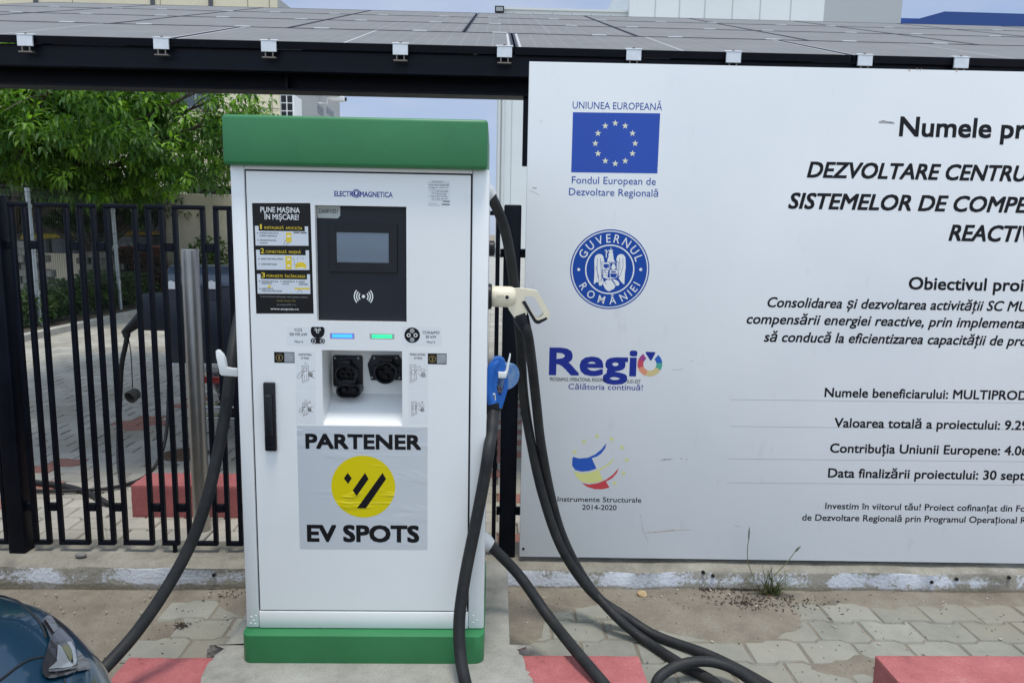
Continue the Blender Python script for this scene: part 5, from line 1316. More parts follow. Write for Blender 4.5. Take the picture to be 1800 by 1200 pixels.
for row, pxs in ((1, ((69, 44), (218, 47), (405, 51), (552, 54), (733, 58), (878, 61), (1059, 65.5), (1197, 69), (1378, 74), (1515, 77), (1680, 81))), (2, ((5, 23), (120, 27), (262, 30), (372, 33), (513, 37), (624, 39.5), (762, 42), (870, 44), (1007, 47), (1113, 49), (1248, 52), (1353, 55), (1481, 56), (1596, 59), (1727, 62))), (3, ((62, 14), (176, 17), (265, 18.5), (380, 22), (468, 24), (580, 26), (668, 28), (778, 31), (866, 33), (976, 36), (1062, 38), (1171, 41), (1256, 42), (1358, 42), (1449, 45), (1555, 48), (1746, 53)))):
    for px, py in pxs:
        bm = B()
        q = on_plane(px, py); c = Vector((q.x, CNY, CNZ)) + eu*(PH*row - 0.003) + en*0.002
        obox(bm, c, Vector((1,0,0)), 0.045, eu, 0.018, en, 0.002)
        obj('middle_clamp', bm, CLAMP, SC_)
# beams, dark fill, columns
BMY = 3.98
bz0 = (onY(0, 149, BMY).z + onY(926, 168, BMY).z)/2; bz1 = CNZ - 0.030
def ibeam(x0, x1, y, z0, z1, nm='beam'):
    bm = B(); box(bm, x0, x1, y, y + 0.13, z0, z0 + 0.012, 0.002, 1); box(bm, x0, x1, y, y + 0.13, z1 - 0.012, z1, 0.002, 1); box(bm, x0, x1, y + 0.06, y + 0.072, z0 + 0.0118, z1 - 0.0118)
    return obj(nm, bm, NAVY_STEEL, SC_)
ibeam(XLEFT + 0.05, XR_ - 0.05, BMY, bz0, bz1)
bm = B()
for px in (503, -520, 1600): x = onY(px, 130, BMY).x; box(bm, x - 0.006, x + 0.006, BMY + 0.001, BMY + 0.059, bz0 + 0.0122, bz1 - 0.0122)
obj_each('web_stiffener', bm, NAVY_STEEL, SC_)
bm = B(); box(bm, XLEFT + 0.05, XR_ - 0.05, CNY + 0.035, CNY + 0.085, CNZ - 0.135, CNZ - 0.032, 0.003); obj('shade_fill_strip', bm, NAVY_STEEL, SC_)  # added dark strip, stands in for the shaded recess under the panel edge
BKY = CNY + 4*PH*math.cos(TILT) - 0.5; hz_ = CNZ + (BKY - CNY)*math.tan(TILT)
ibeam(XLEFT + 0.05, XR_ - 0.05, BKY, hz_ - 0.42, hz_ - 0.16)
bm = B()
for j in range(12):
    x = XLEFT + 0.25 + j*(XR_ - XLEFT - 0.5)/11; a = Vector((x, CNY + 0.10, CNZ + 0.10*math.tan(TILT))) - en*0.075
    b = a + eu*(4*PH - 0.2); bar(bm, a, b, 0.05, 0.07, up=en)
obj_each('rafter', bm, NAVY_STEEL, SC_)
for x, y, zt_ in ((-4.6, BMY + 0.066, bz0), (1.35, BMY + 0.066, bz0), (5.6, BMY + 0.066, bz0), (2.6, BKY + 0.066, hz_ - 0.42), (6.2, BKY + 0.066, hz_ - 0.42)):
    bm = B(); box(bm, x - 0.06, x + 0.06, y - 0.06, y + 0.06, -0.02, zt_ - 0.001, 0.006); obj('column', bm, NAVY_STEEL, SC_)
# short hanger under the beam beside the billboard
hx = onY(923, 230, BMY + 0.06).x; zz = onY(923, 292, BMY + 0.06).z
bm = B(); box(bm, hx - 0.012, hx + 0.03, BMY + 0.04, BMY + 0.09, zz, bz0 - 0.0005, 0.002); obj('hanger', bm, NAVY_STEEL, SC_)

# ================================================================== things just behind the fence
# stainless bollard
t0 = onY(331, 437, 3.50); b0 = onY(362, 936, 3.50)
bx = t0.x*0.7 + b0.x*0.3
bm = B(); rB = 0.039; lathe(bm, (bx, 3.50, -0.01), (0, 0, 1), [(0, rB), (t0.z - 0.0, rB), (t0.z + 0.008, rB - 0.002), (t0.z + 0.0082, rB - 0.006), (t0.z - 0.02, rB - 0.007), (t0.z - 0.02, 0.001)], 40)
tag(obj('bollard', bm, STAINLESS, None, 40, origin=(bx, 3.50, 0)), 'tall brushed steel bollard standing behind the fence', 'bollard')

# dark wall-type charger on a post
cy_ = 4.35; c0 = onY(290, 500, cy_); c1 = onY(292, 643, cy_)
cl = (c0.x + onY(300, 640, cy_).x)/2; cb = c1.z; ct = onY(300, 492, cy_).z; ch_ = onY(300, 467, cy_).z; cw = 0.52; cd_ = 0.26
DC = thing('wall_charger', (cl + cw/2, cy_ + cd_/2, 0), 'dark navy charger cabinet with rounded hood on a post behind the steel bollard', 'charger')
CAB = mat('navy_cabinet', (0.016, 0.022, 0.036), 0.36, var=0.15, vs=5)
HOOD = mat('blue_grey_hood', (0.055, 0.078, 0.115), 0.3, var=0.1, vs=5, coat=0.3)
bm = B(); box(bm, cl, cl + cw, cy_, cy_ + cd_, cb + 0.02, ct, 0.008, 2)
for k in range(3): box(bm, cl + 0.02 + 0.17*k, cl + 0.15 + 0.17*k, cy_ - 0.006, cy_ + 0.001, cb + 0.05, ct - 0.12, 0.004)
obj('cabinet', bm, CAB, DC, 40)
bm = B(); n = 8; pr = [(cy_ + cd_ + 0.005, ct - 0.03), (cy_ - 0.012, ct - 0.03)] + [(cy_ - 0.012 + (ch_ - ct + 0.03)*(1 - math.cos(R(90*k/n))), ct - 0.03 + (ch_ - ct + 0.03)*math.sin(R(90*k/n))) for k in range(1, n+1)] + [(cy_ + cd_ + 0.005, ch_)]
prism(bm, [(cl - 0.004, y, z) for y, z in pr], (cw + 0.008, 0, 0), 0.012, 3); obj('hood', bm, HOOD, DC, 50)
bm = B()
for px in (301, 372):
    a = onY(px - 7, 493, cy_ - 0.013); b = onY(px + 7, 508, cy_ - 0.013)
    box(bm, a.x, b.x, cy_ - 0.016, cy_ - 0.012, b.z, a.z - 0.006); box(bm, a.x + 0.012, a.x + 0.03, cy_ - 0.016, cy_ - 0.012, a.z - 0.0062, a.z)
obj_each('bracket_plate', bm, WHITE, DC)
bm = B(); box(bm, cl - 0.004, cl + cw + 0.004, cy_ - 0.006, cy_ + cd_, cb - 0.005, cb + 0.018, 0.003); obj('base_strip', bm, mat('silver_paint', (0.55, 0.57, 0.58), 0.35, metal=0.4), DC)
bm = B(); box(bm, bx + 0.12, bx + 0.22, cy_ + 0.10, cy_ + 0.2, -0.02, cb - 0.0055); obj('post', bm, NAVY_STEEL, DC)
h0 = onY(253, 515, cy_ + 0.1); h1 = onY(290, 580, cy_ + 0.1)
bm = B(); box(bm, h0.x, cl - 0.0005, cy_ + 0.06, cy_ + 0.18, h1.z, h0.z, 0.010, 3); HO = obj('plug_holster', bm, CAB, DC, 40)
bm = B(); box(bm, h0.x - 0.003, h0.x + 0.004, cy_ + 0.055, cy_ + 0.07, onY(255, 545, cy_).z, onY(255, 530, cy_).z); obj('green_mark', bm, mat('teal_mark', (0.01, 0.16, 0.12), 0.4), HO)
# its plug and cable
yy = cy_ + 0.12
YC = thing('charging_cable', onZ(150, 860, 0), 'black cable plugged into the dark cabinet and trailing behind the fence', 'charging cable')
bm = B(); a = onY(262, 549, yy); b = onY(234, 572, yy)
tube(bm, [a, a + (b - a)*0.5, b, b + (b-a)*0.45, b + (b-a)*0.6], [0.038, 0.041, 0.030, 0.022, 0.018], 14); obj('plug', bm, BLACK_PL, YC, 60)
q0 = b + (b - a)*0.4
bm = B()
for k in range(4): lathe(bm, q0 + (onY(222, 600, yy) - q0)*(k*0.13), (onY(222, 600, yy) - q0), [(0, 0.020), (0.006, 0.022), (0.012, 0.020)], 12)
tube(bm, [q0, onY(222, 600, yy), onY(214, 640, yy), onY(211, 690, yy), onY(209, 760, yy), onY(210, 820, yy - .2), onY(221, 880, yy - .45), onY(232, 918, 3.85), onY(215, 900, 3.95), G(190, 885), G(160, 868), G(120, 855), G(60, 847), G(0, 842), G(-80, 838)], 0.0145, 10, 8)
obj('cable', bm, RUBBER, YC, 180)
bm = B(); tube(bm, [q0, onY(230, 620, yy), onY(233, 682, yy)], 0.0028, 6, 4); obj('cap_cord', bm, RUBBER, YC, 180)
bm = B(); cpt = onY(234, 684, yy); ax = Vector((-0.28, -0.85, -0.35))
DUSTY = mat('dusty_cap', (0.075, 0.072, 0.065), 0.7, var=0.3, vs=30)
cc = cpt + Vector((0, 0, -0.035))
ax.normalize()
o_ = []
lathe(bm, cc - ax*0.03, ax, [(0.0, 0.012), (0.002, 0.030), (0.012, 0.036), (0.040, 0.036), (0.042, 0.040), (0.062, 0.040), (0.062, 0.034), (0.02, 0.032), (0.02, 0.001)], 22); obj('dust_cap', bm, DUSTY, YC, 50)
# second thin cable from under the cabinet
bm = B(); tube(bm, [onY(297, 640, cy_ + .1), onY(296, 690, cy_ + .1), onY(294, 745, cy_), onY(286, 790, cy_ - .1), onY(268, 825, cy_ - .2), G(240, 845), G(190, 858), G(130, 862), G(60, 862), G(-60, 858)], 0.010, 9, 8)
tag(obj('supply_cable', bm, RUBBER, None, 180, origin=(cl, cy_, 0)), 'thin black supply cable dropping from the bottom of the dark cabinet', 'cable')
# drain grate
dg = onZ(323, 800, 0.004)
bm = B(); box(bm, dg.x - 0.26, dg.x + 0.26, dg.y - 0.16, dg.y + 0.2, -0.03, 0.004, 0.003); t = tag(obj('drain_cover', bm, noise_mat('cast_concrete', [(0.3, (0.32, 0.31, 0.28)), (0.7, (0.42, 0.41, 0.37))], 8), None, None, origin=(dg.x, dg.y, 0)), 'concrete drain cover with a rusty round grate set in the yard paving', 'drain cover')
bm = B(); lathe(bm, (dg.x, dg.y + 0.02, 0.0045), (0, 0, 1), [(0, 0.15), (0.004, 0.148), (0.004, 0.13), (0.002, 0.128), (0.002, 0.001)], 32)
for k in range(-4, 5):
    hw_ = math.sqrt(max(0.128**2 - (k*0.028)**2, 0)); box(bm, dg.x + k*0.028 - 0.008, dg.x + k*0.028 + 0.008, dg.y + 0.02 - hw_, dg.y + 0.02 + hw_, 0.0055, 0.0095)
obj('grate', bm, mat('rusty_iron', (0.13, 0.075, 0.045), 0.8, var=0.4, vs=40), t)
# ================================================================== buildings
BEIGE = mat('beige_render', (0.70, 0.63, 0.46), 0.8, var=0.06, vs=0.8, bump=0.1, bs=40)
GREYR = mat('grey_render', (0.40, 0.40, 0.39), 0.8, var=0.06, vs=0.8, bump=0.1, bs=40)
DARKJ = mat('dark_trim', (0.07, 0.075, 0.085), 0.5)
WINM = mat('window_glass', (0.045, 0.06, 0.085), 0.08, var=0.2, vs=0.7, coat=0.3)
WINF = mat('grey_window_frame', (0.20, 0.22, 0.25), 0.45)
LOUVRE = mat('louvre_grey', (0.13, 0.145, 0.17), 0.5)
BYF = 20.0
bxr = onY(492, 170, BYF).x; bzt = onY(490, -4, BYF).z; bxl = bxr - 22; byb = onX(597, 170, bxr).y; bzt2 = onX(597, 82, bxr).z
BB = thing('office_building', ((bxl + bxr)/2, (BYF + byb)/2, 0), 'beige panelled office building with grey side wall behind the tree', 'building')
bm = B(); vs = [bm.verts.new(p) for p in ((bxl, BYF, -0.02), (bxr, BYF, -0.02), (bxr, BYF, bzt), (bxl, BYF, bzt), (bxl, byb, -0.02), (bxr, byb, -0.02), (bxr, byb, bzt2), (bxl, byb, bzt2))]
for i, q in enumerate(((0, 1, 2, 3), (1, 5, 6, 2), (5, 4, 7, 6), (4, 0, 3, 7), (3, 2, 6, 7))): bm.faces.new([vs[k] for k in q]).material_index = 1 if i in (1, 2) else 0
obj('wall', bm, [BEIGE, GREYR], BB)
bm = B()
for z in (onY(430, 190, BYF).z, onY(430, 190, BYF).z - 1.35, onY(430, 190, BYF).z + 1.5): box(bm, bxl, bxr - 0.02, BYF - 0.004, BYF + 0.01, z - 0.012, z + 0.012)
for px in (478,): x = onY(px, 170, BYF).x; box(bm, x - 0.012, x + 0.012, BYF - 0.0045, BYF + 0.01, 0, bzt)
for k in range(9): x = bxr - 0.75 - 2.2*k; box(bm, x - 0.01, x + 0.01, BYF - 0.0045, BYF + 0.01, 0, bzt)
obj('panel_joint', bm, mat('joint_brown', (0.30, 0.26, 0.20), 0.8), BB)  # joints drawn as darker beige strips
for px in (64, 269, 371):
    x = onY(px, 5, BYF).x; bm = B(); box(bm, x - 0.05, x + 0.05, BYF - 0.05, BYF - 0.005, onY(px, 60, BYF).z, bzt - 0.02); obj('downpipe', bm, DARKJ, BB)
def window(x0, x1, z0, z1, y, root, n=2):
    bm = B(); f = 0.06
    box(bm, x0, x0 + f, y - 0.03, y + 0.02, z0, z1); box(bm, x1 - f, x1, y - 0.03, y + 0.02, z0, z1); box(bm, x0 + f, x1 - f, y - 0.03, y + 0.02, z0, z0 + f); box(bm, x0 + f, x1 - f, y - 0.03, y + 0.02, z1 - f, z1)
    for k in range(1, n): x = x0 + (x1 - x0)*k/n; box(bm, x - 0.03, x + 0.03, y - 0.028, y + 0.018, z0 + f, z1 - f)
    w = obj('window', bm, WINF, root); bm = B(); box(bm, x0 + f, x1 - f, y - 0.010, y + 0.002, z0 + f, z1 - f); obj('pane', bm, WINM, w)
za = onY(340, 192, BYF).z
window(onY(308, 170, BYF).x, onY(381, 170, BYF).x, za, za + 1.5, BYF, BB)
window(onY(-10, 160, BYF).x, onY(46, 160, BYF).x, onY(20, 173, BYF).z, za + 1.5, BYF, BB)
window(onY(-140, 170, BYF).x, onY(-70, 170, BYF).x, za, za + 1.5, BYF, BB)
def side_win(px0, px1, py0, py1):
    a = onX(px0, py0, bxr); b = onX(px1, py1, bxr); bm = B(); box(bm, bxr - 0.01, bxr + 0.02, a.y, b.y, b.z, a.z); w = obj('window', bm, WINF, BB); bm = B(); box(bm, bxr + 0.0205, bxr + 0.024, a.y + 0.08, b.y - 0.08, b.z + 0.08, a.z - 0.08); obj('pane', bm, WINM, w)
side_win(558, 568, 184, 204); side_win(574, 586, 188, 206)
ac = onX(500, 192, bxr)
AC_ = thing('air_conditioner', (bxr + 0.2, ac.y, ac.z - 0.3), 'white air conditioner unit with dark grilles on the grey wall of the office building', 'air conditioner')
bm = B(); box(bm, bxr + 0.005, bxr + 0.36, ac.y - 0.4, ac.y + 0.4, ac.z - 0.32, ac.z + 0.32, 0.02); obj('casing', bm, WHITE, AC_)
bm = B()
for i in range(2):
    for j in range(3): box(bm, bxr + 0.03 + 0.16*i, bxr + 0.16 + 0.16*i, ac.y - 0.408, ac.y - 0.4005, ac.z - 0.29 + 0.2*j, ac.z - 0.12 + 0.2*j)
obj('grille', bm, BLACK_PL, AC_)
for (px, py, lab) in ((560, 176, 'white security camera on the grey wall corner, nearer the air conditioner'),):
    p = onX(px, py, bxr); t = thing('security_camera', (bxr, p.y, p.z), 'pair of white security cameras on one bracket on the grey side wall', 'camera')
    bm = B(); tube(bm, [(bxr, p.y, p.z - 0.1), (bxr + 0.25, p.y, p.z - 0.1), (bxr + 0.3, p.y, p.z + 0.1)], 0.03, 8); obj('bracket', bm, WHITE, t)
    for s, dz in ((0.0, 0.18), (0.35, 0.10)):
        bm = B(); box(bm, bxr + 0.12 + s*0.4, bxr + 0.62 + s*0.4, p.y - 0.1 + s, p.y + 0.1 + s, p.z + dz - 0.08, p.z + dz + 0.08, 0.03); obj('housing', bm, WHITE, t)
        bm = B(); lathe(bm, (bxr + 0.62 + s*0.4, p.y + s, p.z + dz), (1, 0, 0), [(0, 0.06), (0.05, 0.06), (0.05, 0.01)], 12); obj('lens', bm, BLACK_PL, t)
# porch roof with strut
PR = thing('porch_roof', (onY(350, 315, 17.6).x, 18.5, 0), 'pale beige concrete porch roof slab above the yard wall', 'porch roof')
pz0 = onY(350, 326, 17.6).z; pz1 = onY(350, 300, 17.6).z; px0 = onY(296, 315, 17.6).x
bm = B(); box(bm, px0, px0 + 7.0, 17.6, BYF - 0.005, pz0, pz1); obj('slab', bm, BEIGE, PR)
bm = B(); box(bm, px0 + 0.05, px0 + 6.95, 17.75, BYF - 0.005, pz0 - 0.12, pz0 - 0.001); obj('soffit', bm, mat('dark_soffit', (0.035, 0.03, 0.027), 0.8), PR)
bm = B(); a = onY(358, 316, 17.7); b = onY(371, 345, 17.7); tube(bm, [a, a + (b - a)*2.2], 0.03, 8); obj('strut', bm, GALV, PR)
for x in (px0 + 0.4, px0 + 6.6):
    bm = B(); box(bm, x - 0.1, x + 0.1, 17.85, 18.05, -0.02, pz0 - 0.121); obj('column', bm, BEIGE, PR)

# concrete yard wall
wy = 15.4; wx0 = onY(306, 400, wy).x; wz = onY(350, 341, wy).z
YW = thing('yard_wall', (wx0 + 2.4, wy, 0), 'beige concrete yard wall beyond the dark charger cabinet', 'wall')
bm = B(); box(bm, wx0, wx0 + 5.0, wy, wy + 0.2, -0.02, wz, 0.01); obj('wall', bm, noise_mat('stained_beige_concrete', [(0.3, (0.52, 0.47, 0.36)), (0.7, (0.68, 0.62, 0.50))], 1.6, bump=0.4, bs=20), YW)
bm = B(); box(bm, wx0 - 0.16, wx0 - 0.004, wy - 0.02, wy + 0.22, -0.02, wz - 0.02, 0.01); obj('end_pillar', bm, noise_mat('pillar_concrete', [(0.3, (0.44, 0.39, 0.29)), (0.7, (0.58, 0.53, 0.42))], 3, stretch=(3, 3, 0.5)), YW)

# white industrial building beyond, right
WB_Y = 46.0; WPAN = mat('white_cladding', (0.68, 0.70, 0.68), 0.5, var=0.04, vs=0.3)
wl = onY(872, 300, WB_Y).x; wmid = onY(1103, 15, WB_Y).x; wr_ = onY(1441, 20, WB_Y).x
wz0 = (onY(890, 14, WB_Y).z + onY(1095, 27, WB_Y).z)/2; wz1 = wz0 + 2.6
WBd = thing('industrial_building', ((wl + wr_)/2, WB_Y + 8, 0), 'white panelled industrial building with a taller block, behind the solar canopy', 'building')
bm = B(); box(bm, wl, wmid, WB_Y, WB_Y + 18, -0.02, wz0); box(bm, wmid + 0.01, wr_, WB_Y - 0.6, WB_Y + 18, -0.02, wz1); obj('wall', bm, WPAN, WBd)
xg1 = onY(1585, 20, WB_Y + 8).x
bm = B(); vs = [bm.verts.new(p) for p in ((wr_ + 0.005, WB_Y - 0.59, -0.02), (xg1, WB_Y + 8, -0.02), (xg1, WB_Y + 8, wz1 + 1.0), (wr_ + 0.005, WB_Y - 0.59, wz1), (wr_ + 0.005, WB_Y + 18, -0.02), (xg1, WB_Y + 18, -0.02), (xg1, WB_Y + 18, wz1 + 1.0), (wr_ + 0.005, WB_Y + 18, wz1))]
for q in ((0, 1, 2, 3), (1, 5, 6, 2), (5, 4, 7, 6), (4, 0, 3, 7), (3, 2, 6, 7)): bm.faces.new([vs[k] for k in q])
obj('side_wall', bm, mat('grey_cladding', (0.42, 0.44, 0.43), 0.55), WBd)
bm = B()
x = wmid + 0.6
for px in (1148, 1190, 1234, 1282, 1330, 1383): x = onY(px, 20, WB_Y).x; box(bm, x - 0.03, x + 0.03, WB_Y - 0.62, WB_Y - 0.595, 2, wz1 - 0.02)
for k in range(7): x = wl + 0.9 + k*1.15; box(bm, x - 0.02, x + 0.02, WB_Y - 0.02, WB_Y + 0.01, 0, wz0 - 0.1)
obj('panel_joint', bm, mat('joint_grey', (0.45, 0.47, 0.46), 0.6), WBd)
bm = B(); box(bm, wl - 0.05, wmid, WB_Y - 0.12, WB_Y - 0.005, wz0 - 0.75, wz0 - 0.55); box(bm, wl - 0.06, wmid, WB_Y - 0.15, WB_Y + 0.3, wz0 + 0.001, wz0 + 0.12); obj('gutter', bm, mat('pale_gutter', (0.60, 0.62, 0.60), 0.5), WBd)
bm = B()
for px in (876, 883): x = onY(px, 300, WB_Y).x; tube(bm, [(x, WB_Y - 0.12, 0.2), (x, WB_Y - 0.12, wz0 - 0.76)], 0.09, 10)
obj_each('downpipe', bm, mat('pale_gutter', (0.6, 0.62, 0.6), 0.5), WBd)
bm = B(); box(bm, wl, wmid, WB_Y - 0.06, WB_Y - 0.004, -0.02, 0.55); obj('plinth', bm, mat('grey_plinth', (0.30, 0.32, 0.33), 0.8), WBd)
fl_ = onY(878, 18, WB_Y - 0.3); FLt = thing('floodlight', (fl_.x, WB_Y - 0.3, fl_.z), 'black floodlight on the roof corner of the white building', 'floodlight')
bm = B(); box(bm, fl_.x - 0.27, fl_.x + 0.27, WB_Y - 0.5, WB_Y - 0.3, fl_.z - 0.19, fl_.z + 0.19, 0.03); obj('housing', bm, BLACK_PL, FLt)
bm = B(); box(bm, fl_.x - 0.2, fl_.x + 0.2, WB_Y - 0.512, WB_Y - 0.5005, fl_.z - 0.11, fl_.z + 0.11); obj('lens', bm, mat('lamp_glass', (0.30, 0.31, 0.30), 0.2), FLt)
bm = B(); box(bm, fl_.x - 0.05, fl_.x + 0.05, WB_Y - 0.3, WB_Y - 0.0, fl_.z - 0.3, fl_.z - 0.1); obj('bracket', bm, BLACK_PL, FLt)
# blue building far right
NB_Y = 62.0; nl = onY(1580, 35, NB_Y).x; nz = onY(1700, 27, NB_Y).z
BLUEC = mat('blue_cladding', (0.008, 0.060, 0.27), 0.5, var=0.06, vs=0.4)
NBd = thing('blue_building', (nl + 12, NB_Y + 5, 0), 'dark blue clad warehouse at the far right behind the solar canopy', 'building')
bm = B(); box(bm, nl, nl + 30, NB_Y, NB_Y + 10, -0.02, nz - 0.35); obj('wall', bm, BLUEC, NBd)
bm = B(); prism(bm, [(nl - 0.1, NB_Y - 0.3, nz - 0.9), (nl + 3.5, NB_Y - 0.3, nz - 0.2 + 0.35), (nl + 30, NB_Y - 0.3, nz + 0.05), (nl + 30, NB_Y - 0.3, nz - 0.5), (nl - 0.1, NB_Y - 0.3, nz - 1.3)], (0, 0.28, 0)); obj('roof_edge', bm, mat('deep_blue_trim', (0.006, 0.045, 0.20), 0.5), NBd)

# low shed with windows, and the yellow pipe along it
SHY = 17.4
sx_0 = onY(-120, 440, SHY).x; sx_1 = onY(286, 440, SHY).x
SH = thing('low_shed', ((sx_0 + sx_1)/2, SHY + 1, 0), 'low beige shed with a window band behind the wire mesh fence', 'shed')
z1_ = onY(150, 446, SHY).z; z2_ = onY(150, 414, SHY).z
bm = B(); box(bm, sx_0, sx_1, SHY, SHY + 2.4, -0.02, z1_); obj('wall', bm, mat('cream_wall', (0.78, 0.70, 0.54), 0.8, var=0.1, vs=2), SH)
bm = B(); box(bm, sx_0, sx_1, SHY + 0.06, SHY + 2.4, z1_ + 0.001, z2_); obj('window_band', bm, mat('blue_grey_glass', (0.10, 0.13, 0.16), 0.15, var=0.4, vs=1.5), SH)
bm = B()
for k in range(9): x = sx_0 + (sx_1 - sx_0)*k/8; box(bm, x - 0.04, x + 0.04, SHY + 0.01, SHY + 0.055, z1_ + 0.001, z2_)
obj('mullion', bm, mat('shed_frame', (0.06, 0.065, 0.075), 0.6), SH)
bm = B(); box(bm, sx_0 - 0.2, sx_1 + 0.2, SHY - 0.35, SHY + 2.6, z2_ + 0.13, z2_ + 0.55); obj('roof', bm, mat('shade_dark_roof', (0.03, 0.033, 0.04), 0.8, var=0.3, vs=3), SH)  # near-black roof colour stands in for foliage shade above the pipe
bm = B()
for k in range(2): x = onY(120 + 48*k + 60, 430, SHY - .1).x; box(bm, x - .22, x + .22, SHY - 0.03, SHY + 0.005, z1_ - 0.02, z2_ - 0.1)
obj('corrugated_sheet', bm, mat('pale_corrugated', (0.36, 0.42, 0.45), 0.5, var=0.2, vs=20), SH)
bm = B(); a = onY(8, 417, SHY - 0.12); b = onY(284, 407, SHY - 0.12); n = 150; P = [a + (b - a)*(i/n) for i in range(n + 1)]
tube(bm, P, [0.068 if i % 2 else 0.054 for i in range(n + 1)], 12)
tag(obj('corrugated_pipe', bm, mat('yellow_pipe', (0.80, 0.62, 0.06), 0.5, var=0.1, vs=10), None, None, origin=((a.x + b.x)/2, a.y, 0)), 'yellow corrugated pipe running along the front of the low shed', 'pipe')

# ================================================================== planting bed, wire fence, stacks
k0 = onZ(20, 602, 0.08); k1 = onZ(246, 541, 0.08)
KX = (k0.x + k1.x)/2
bm = B(); box(bm, KX - 0.12, KX, k0.y - 3.0, k1.y + 1.0, -0.03, 0.09, 0.01); tag(obj('bed_edging', bm, noise_mat('edging_concrete', [(0.3, (0.36, 0.35, 0.31)), (0.7, (0.48, 0.46, 0.41))], 5), None, None, origin=(KX, k0.y, 0)), 'pale concrete edging along the planting bed left of the yard', 'edging')
bm = B(); box(bm, KX - 9.0, KX - 0.122, k0.y - 3.0, 17.3, -0.03, 0.05); tag(obj('planting_bed', bm, noise_mat('bed_soil', [(0.3, (0.05, 0.04, 0.03)), (0.7, (0.12, 0.10, 0.07))], 3)), kind='structure')
WFX = KX - 0.55
WF = thing('wire_fence', (WFX, 12.5, 0.05), 'green-grey wire mesh fence on pale posts along the planting bed', 'fence')
WIRE = mat('green_grey_wire', (0.055, 0.068, 0.058), 0.6)
wp1 = onX(60, 480, WFX).y; wp2 = onX(203, 440, WFX).y; dy_ = wp2 - wp1; wzt = (onX(47, 336, WFX).z + onX(193, 344, WFX).z)/2
for k in range(-2, 2):
    y = wp1 + k*dy_; bm = B(); tube(bm, [(WFX + 0.03, y, 0.0), (WFX - 0.01, y, wzt)], 0.032, 12)
    lathe(bm, (WFX - 0.01, y, wzt - 0.03), (0, 0, 1), [(0, 0.037), (0.05, 0.037), (0.06, 0.02)], 12)
    for z in (0.5, 1.1, 1.7): lathe(bm, (WFX + 0.03 - 0.04*z/wzt, y, z), (0, 0, 1), [(0, 0.040), (0.05, 0.040)], 12)
    obj('post', bm, GALV, WF, 50)
bm = B(); ya, yb = wp1 - 2*dy_, 15.3; n = int((yb - ya)/0.055)
prof_ = [(0, 0.10), (0, 0.55), (0.045, 0.62), (0, 0.69), (0, 1.20), (0.045, 1.27), (0, 1.34), (0, 1.78), (0.045, 1.85), (0, 1.92), (0, wzt + 0.02)]
def wire(pts, r=0.0021):
    for p_, q_ in zip(pts, pts[1:]): 
        p_, q_ = Vector(p_), Vector(q_); d = (q_ - p_).normalized(); s = d.cross(Vector((0.3, 0.5, 0.81))).normalized()*r; t = d.cross(s)
        a_ = [bm.verts.new(p_ + s), bm.verts.new(p_ - s*0.5 + t*0.87), bm.verts.new(p_ - s*0.5 - t*0.87)]; b_ = [bm.verts.new(q_ + s), bm.verts.new(q_ - s*0.5 + t*0.87), bm.verts.new(q_ - s*0.5 - t*0.87)]
        for i in range(3): bm.faces.new((a_[i], a_[(i+1) % 3], b_[(i+1) % 3], b_[i]))
for i in range(n): y = ya + (yb - ya)*i/n; wire([(WFX + 0.045 + dx, y, z) for dx, z in prof_])
for dx, z in prof_: wire([(WFX + 0.05 + dx, ya, z), (WFX + 0.05 + dx, yb, z)], 0.0034)
link_mesh('wire_mesh', bm, WIRE, WF)

# stacked paving blocks
CONC = noise_mat('weathered_blocks', [(0.3, (0.15, 0.14, 0.122)), (0.55, (0.29, 0.272, 0.24)), (0.8, (0.40, 0.38, 0.335))], 7, bump=0.6, bs=60)
bm = B(); box(bm, -0.1, 0.1, -0.09, 0.09, 0, 0.115, 0.008, 1); obj_b = obj('paving_block', bm, CONC); first_b = True
def stack(pxa, pxb, y0, lab, heights, grp, depth=2):
    global first_b
    xa = onY(pxa, 480, y0).x; n = len(heights)
    for d in range(depth):
        for c in range(n):
            for r in range(max(heights[c] - d, 0)):
                if rnd.random() < 0.06 and r > 1: continue
                o = obj_b if first_b else obj_b.copy()
                if not first_b: col.objects.link(o)
                first_b = False
                o.location = (xa + (c + 0.5)*0.212 + rnd.uniform(-.03, .03) + (0.1 if r % 2 else 0), y0 + d*0.2 + rnd.uniform(-.05, .05), 0.05 + r*0.1155)
                o.rotation_euler = (0, 0, rnd.uniform(-.12, .12)); tag(o, lab, 'paving block', grp)
stack(-30, 0, 12.4, 'weathered grey paving block in the tall stepped stack behind the wire fence', [10, 10, 10, 9, 6, 4], 'paving blocks stacked behind the wire fence')
stack(143, 0, 14.6, 'weathered grey paving block in the smaller stack farther along the wire fence', [8, 8, 7], 'paving blocks of the farther stack')
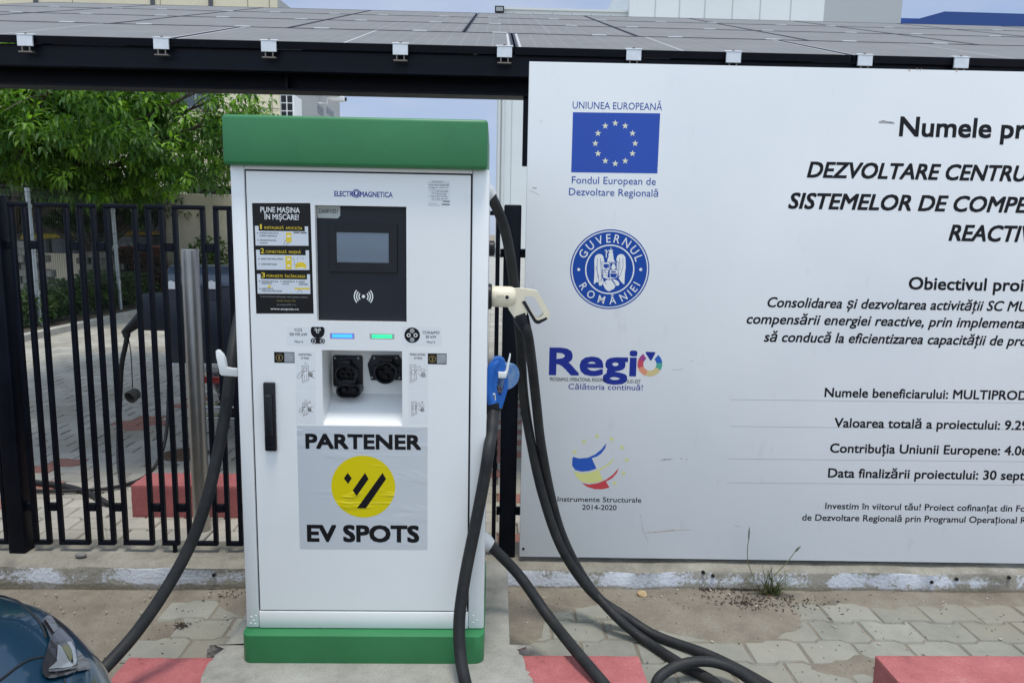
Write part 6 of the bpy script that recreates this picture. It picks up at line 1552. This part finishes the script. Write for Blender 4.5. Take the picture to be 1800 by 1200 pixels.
# red slatted pallets standing against the shed
RED_W = mat('red_brown_wood', (0.24, 0.065, 0.042), 0.7, var=0.3, vs=12)
py_ = 15.9; pa = onY(207, 470, py_).x; pbx = onY(292, 470, py_).x
def pallet(z, lab):
    t = thing('wooden_pallet', ((pa + pbx)/2, py_ + 0.4, z), lab, 'pallet', 'red-brown pallets in one stack')
    bm = B()
    for k in range(6): box(bm, pa + rnd.uniform(0, .03), pbx, py_ + k*0.145, py_ + k*0.145 + 0.1, z + 0.118, z + 0.142)
    obj('top_board', bm, RED_W, t)
    bm = B()
    for k in range(3): x = pa + (pbx - pa - 0.1)*k/2; box(bm, x, x + 0.1, py_ + 0.005, py_ + 0.82, z + 0.022, z + 0.1175)
    obj('block', bm, RED_W, t)
    bm = B(); box(bm, pa, pbx, py_ + 0.002, py_ + 0.1, z, z + 0.0215); box(bm, pa, pbx, py_ + 0.72, py_ + 0.82, z, z + 0.0215); obj('bottom_board', bm, RED_W, t)
for k, lb in enumerate(('lowest', 'second from the bottom', 'third from the bottom', 'fourth from the bottom', 'fifth from the bottom', 'sixth from the bottom', 'topmost')):
    pallet(0.05 + k*0.1435, 'red-brown wooden pallet, %s of the stack by the shed' % lb)

# ================================================================== foliage
def leaf(bm, p, d, n, L, w, curl, uvl=None, mi=0):
    """pointed leaf of four faces, folded along its rib and drooping"""
    s = d.cross(n)
    if s.length < 1e-3: return
    s.normalize(); n = s.cross(d).normalized()
    p1 = p + d*L*0.35 + n*0.0; p2 = p + d*L*0.72 - n*curl*L*0.25; p3 = p + d*L - n*curl*L*0.6
    a = bm.verts.new(p); l1 = bm.verts.new(p1 + s*w/2 + n*w*0.18); r1 = bm.verts.new(p1 - s*w/2 + n*w*0.18); m1_ = bm.verts.new(p1)
    l2 = bm.verts.new(p2 + s*w*0.36 + n*w*0.12); r2 = bm.verts.new(p2 - s*w*0.36 + n*w*0.12); m2_ = bm.verts.new(p2); t = bm.verts.new(p3)
    for q in ((a, m1_, l1), (a, r1, m1_), (m1_, m2_, l2, l1), (m1_, r1, r2, m2_), (m2_, t, l2), (m2_, r2, t)): bm.faces.new(q).material_index = mi
def leaf_mat(name, dark, lite, trans=0.25):
    m = bpy.data.materials.new(name); m.use_nodes = True; nt = m.node_tree; N = nt.nodes; L = nt.links; p = N['Principled BSDF']; p.inputs['Roughness'].default_value = 0.45
    g = N.new('ShaderNodeNewGeometry'); r = N.new('ShaderNodeValToRGB'); r.color_ramp.elements[0].color = (*dark, 1); r.color_ramp.elements[1].color = (*lite, 1); L.new(g.outputs['Random Per Island'], r.inputs['Fac']); L.new(r.outputs['Color'], p.inputs['Base Color'])
    tr = N.new('ShaderNodeBsdfTranslucent'); mxc = N.new('ShaderNodeMixRGB'); mxc.blend_type = 'MULTIPLY'; mxc.inputs['Fac'].default_value = 1; mxc.inputs[2].default_value = (1.3, 1.5, 0.5, 1); L.new(r.outputs['Color'], mxc.inputs[1]); L.new(mxc.outputs['Color'], tr.inputs['Color'])
    ms = N.new('ShaderNodeMixShader'); ms.inputs['Fac'].default_value = trans; L.new(p.outputs['BSDF'], ms.inputs[1]); L.new(tr.outputs['BSDF'], ms.inputs[2]); L.new(ms.outputs['Shader'], N['Material Output'].inputs['Surface'])
    return m
CHERRY = leaf_mat('cherry_leaves', (0.060, 0.130, 0.028), (0.150, 0.270, 0.065), 0.42)
SHRUBG = leaf_mat('shrub_leaves', (0.034, 0.074, 0.019), (0.095, 0.162, 0.041))
CHERRY_L = leaf_mat('light_cherry_leaves', (0.135, 0.270, 0.030), (0.270, 0.459, 0.068), 0.45)  # lighter copy for random shoots, imitating the brightly lit leaf clusters
CHERRY_D = leaf_mat('dark_cherry_leaves', (0.034, 0.101, 0.016), (0.081, 0.189, 0.034), 0.3)  # darker copy for random shoots, imitating the shaded hollows of the crown
REDLEAF = leaf_mat('purple_leaves', (0.045, 0.018, 0.016), (0.10, 0.035, 0.028), 0.15)
DARKL = leaf_mat('dark_leaves', (0.012, 0.03, 0.008), (0.035, 0.07, 0.018))
BARK = mat('grey_brown_bark', (0.10, 0.08, 0.06), 0.9, var=0.4, vs=10, bump=0.8, bs=40)
def tree(base, centre, rad, n_shoots, leafm, lab, L0=0.15, seed=5, gaps=()):
    r = random.Random(seed); base = Vector(base); C_ = Vector(centre)
    t = thing('leafy_tree', base, lab, 'tree')
    bm = B(); fork = base + (C_ - base)*0.42
    tube(bm, [base, base + (fork - base)*0.5 + Vector((0.06, 0.03, 0)), fork], [0.17, 0.13, 0.12], 12, 4)
    limbs = []
    for k in range(16):
        a = k*2.399 + r.uniform(-.3, .3); e = r.uniform(-0.15, 0.95); d = Vector((math.cos(a)*math.cos(e), math.sin(a)*math.cos(e), math.sin(e)))
        tip = C_ + Vector((d.x*rad.x, d.y*rad.y, d.z*rad.z))*0.88; mid = fork + (tip - fork)*0.5 + Vector((r.uniform(-.2, .2), r.uniform(-.2, .2), 0.28))
        tube(bm, [fork, mid, tip], [0.075, 0.04, 0.010], 7, 5); limbs.append((fork, mid, tip))
        for j in range(4):
            f = r.uniform(.35, .9); st = mid + (tip - mid)*f; d2 = (d + Vector((r.gauss(0, .7), r.gauss(0, .7), r.gauss(0, .4)))).normalized(); tube(bm, [st, st + d2*0.35 + Vector((0, 0, .05)), st + d2*0.75], [0.014, 0.010, 0.004], 5, 3)
    obj('trunk', bm, BARK, t, 180)
    bm = B(); shoots = 0
    while shoots < n_shoots:
        a = r.uniform(0, 2*math.pi); z = r.uniform(-1, 1); q = r.random()**0.42; s = math.sqrt(1 - z*z)
        d = Vector((math.cos(a)*s, math.sin(a)*s, z))
        p = C_ + Vector((d.x*rad.x, d.y*rad.y, d.z*rad.z))*q
        if mnoise.noise(p*1.15 + Vector((seed, 0, 0))) < -0.12: continue             # gaps between the boughs
        lump = 1 + 0.22*mnoise.noise(d*2.6 + Vector((0, seed, 0)))
        p = C_ + (p - C_)*lump
        if gaps and any(((p.x - g_[0])/g_[2])**2 + ((p.z - g_[1])/g_[2])**2 < 1 for g_ in gaps): continue
        shoots += 1; mi = r.choice((0, 0, 0, 1, 1, 2)) if isinstance(leafm, list) else 0
        ax = (d*0.6 + Vector((r.gauss(0, .4), r.gauss(0, .4), 0.55 + r.uniform(-.2, .3)))).normalized()
        n = r.randint(8, 12); ph = r.uniform(0, 6)
        for k in range(n):
            aa = ph + k*2.399; u = ax.orthogonal().normalized(); v = ax.cross(u)
            out = u*math.cos(aa) + v*math.sin(aa); f = k/n
            dd = (out*(0.9 - 0.5*f) + ax*(0.15 + 0.7*f) + Vector((0, 0, -0.75 + 0.5*f))).normalized()
            leaf(bm, p + ax*(0.16*f - 0.05) + out*0.02, dd, (Vector((0, 0, 1)) + out*0.5 + ax*0.3).normalized(), L0*r.uniform(.75, 1.2), L0*r.uniform(.30, .40), r.uniform(.3, .9), mi=mi)
    link_mesh('crown', bm, leafm if isinstance(leafm, list) else [leafm], t)
    return t
tc_ = onY(120, 235, 12.6)
tree((onY(-60, 400, 13.6).x, 13.6, 0), (tc_.x + 0.05, 12.8, tc_.z + 0.25), Vector((3.25, 2.6, 1.42)), 3300, [CHERRY, CHERRY_L, CHERRY_D], 'bright green tree with drooping leaves between canopy and office building', 0.15, 5, [(onY(218, 222, 12.8).x, onY(218, 222, 12.8).z, 0.24), (onY(212, 175, 12.8).x, onY(212, 175, 12.8).z, 0.17), (onY(352, 170, 12.8).x, onY(352, 170, 12.8).z, 0.36)])
t2 = onY(-260, 235, 13.5)
tree((t2.x - .6, 14.5, 0), (t2.x - .3, 14.2, t2.z), Vector((2.2, 2.4, 1.6)), 800, CHERRY, 'second green tree mostly outside the left edge of the view', 0.17, 9)
t3 = onY(150, 366, 15.7)
tree((onY(168, 400, 15.9).x, 15.9, 0), (t3.x, 15.7, t3.z + 0.06), Vector((2.5, 0.6, 0.50)), 900, [DARKL, CHERRY_D], 'added low tree for the shaded foliage hanging behind the block stacks, before the low shed', 0.12, 13)  # added tree, its dark leaves standing in for hanging foliage in shade
def shrub(c, rad, n, m, lab, L0=0.07, seed=1, grp=None, nm='shrub'):
    r = random.Random(seed); c = Vector(c); t = thing(nm, c, lab, 'shrub', grp); bm = B()
    for _ in range(9):
        a = r.uniform(0, 6.3); tube(bm, [c, c + Vector((math.cos(a)*rad.x*.3, math.sin(a)*rad.y*.3, rad.z*1.0)), c + Vector((math.cos(a)*rad.x*.7, math.sin(a)*rad.y*.7, rad.z*1.7))], [0.012, 0.008, 0.003], 5, 3)
    obj('stem', bm, BARK, t, 180); bm = B()
    for _ in range(n):
        a = r.uniform(0, 6.3); z = r.uniform(-.95, 1); q = r.random()**0.4; s = math.sqrt(1 - z*z); d = Vector((math.cos(a)*s, math.sin(a)*s, z))
        lump = 1 + 0.35*mnoise.noise(d*3 + Vector((seed, 0, 0))); p = c + Vector((0, 0, rad.z)) + Vector((d.x*rad.x, d.y*rad.y, d.z*rad.z))*q*lump
        if p.z < c.z + 0.02: continue
        for k in range(3): dd = (d + Vector((r.gauss(0, .8), r.gauss(0, .8), r.gauss(0.1, .6)))).normalized(); leaf(bm, p, dd, (Vector((0, 0, 1)) + Vector((r.gauss(0, .5), r.gauss(0, .5), 0))).normalized(), L0*r.uniform(.7, 1.3), L0*.5, .4)
    link_mesh('foliage', bm, m, t); return t
SG_ = 'shrubs in the planting bed'
for i, (px, py, Y, rx, rz, n, lab) in enumerate(((35, 560, 10.6, .42, .36, 700, 'pale green bush at the near end of the planting bed, by the left fence post'), (75, 560, 11.3, .40, .40, 700, 'green bush second along the planting bed below the tall block stack'), (128, 535, 12.2, .45, .45, 800, 'leafy green bush in the bed right of the tall block stack'), (165, 530, 12.9, .45, .50, 800, 'dark green bush below the smaller block stack'), (205, 530, 13.6, .45, .46, 800, 'green bush at the foot of the second pale post'), (235, 510, 14.4, .40, .42, 700, 'farthest green bush of the planting bed, beside the cabinet\'s plug'))):
    x = min(onY(px, py, Y).x, KX - 0.3); shrub((x, Y, 0.05), Vector((rx, rx, rz*0.62)), n, SHRUBG, lab, 0.075, 20 + i, SG_)
p = onY(240, 480, 15.2); shrub((min(p.x, KX - 0.4), 15.0, 0.05), Vector((.75, .3, .50)), 1400, REDLEAF, 'purple-leaved shrub in front of the red-brown pallets', 0.07, 40)
p = onY(366, 460, 14.9); shrub((p.x, 14.9, 0.0), Vector((.5, .3, .62)), 800, SHRUBG, 'airy green shrub before the beige yard wall', 0.09, 41)
p = onY(370, 335, 17.0); shrub((p.x + 1.5, 16.6, 0.0), Vector((2.3, .5, 1.35)), 2200, DARKL, 'dark hedge behind the beige yard wall under the porch roof', 0.12, 42, nm='hedge')
# ================================================================== cars
from mathutils.bvhtree import BVHTree
def itab(tab, x):
    if x <= tab[0][0]: return tab[0][1]
    for (a, b), (c, d) in zip(tab, tab[1:]):
        if x <= c: t = (x - a)/(c - a); t = t*t*(3 - 2*t)*0.5 + t*0.5; return b + (d - b)*t
    return tab[-1][1]
CARL = 4.1
ZT = [(0, .615), (.02, .655), (.06, .70), (.14, .745), (.3, .795), (.6, .855), (1.0, .92), (1.25, .955), (2.0, .95), (3.4, .97), (3.8, .96), (4.0, .90), (CARL, .78)]
ZBt = [(0, .38), (.05, .26), (.2, .20), (.6, .18), (3.5, .18), (3.9, .24), (CARL, .38)]
def half_w(f):
    a = min(max(f, 0.0)/0.62, 1.0); w = 0.845*(1 - (1 - a)**3.3)**(1/3.3)
    g = CARL - f; b = min(max(g, 0.0)/0.24, 1.0); w2 = 0.55 + 0.45*(1 - (1 - b)**3)**(1/3)
    return max(w*(w2 if g < 0.24 else 1.0), 0.02)
FS_ = [0.0, .004, .012, .025, .045, .07, .10, .14, .18, .23, .28, .34, .42, .52, .65, .8, 1.0, 1.2, 1.5, 1.9, 2.3, 2.7, 3.1, 3.5, 3.65, 3.8, 3.9, 3.97, 4.02, 4.06, 4.085, 4.097, CARL]
FS = []
for a_, b_ in zip(FS_, FS_[1:]): FS += [a_ + (b_ - a_)*q/3 for q in range(3)] if a_ < 1.1 else [a_]
FS.append(CARL)
def section(f):
    w, zt, zb = half_w(f), itab(ZT, f), itab(ZBt, f); h = zt - zb
    key = [(0, zb), (w*.80, zb), (w*.95, zb + h*.10), (w*1.0, zb + h*.42), (w*.985, zb + h*.70), (w*.93, zb + h*.88), (w*.82, zb + h*.975), (w*.5, zt + 0.018), (0, zt + 0.028)]
    return [(p.x, p.y) for p in catmull([Vector((x, z, 0)) for x, z in key], 10)]
def car_frame(nose, head):
    h = Vector((math.cos(head), math.sin(head), 0)); l = Vector((-h.y, h.x, 0)); n = Vector(nose)
    return lambda f, s, z: n - h*f + l*s + Vector((0, 0, z))
def build_car(nose, head, name, lab, paint, with_lamps=True):
    M_ = car_frame(nose, head); mid = M_(CARL/2, 0, 0); t = thing(name, mid, lab, 'car')
    bm = B(); rows = []
    for f in FS:
        s = section(f); full = [(x, z) for x, z in s] + [(-x, z) for x, z in s[-2:0:-1]]
        rows.append([bm.verts.new(M_(f, x, z)) for x, z in full])
    n = len(rows[0])
    for a, b in zip(rows, rows[1:]):
        for k in range(n): bm.faces.new((a[k], a[(k+1) % n], b[(k+1) % n], b[k]))
    bm.faces.new(rows[0]); bm.faces.new(rows[-1][::-1])
    bmesh.ops.recalc_face_normals(bm, faces=bm.faces[:])
    bvh = BVHTree.FromBMesh(bm)
    body = link_mesh('body', bm, paint, t, 60)
    # cabin
    roof = [(1.15, .955, .955), (1.5, 1.13, 1.0), (1.9, 1.34, 1.0), (2.15, 1.43, 1.0), (2.6, 1.475, 1.0), (3.1, 1.46, 1.0), (3.45, 1.40, 1.0), (3.75, 1.22, 1.0), (3.98, .97, 1.0)]
    bm = B(); rows = []; hw0 = .76
    for f, z, _ in roof:
        zt = itab(ZT, f); hh = max(z - zt, 0.005); w0 = hw0*half_w(f)/.845*1.04; key = [(w0, zt - .03), (w0 - .10*hh/.5, zt + hh*.5), (w0 - .19*hh/.5 - .01, zt + hh*.88), (w0 - .30*hh/.5 - .03, zt + hh*.985), (w0*.4, zt + hh*1.02), (0, zt + hh*1.03)]
        s = [(p.x, p.y) for p in catmull([Vector((x, y, 0)) for x, y in key], 4)]; full = s + [(-x, y) for x, y in s[-2::-1]]
        rows.append([(f, x, y) for x, y in full])
    rows2 = []
    for i in range(len(rows) - 1):
        for k in range(5):
            u = k/5; rows2.append([tuple(a + (b - a)*u for a, b in zip(p, q)) for p, q in zip(rows[i], rows[i+1])])
    rows2.append(rows[-1]); vr = [[bm.verts.new(M_(*p)) for p in r_] for r_ in rows2]; m = len(vr[0])
    for a, b in zip(vr, vr[1:]):
        for k in range(m - 1): bm.faces.new((a[k], a[k+1], b[k+1], b[k]))
    bm.faces.new(vr[0]); bm.faces.new(vr[-1][::-1])
    obj('cabin', bm, paint, t, 50)
    def patch(nm, i0, i1, k0, k1, mt, off=0.004):
        bm = B(); g = []
        for i in range(i0, i1 + 1):
            rr_ = []
            for k in range(k0, k1 + 1):
                p = Vector(M_(*rows2[i][k])); a = Vector(M_(*rows2[min(i+1, len(rows2)-1)][k])) - Vector(M_(*rows2[max(i-1, 0)][k])); b = Vector(M_(*rows2[i][min(k+1, m-1)])) - Vector(M_(*rows2[i][max(k-1, 0)])); nn = a.cross(b)
                nn = nn.normalized() if nn.length > 1e-9 else Vector((0, 0, 1))
                if nn.dot(p - Vector(M_(2.5, 0, .8))) < 0: nn = -nn
                rr_.append(bm.verts.new(p + nn*off))
            g.append(rr_)
        for a, b in zip(g, g[1:]):
            for k in range(len(a) - 1): bm.faces.new((a[k], a[k+1], b[k+1], b[k]))
        return obj(nm, bm, mt, t, 60)
    CG = mat('car_glass', (0.010, 0.012, 0.014), 0.05, coat=0.5)
    c = m//2
    patch('windscreen', 3, 13, c - 9, c + 9, CG); patch('rear_window', 31, 37, c - 8, c + 8, CG)
    for sgn in (0, 1):
        k0, k1 = (2, 9) if sgn == 0 else (m - 10, m - 3)
        patch('side_window', 11, 20, k0, k1, CG); patch('side_window', 22, 30, k0, k1, CG)
    TY = mat('tyre_rubber', (0.014, 0.014, 0.015), 0.85, bump=0.4, bs=80); RIM = mat('alloy_rim', (0.40, 0.41, 0.42), 0.35, metal=0.8)
    for f in (.80, 3.35):
        for s in (-1, 1):
            cw = M_(f, s*.80, .315); ax = (M_(0, s, 0) - M_(0, 0, 0)).normalized()
            bm = B(); lathe(bm, cw - ax*.10, ax, [(0, .20), (0, .29), (.02, .312), (.1, .316), (.17, .312), (.195, .29), (.195, .205), (.16, .2)], 36); w = obj('wheel', bm, TY, t, 40)
            bm = B(); lathe(bm, cw - ax*.02, ax, [(0, .202), (.09, .202), (.095, .19), (.06, .18), (.055, .05), (.075, .045), (.075, .002)], 30)
            for q in range(5):
                an = q*2*math.pi/5; u = Vector((0, 0, 1))*math.cos(an) + ax.cross(Vector((0, 0, 1)))*math.sin(an); bar(bm, cw + ax*.055 + u*.04, cw + ax*.062 + u*.185, .05, .02, up=ax)
            obj('rim', bm, RIM, w, 40)
    for s in (-1, 1):
        bm = B(); p = M_(1.55, s*.93, 1.0); bmesh.ops.create_icosphere(bm, subdivisions=2, radius=1, matrix=Matrix.Translation(p) @ Matrix.Diagonal((.07, .07, .06, 1))); tube(bm, [M_(1.52, s*.78, .97), M_(1.55, s*.9, .98)], .02, 8); obj('side_mirror', bm, paint, t, 60)
    return t, M_, bvh
def on_body(bvh, px, py, off):
    d = ray(px, py).normalized(); loc, nrm, _, _ = bvh.ray_cast(CO, d)
    if loc is None: return None
    if nrm.dot(d) > 0: nrm = -nrm
    return loc + nrm*off
def body_patch(nm, bvh, pts, m, parent, off, cuts=4, smooth=180):
    """a piece that follows the car's skin, its outline given as seen"""
    st = 0.6; x0 = min(p[0] for p in pts); y0 = min(p[1] for p in pts); nx_ = int((max(p[0] for p in pts) - x0)/st) + 1; ny_ = int((max(p[1] for p in pts) - y0)/st) + 1
    def inside(x, y):
        c = False
        for (xa, ya), (xb, yb) in zip(pts, pts[1:] + pts[:1]):
            if (ya > y) != (yb > y) and x < (xb - xa)*(y - ya)/(yb - ya) + xa: c = not c
        return c
    bm = B(); vs = {}
    def vert(i, j):
        if (i, j) not in vs:
            q = on_body(bvh, x0 + i*st, y0 + j*st, off); vs[(i, j)] = bm.verts.new(q) if q is not None else None
        return vs[(i, j)]
    for i in range(nx_):
        for j in range(ny_):
            if inside(x0 + (i + .5)*st, y0 + (j + .5)*st):
                q = [vert(i, j), vert(i+1, j), vert(i+1, j+1), vert(i, j+1)]
                if all(v is not None for v in q): bm.faces.new(q)
    inner = [v for v in bm.verts if not v.is_boundary]
    for _ in range(60): bmesh.ops.smooth_vert(bm, verts=inner, factor=0.5, use_axis_x=True, use_axis_y=True, use_axis_z=True)
    return obj(nm, bm, m, parent, smooth)
def body_line(nm, bvh, pts, w, m, parent, off, n=10):
    P = catmull([Vector((x, y, 0)) for x, y in pts], n); Q = [q for q in (on_body(bvh, p.x, p.y, off) for p in P) if q is not None]
    if len(Q) < 3: return None
    bm = B(); tube(bm, Q, w, 6); return obj(nm, bm, m, parent, 180)
PAINT = mat('teal_blue_paint', (0.005, 0.038, 0.075), 0.28, metal=0.35, coat=1.0, var=0.06, vs=2)
NOSE = Vector((-0.587, 0.60, 0)); HEAD = R(-1.6)
CAR, CM, CB = build_car(NOSE, HEAD, 'parked_car', 'glossy dark blue car parked at the front left, only its headlight corner showing', PAINT)
z5 = lambda l: [(x/7.06, 1030 + y/7.06) for x, y in l]
LENS_D = mat('smoked_lens', (0.028, 0.028, 0.032), 0.10, coat=1.0)
LENS_C = mat('clear_reflector', (0.40, 0.43, 0.45), 0.22, metal=0.6, coat=1.0)
LENS_G = mat('grey_reflector', (0.09, 0.092, 0.098), 0.22, coat=0.9)
HL = body_patch('headlight', CB, z5([(560, 385), (535, 415), (500, 460), (565, 560), (605, 680), (565, 830), (510, 1000), (512, 1110), (560, 1165), (640, 1170), (800, 1130), (940, 1070), (938, 900), (910, 760), (862, 640), (790, 540), (705, 455), (660, 415), (610, 385)]), LENS_D, CAR, 0.005, 3)
body_patch('main_reflector', CB, z5([(800, 742), (850, 738), (895, 815), (922, 930), (905, 1030), (868, 1010), (882, 930), (862, 850)]), LENS_C, HL, 0.0085)
body_patch('lower_reflector', CB, z5([(580, 1085), (680, 990), (690, 770), (730, 800), (800, 920), (850, 1000), (890, 1030), (840, 1052), (700, 1072)]), LENS_C, HL, 0.0085)
body_patch('bulb_shade', CB, z5([(735, 800), (800, 760), (868, 850), (880, 930), (850, 985), (805, 905)]), mat('olive_bulb', (0.10, 0.10, 0.04), 0.3, coat=0.6), HL, 0.0080)
body_patch('reflector_edge', CB, z5([(575, 1092), (720, 1076), (900, 1040), (935, 1030), (935, 1048), (760, 1092), (600, 1115)]), LENS_G, HL, 0.0080)
body_patch('upper_reflector', CB, z5([(530, 455), (560, 405), (610, 415), (672, 520), (680, 575), (640, 620), (580, 530)]), LENS_G, HL, 0.0085, 2)
body_patch('corner_marker', CB, z5([(945, 800), (1010, 870), (1090, 970), (1112, 1020), (1080, 1045), (945, 1075)]), LENS_G, CAR, 0.004, 2)
LINE = mat('panel_gap', (0.006, 0.007, 0.009), 0.7)
body_line('bonnet_gap', CB, z5([(-40, 1190), (60, 1120), (200, 1010), (330, 930), (440, 895), (530, 882)]), 0.0022, LINE, CAR, 0.0005)
body_line('wing_gap', CB, z5([(-30, 118), (100, 140), (220, 190), (340, 290), (450, 400), (530, 520), (570, 640)]), 0.0022, LINE, CAR, 0.0005)
body_line('bumper_gap', CB, z5([(795, 1150), (805, 1200), (815, 1260)]), 0.0018, LINE, CAR, 0.0005)

# dark car beyond the fence, its back to us
BLACKP = mat('black_car_paint', (0.010, 0.012, 0.016), 0.25, coat=1.0)
wl_ = onZ(357, 768, 0.0)
DN = Vector((wl_.x + 0.84, 5.12 + CARL, 0)); DCAR, DM, DB = build_car(DN, R(90), 'parked_car', 'black car parked under the canopy with its tail toward the fence', BLACKP)
bm = B(); yb_ = 5.17
def tailbox(nm, px0, px1, py0, py1, m, dy=0.0, mirror=True):
    a = onY(px0, py0, yb_); b = onY(px1, py1, yb_); bm = B(); 
    for s in ((0, 1) if mirror else (0,)):
        x0, x1 = (a.x, b.x) if s == 0 else (2*DN.x - b.x, 2*DN.x - a.x)
        box(bm, x0, x1, yb_ - 0.02 + dy, yb_ + 0.10 + dy, b.z, a.z, 0.006)
    return obj_each(nm, bm, m, DCAR)
tailbox('tail_light', 352, 400, 660, 673, mat('red_lens', (0.30, 0.01, 0.015), 0.2, coat=1.0))
tailbox('bumper_trim', 352, 445, 712, 717, mat('chrome_trim', (0.6, 0.61, 0.62), 0.2, metal=1.0)); tailbox('bumper_trim', 352, 445, 732, 737, MATS['chrome_trim'])
tailbox('bumper_strip', 352, 470, 636, 655, mat('silver_bumper', (0.42, 0.44, 0.46), 0.35, metal=0.5))
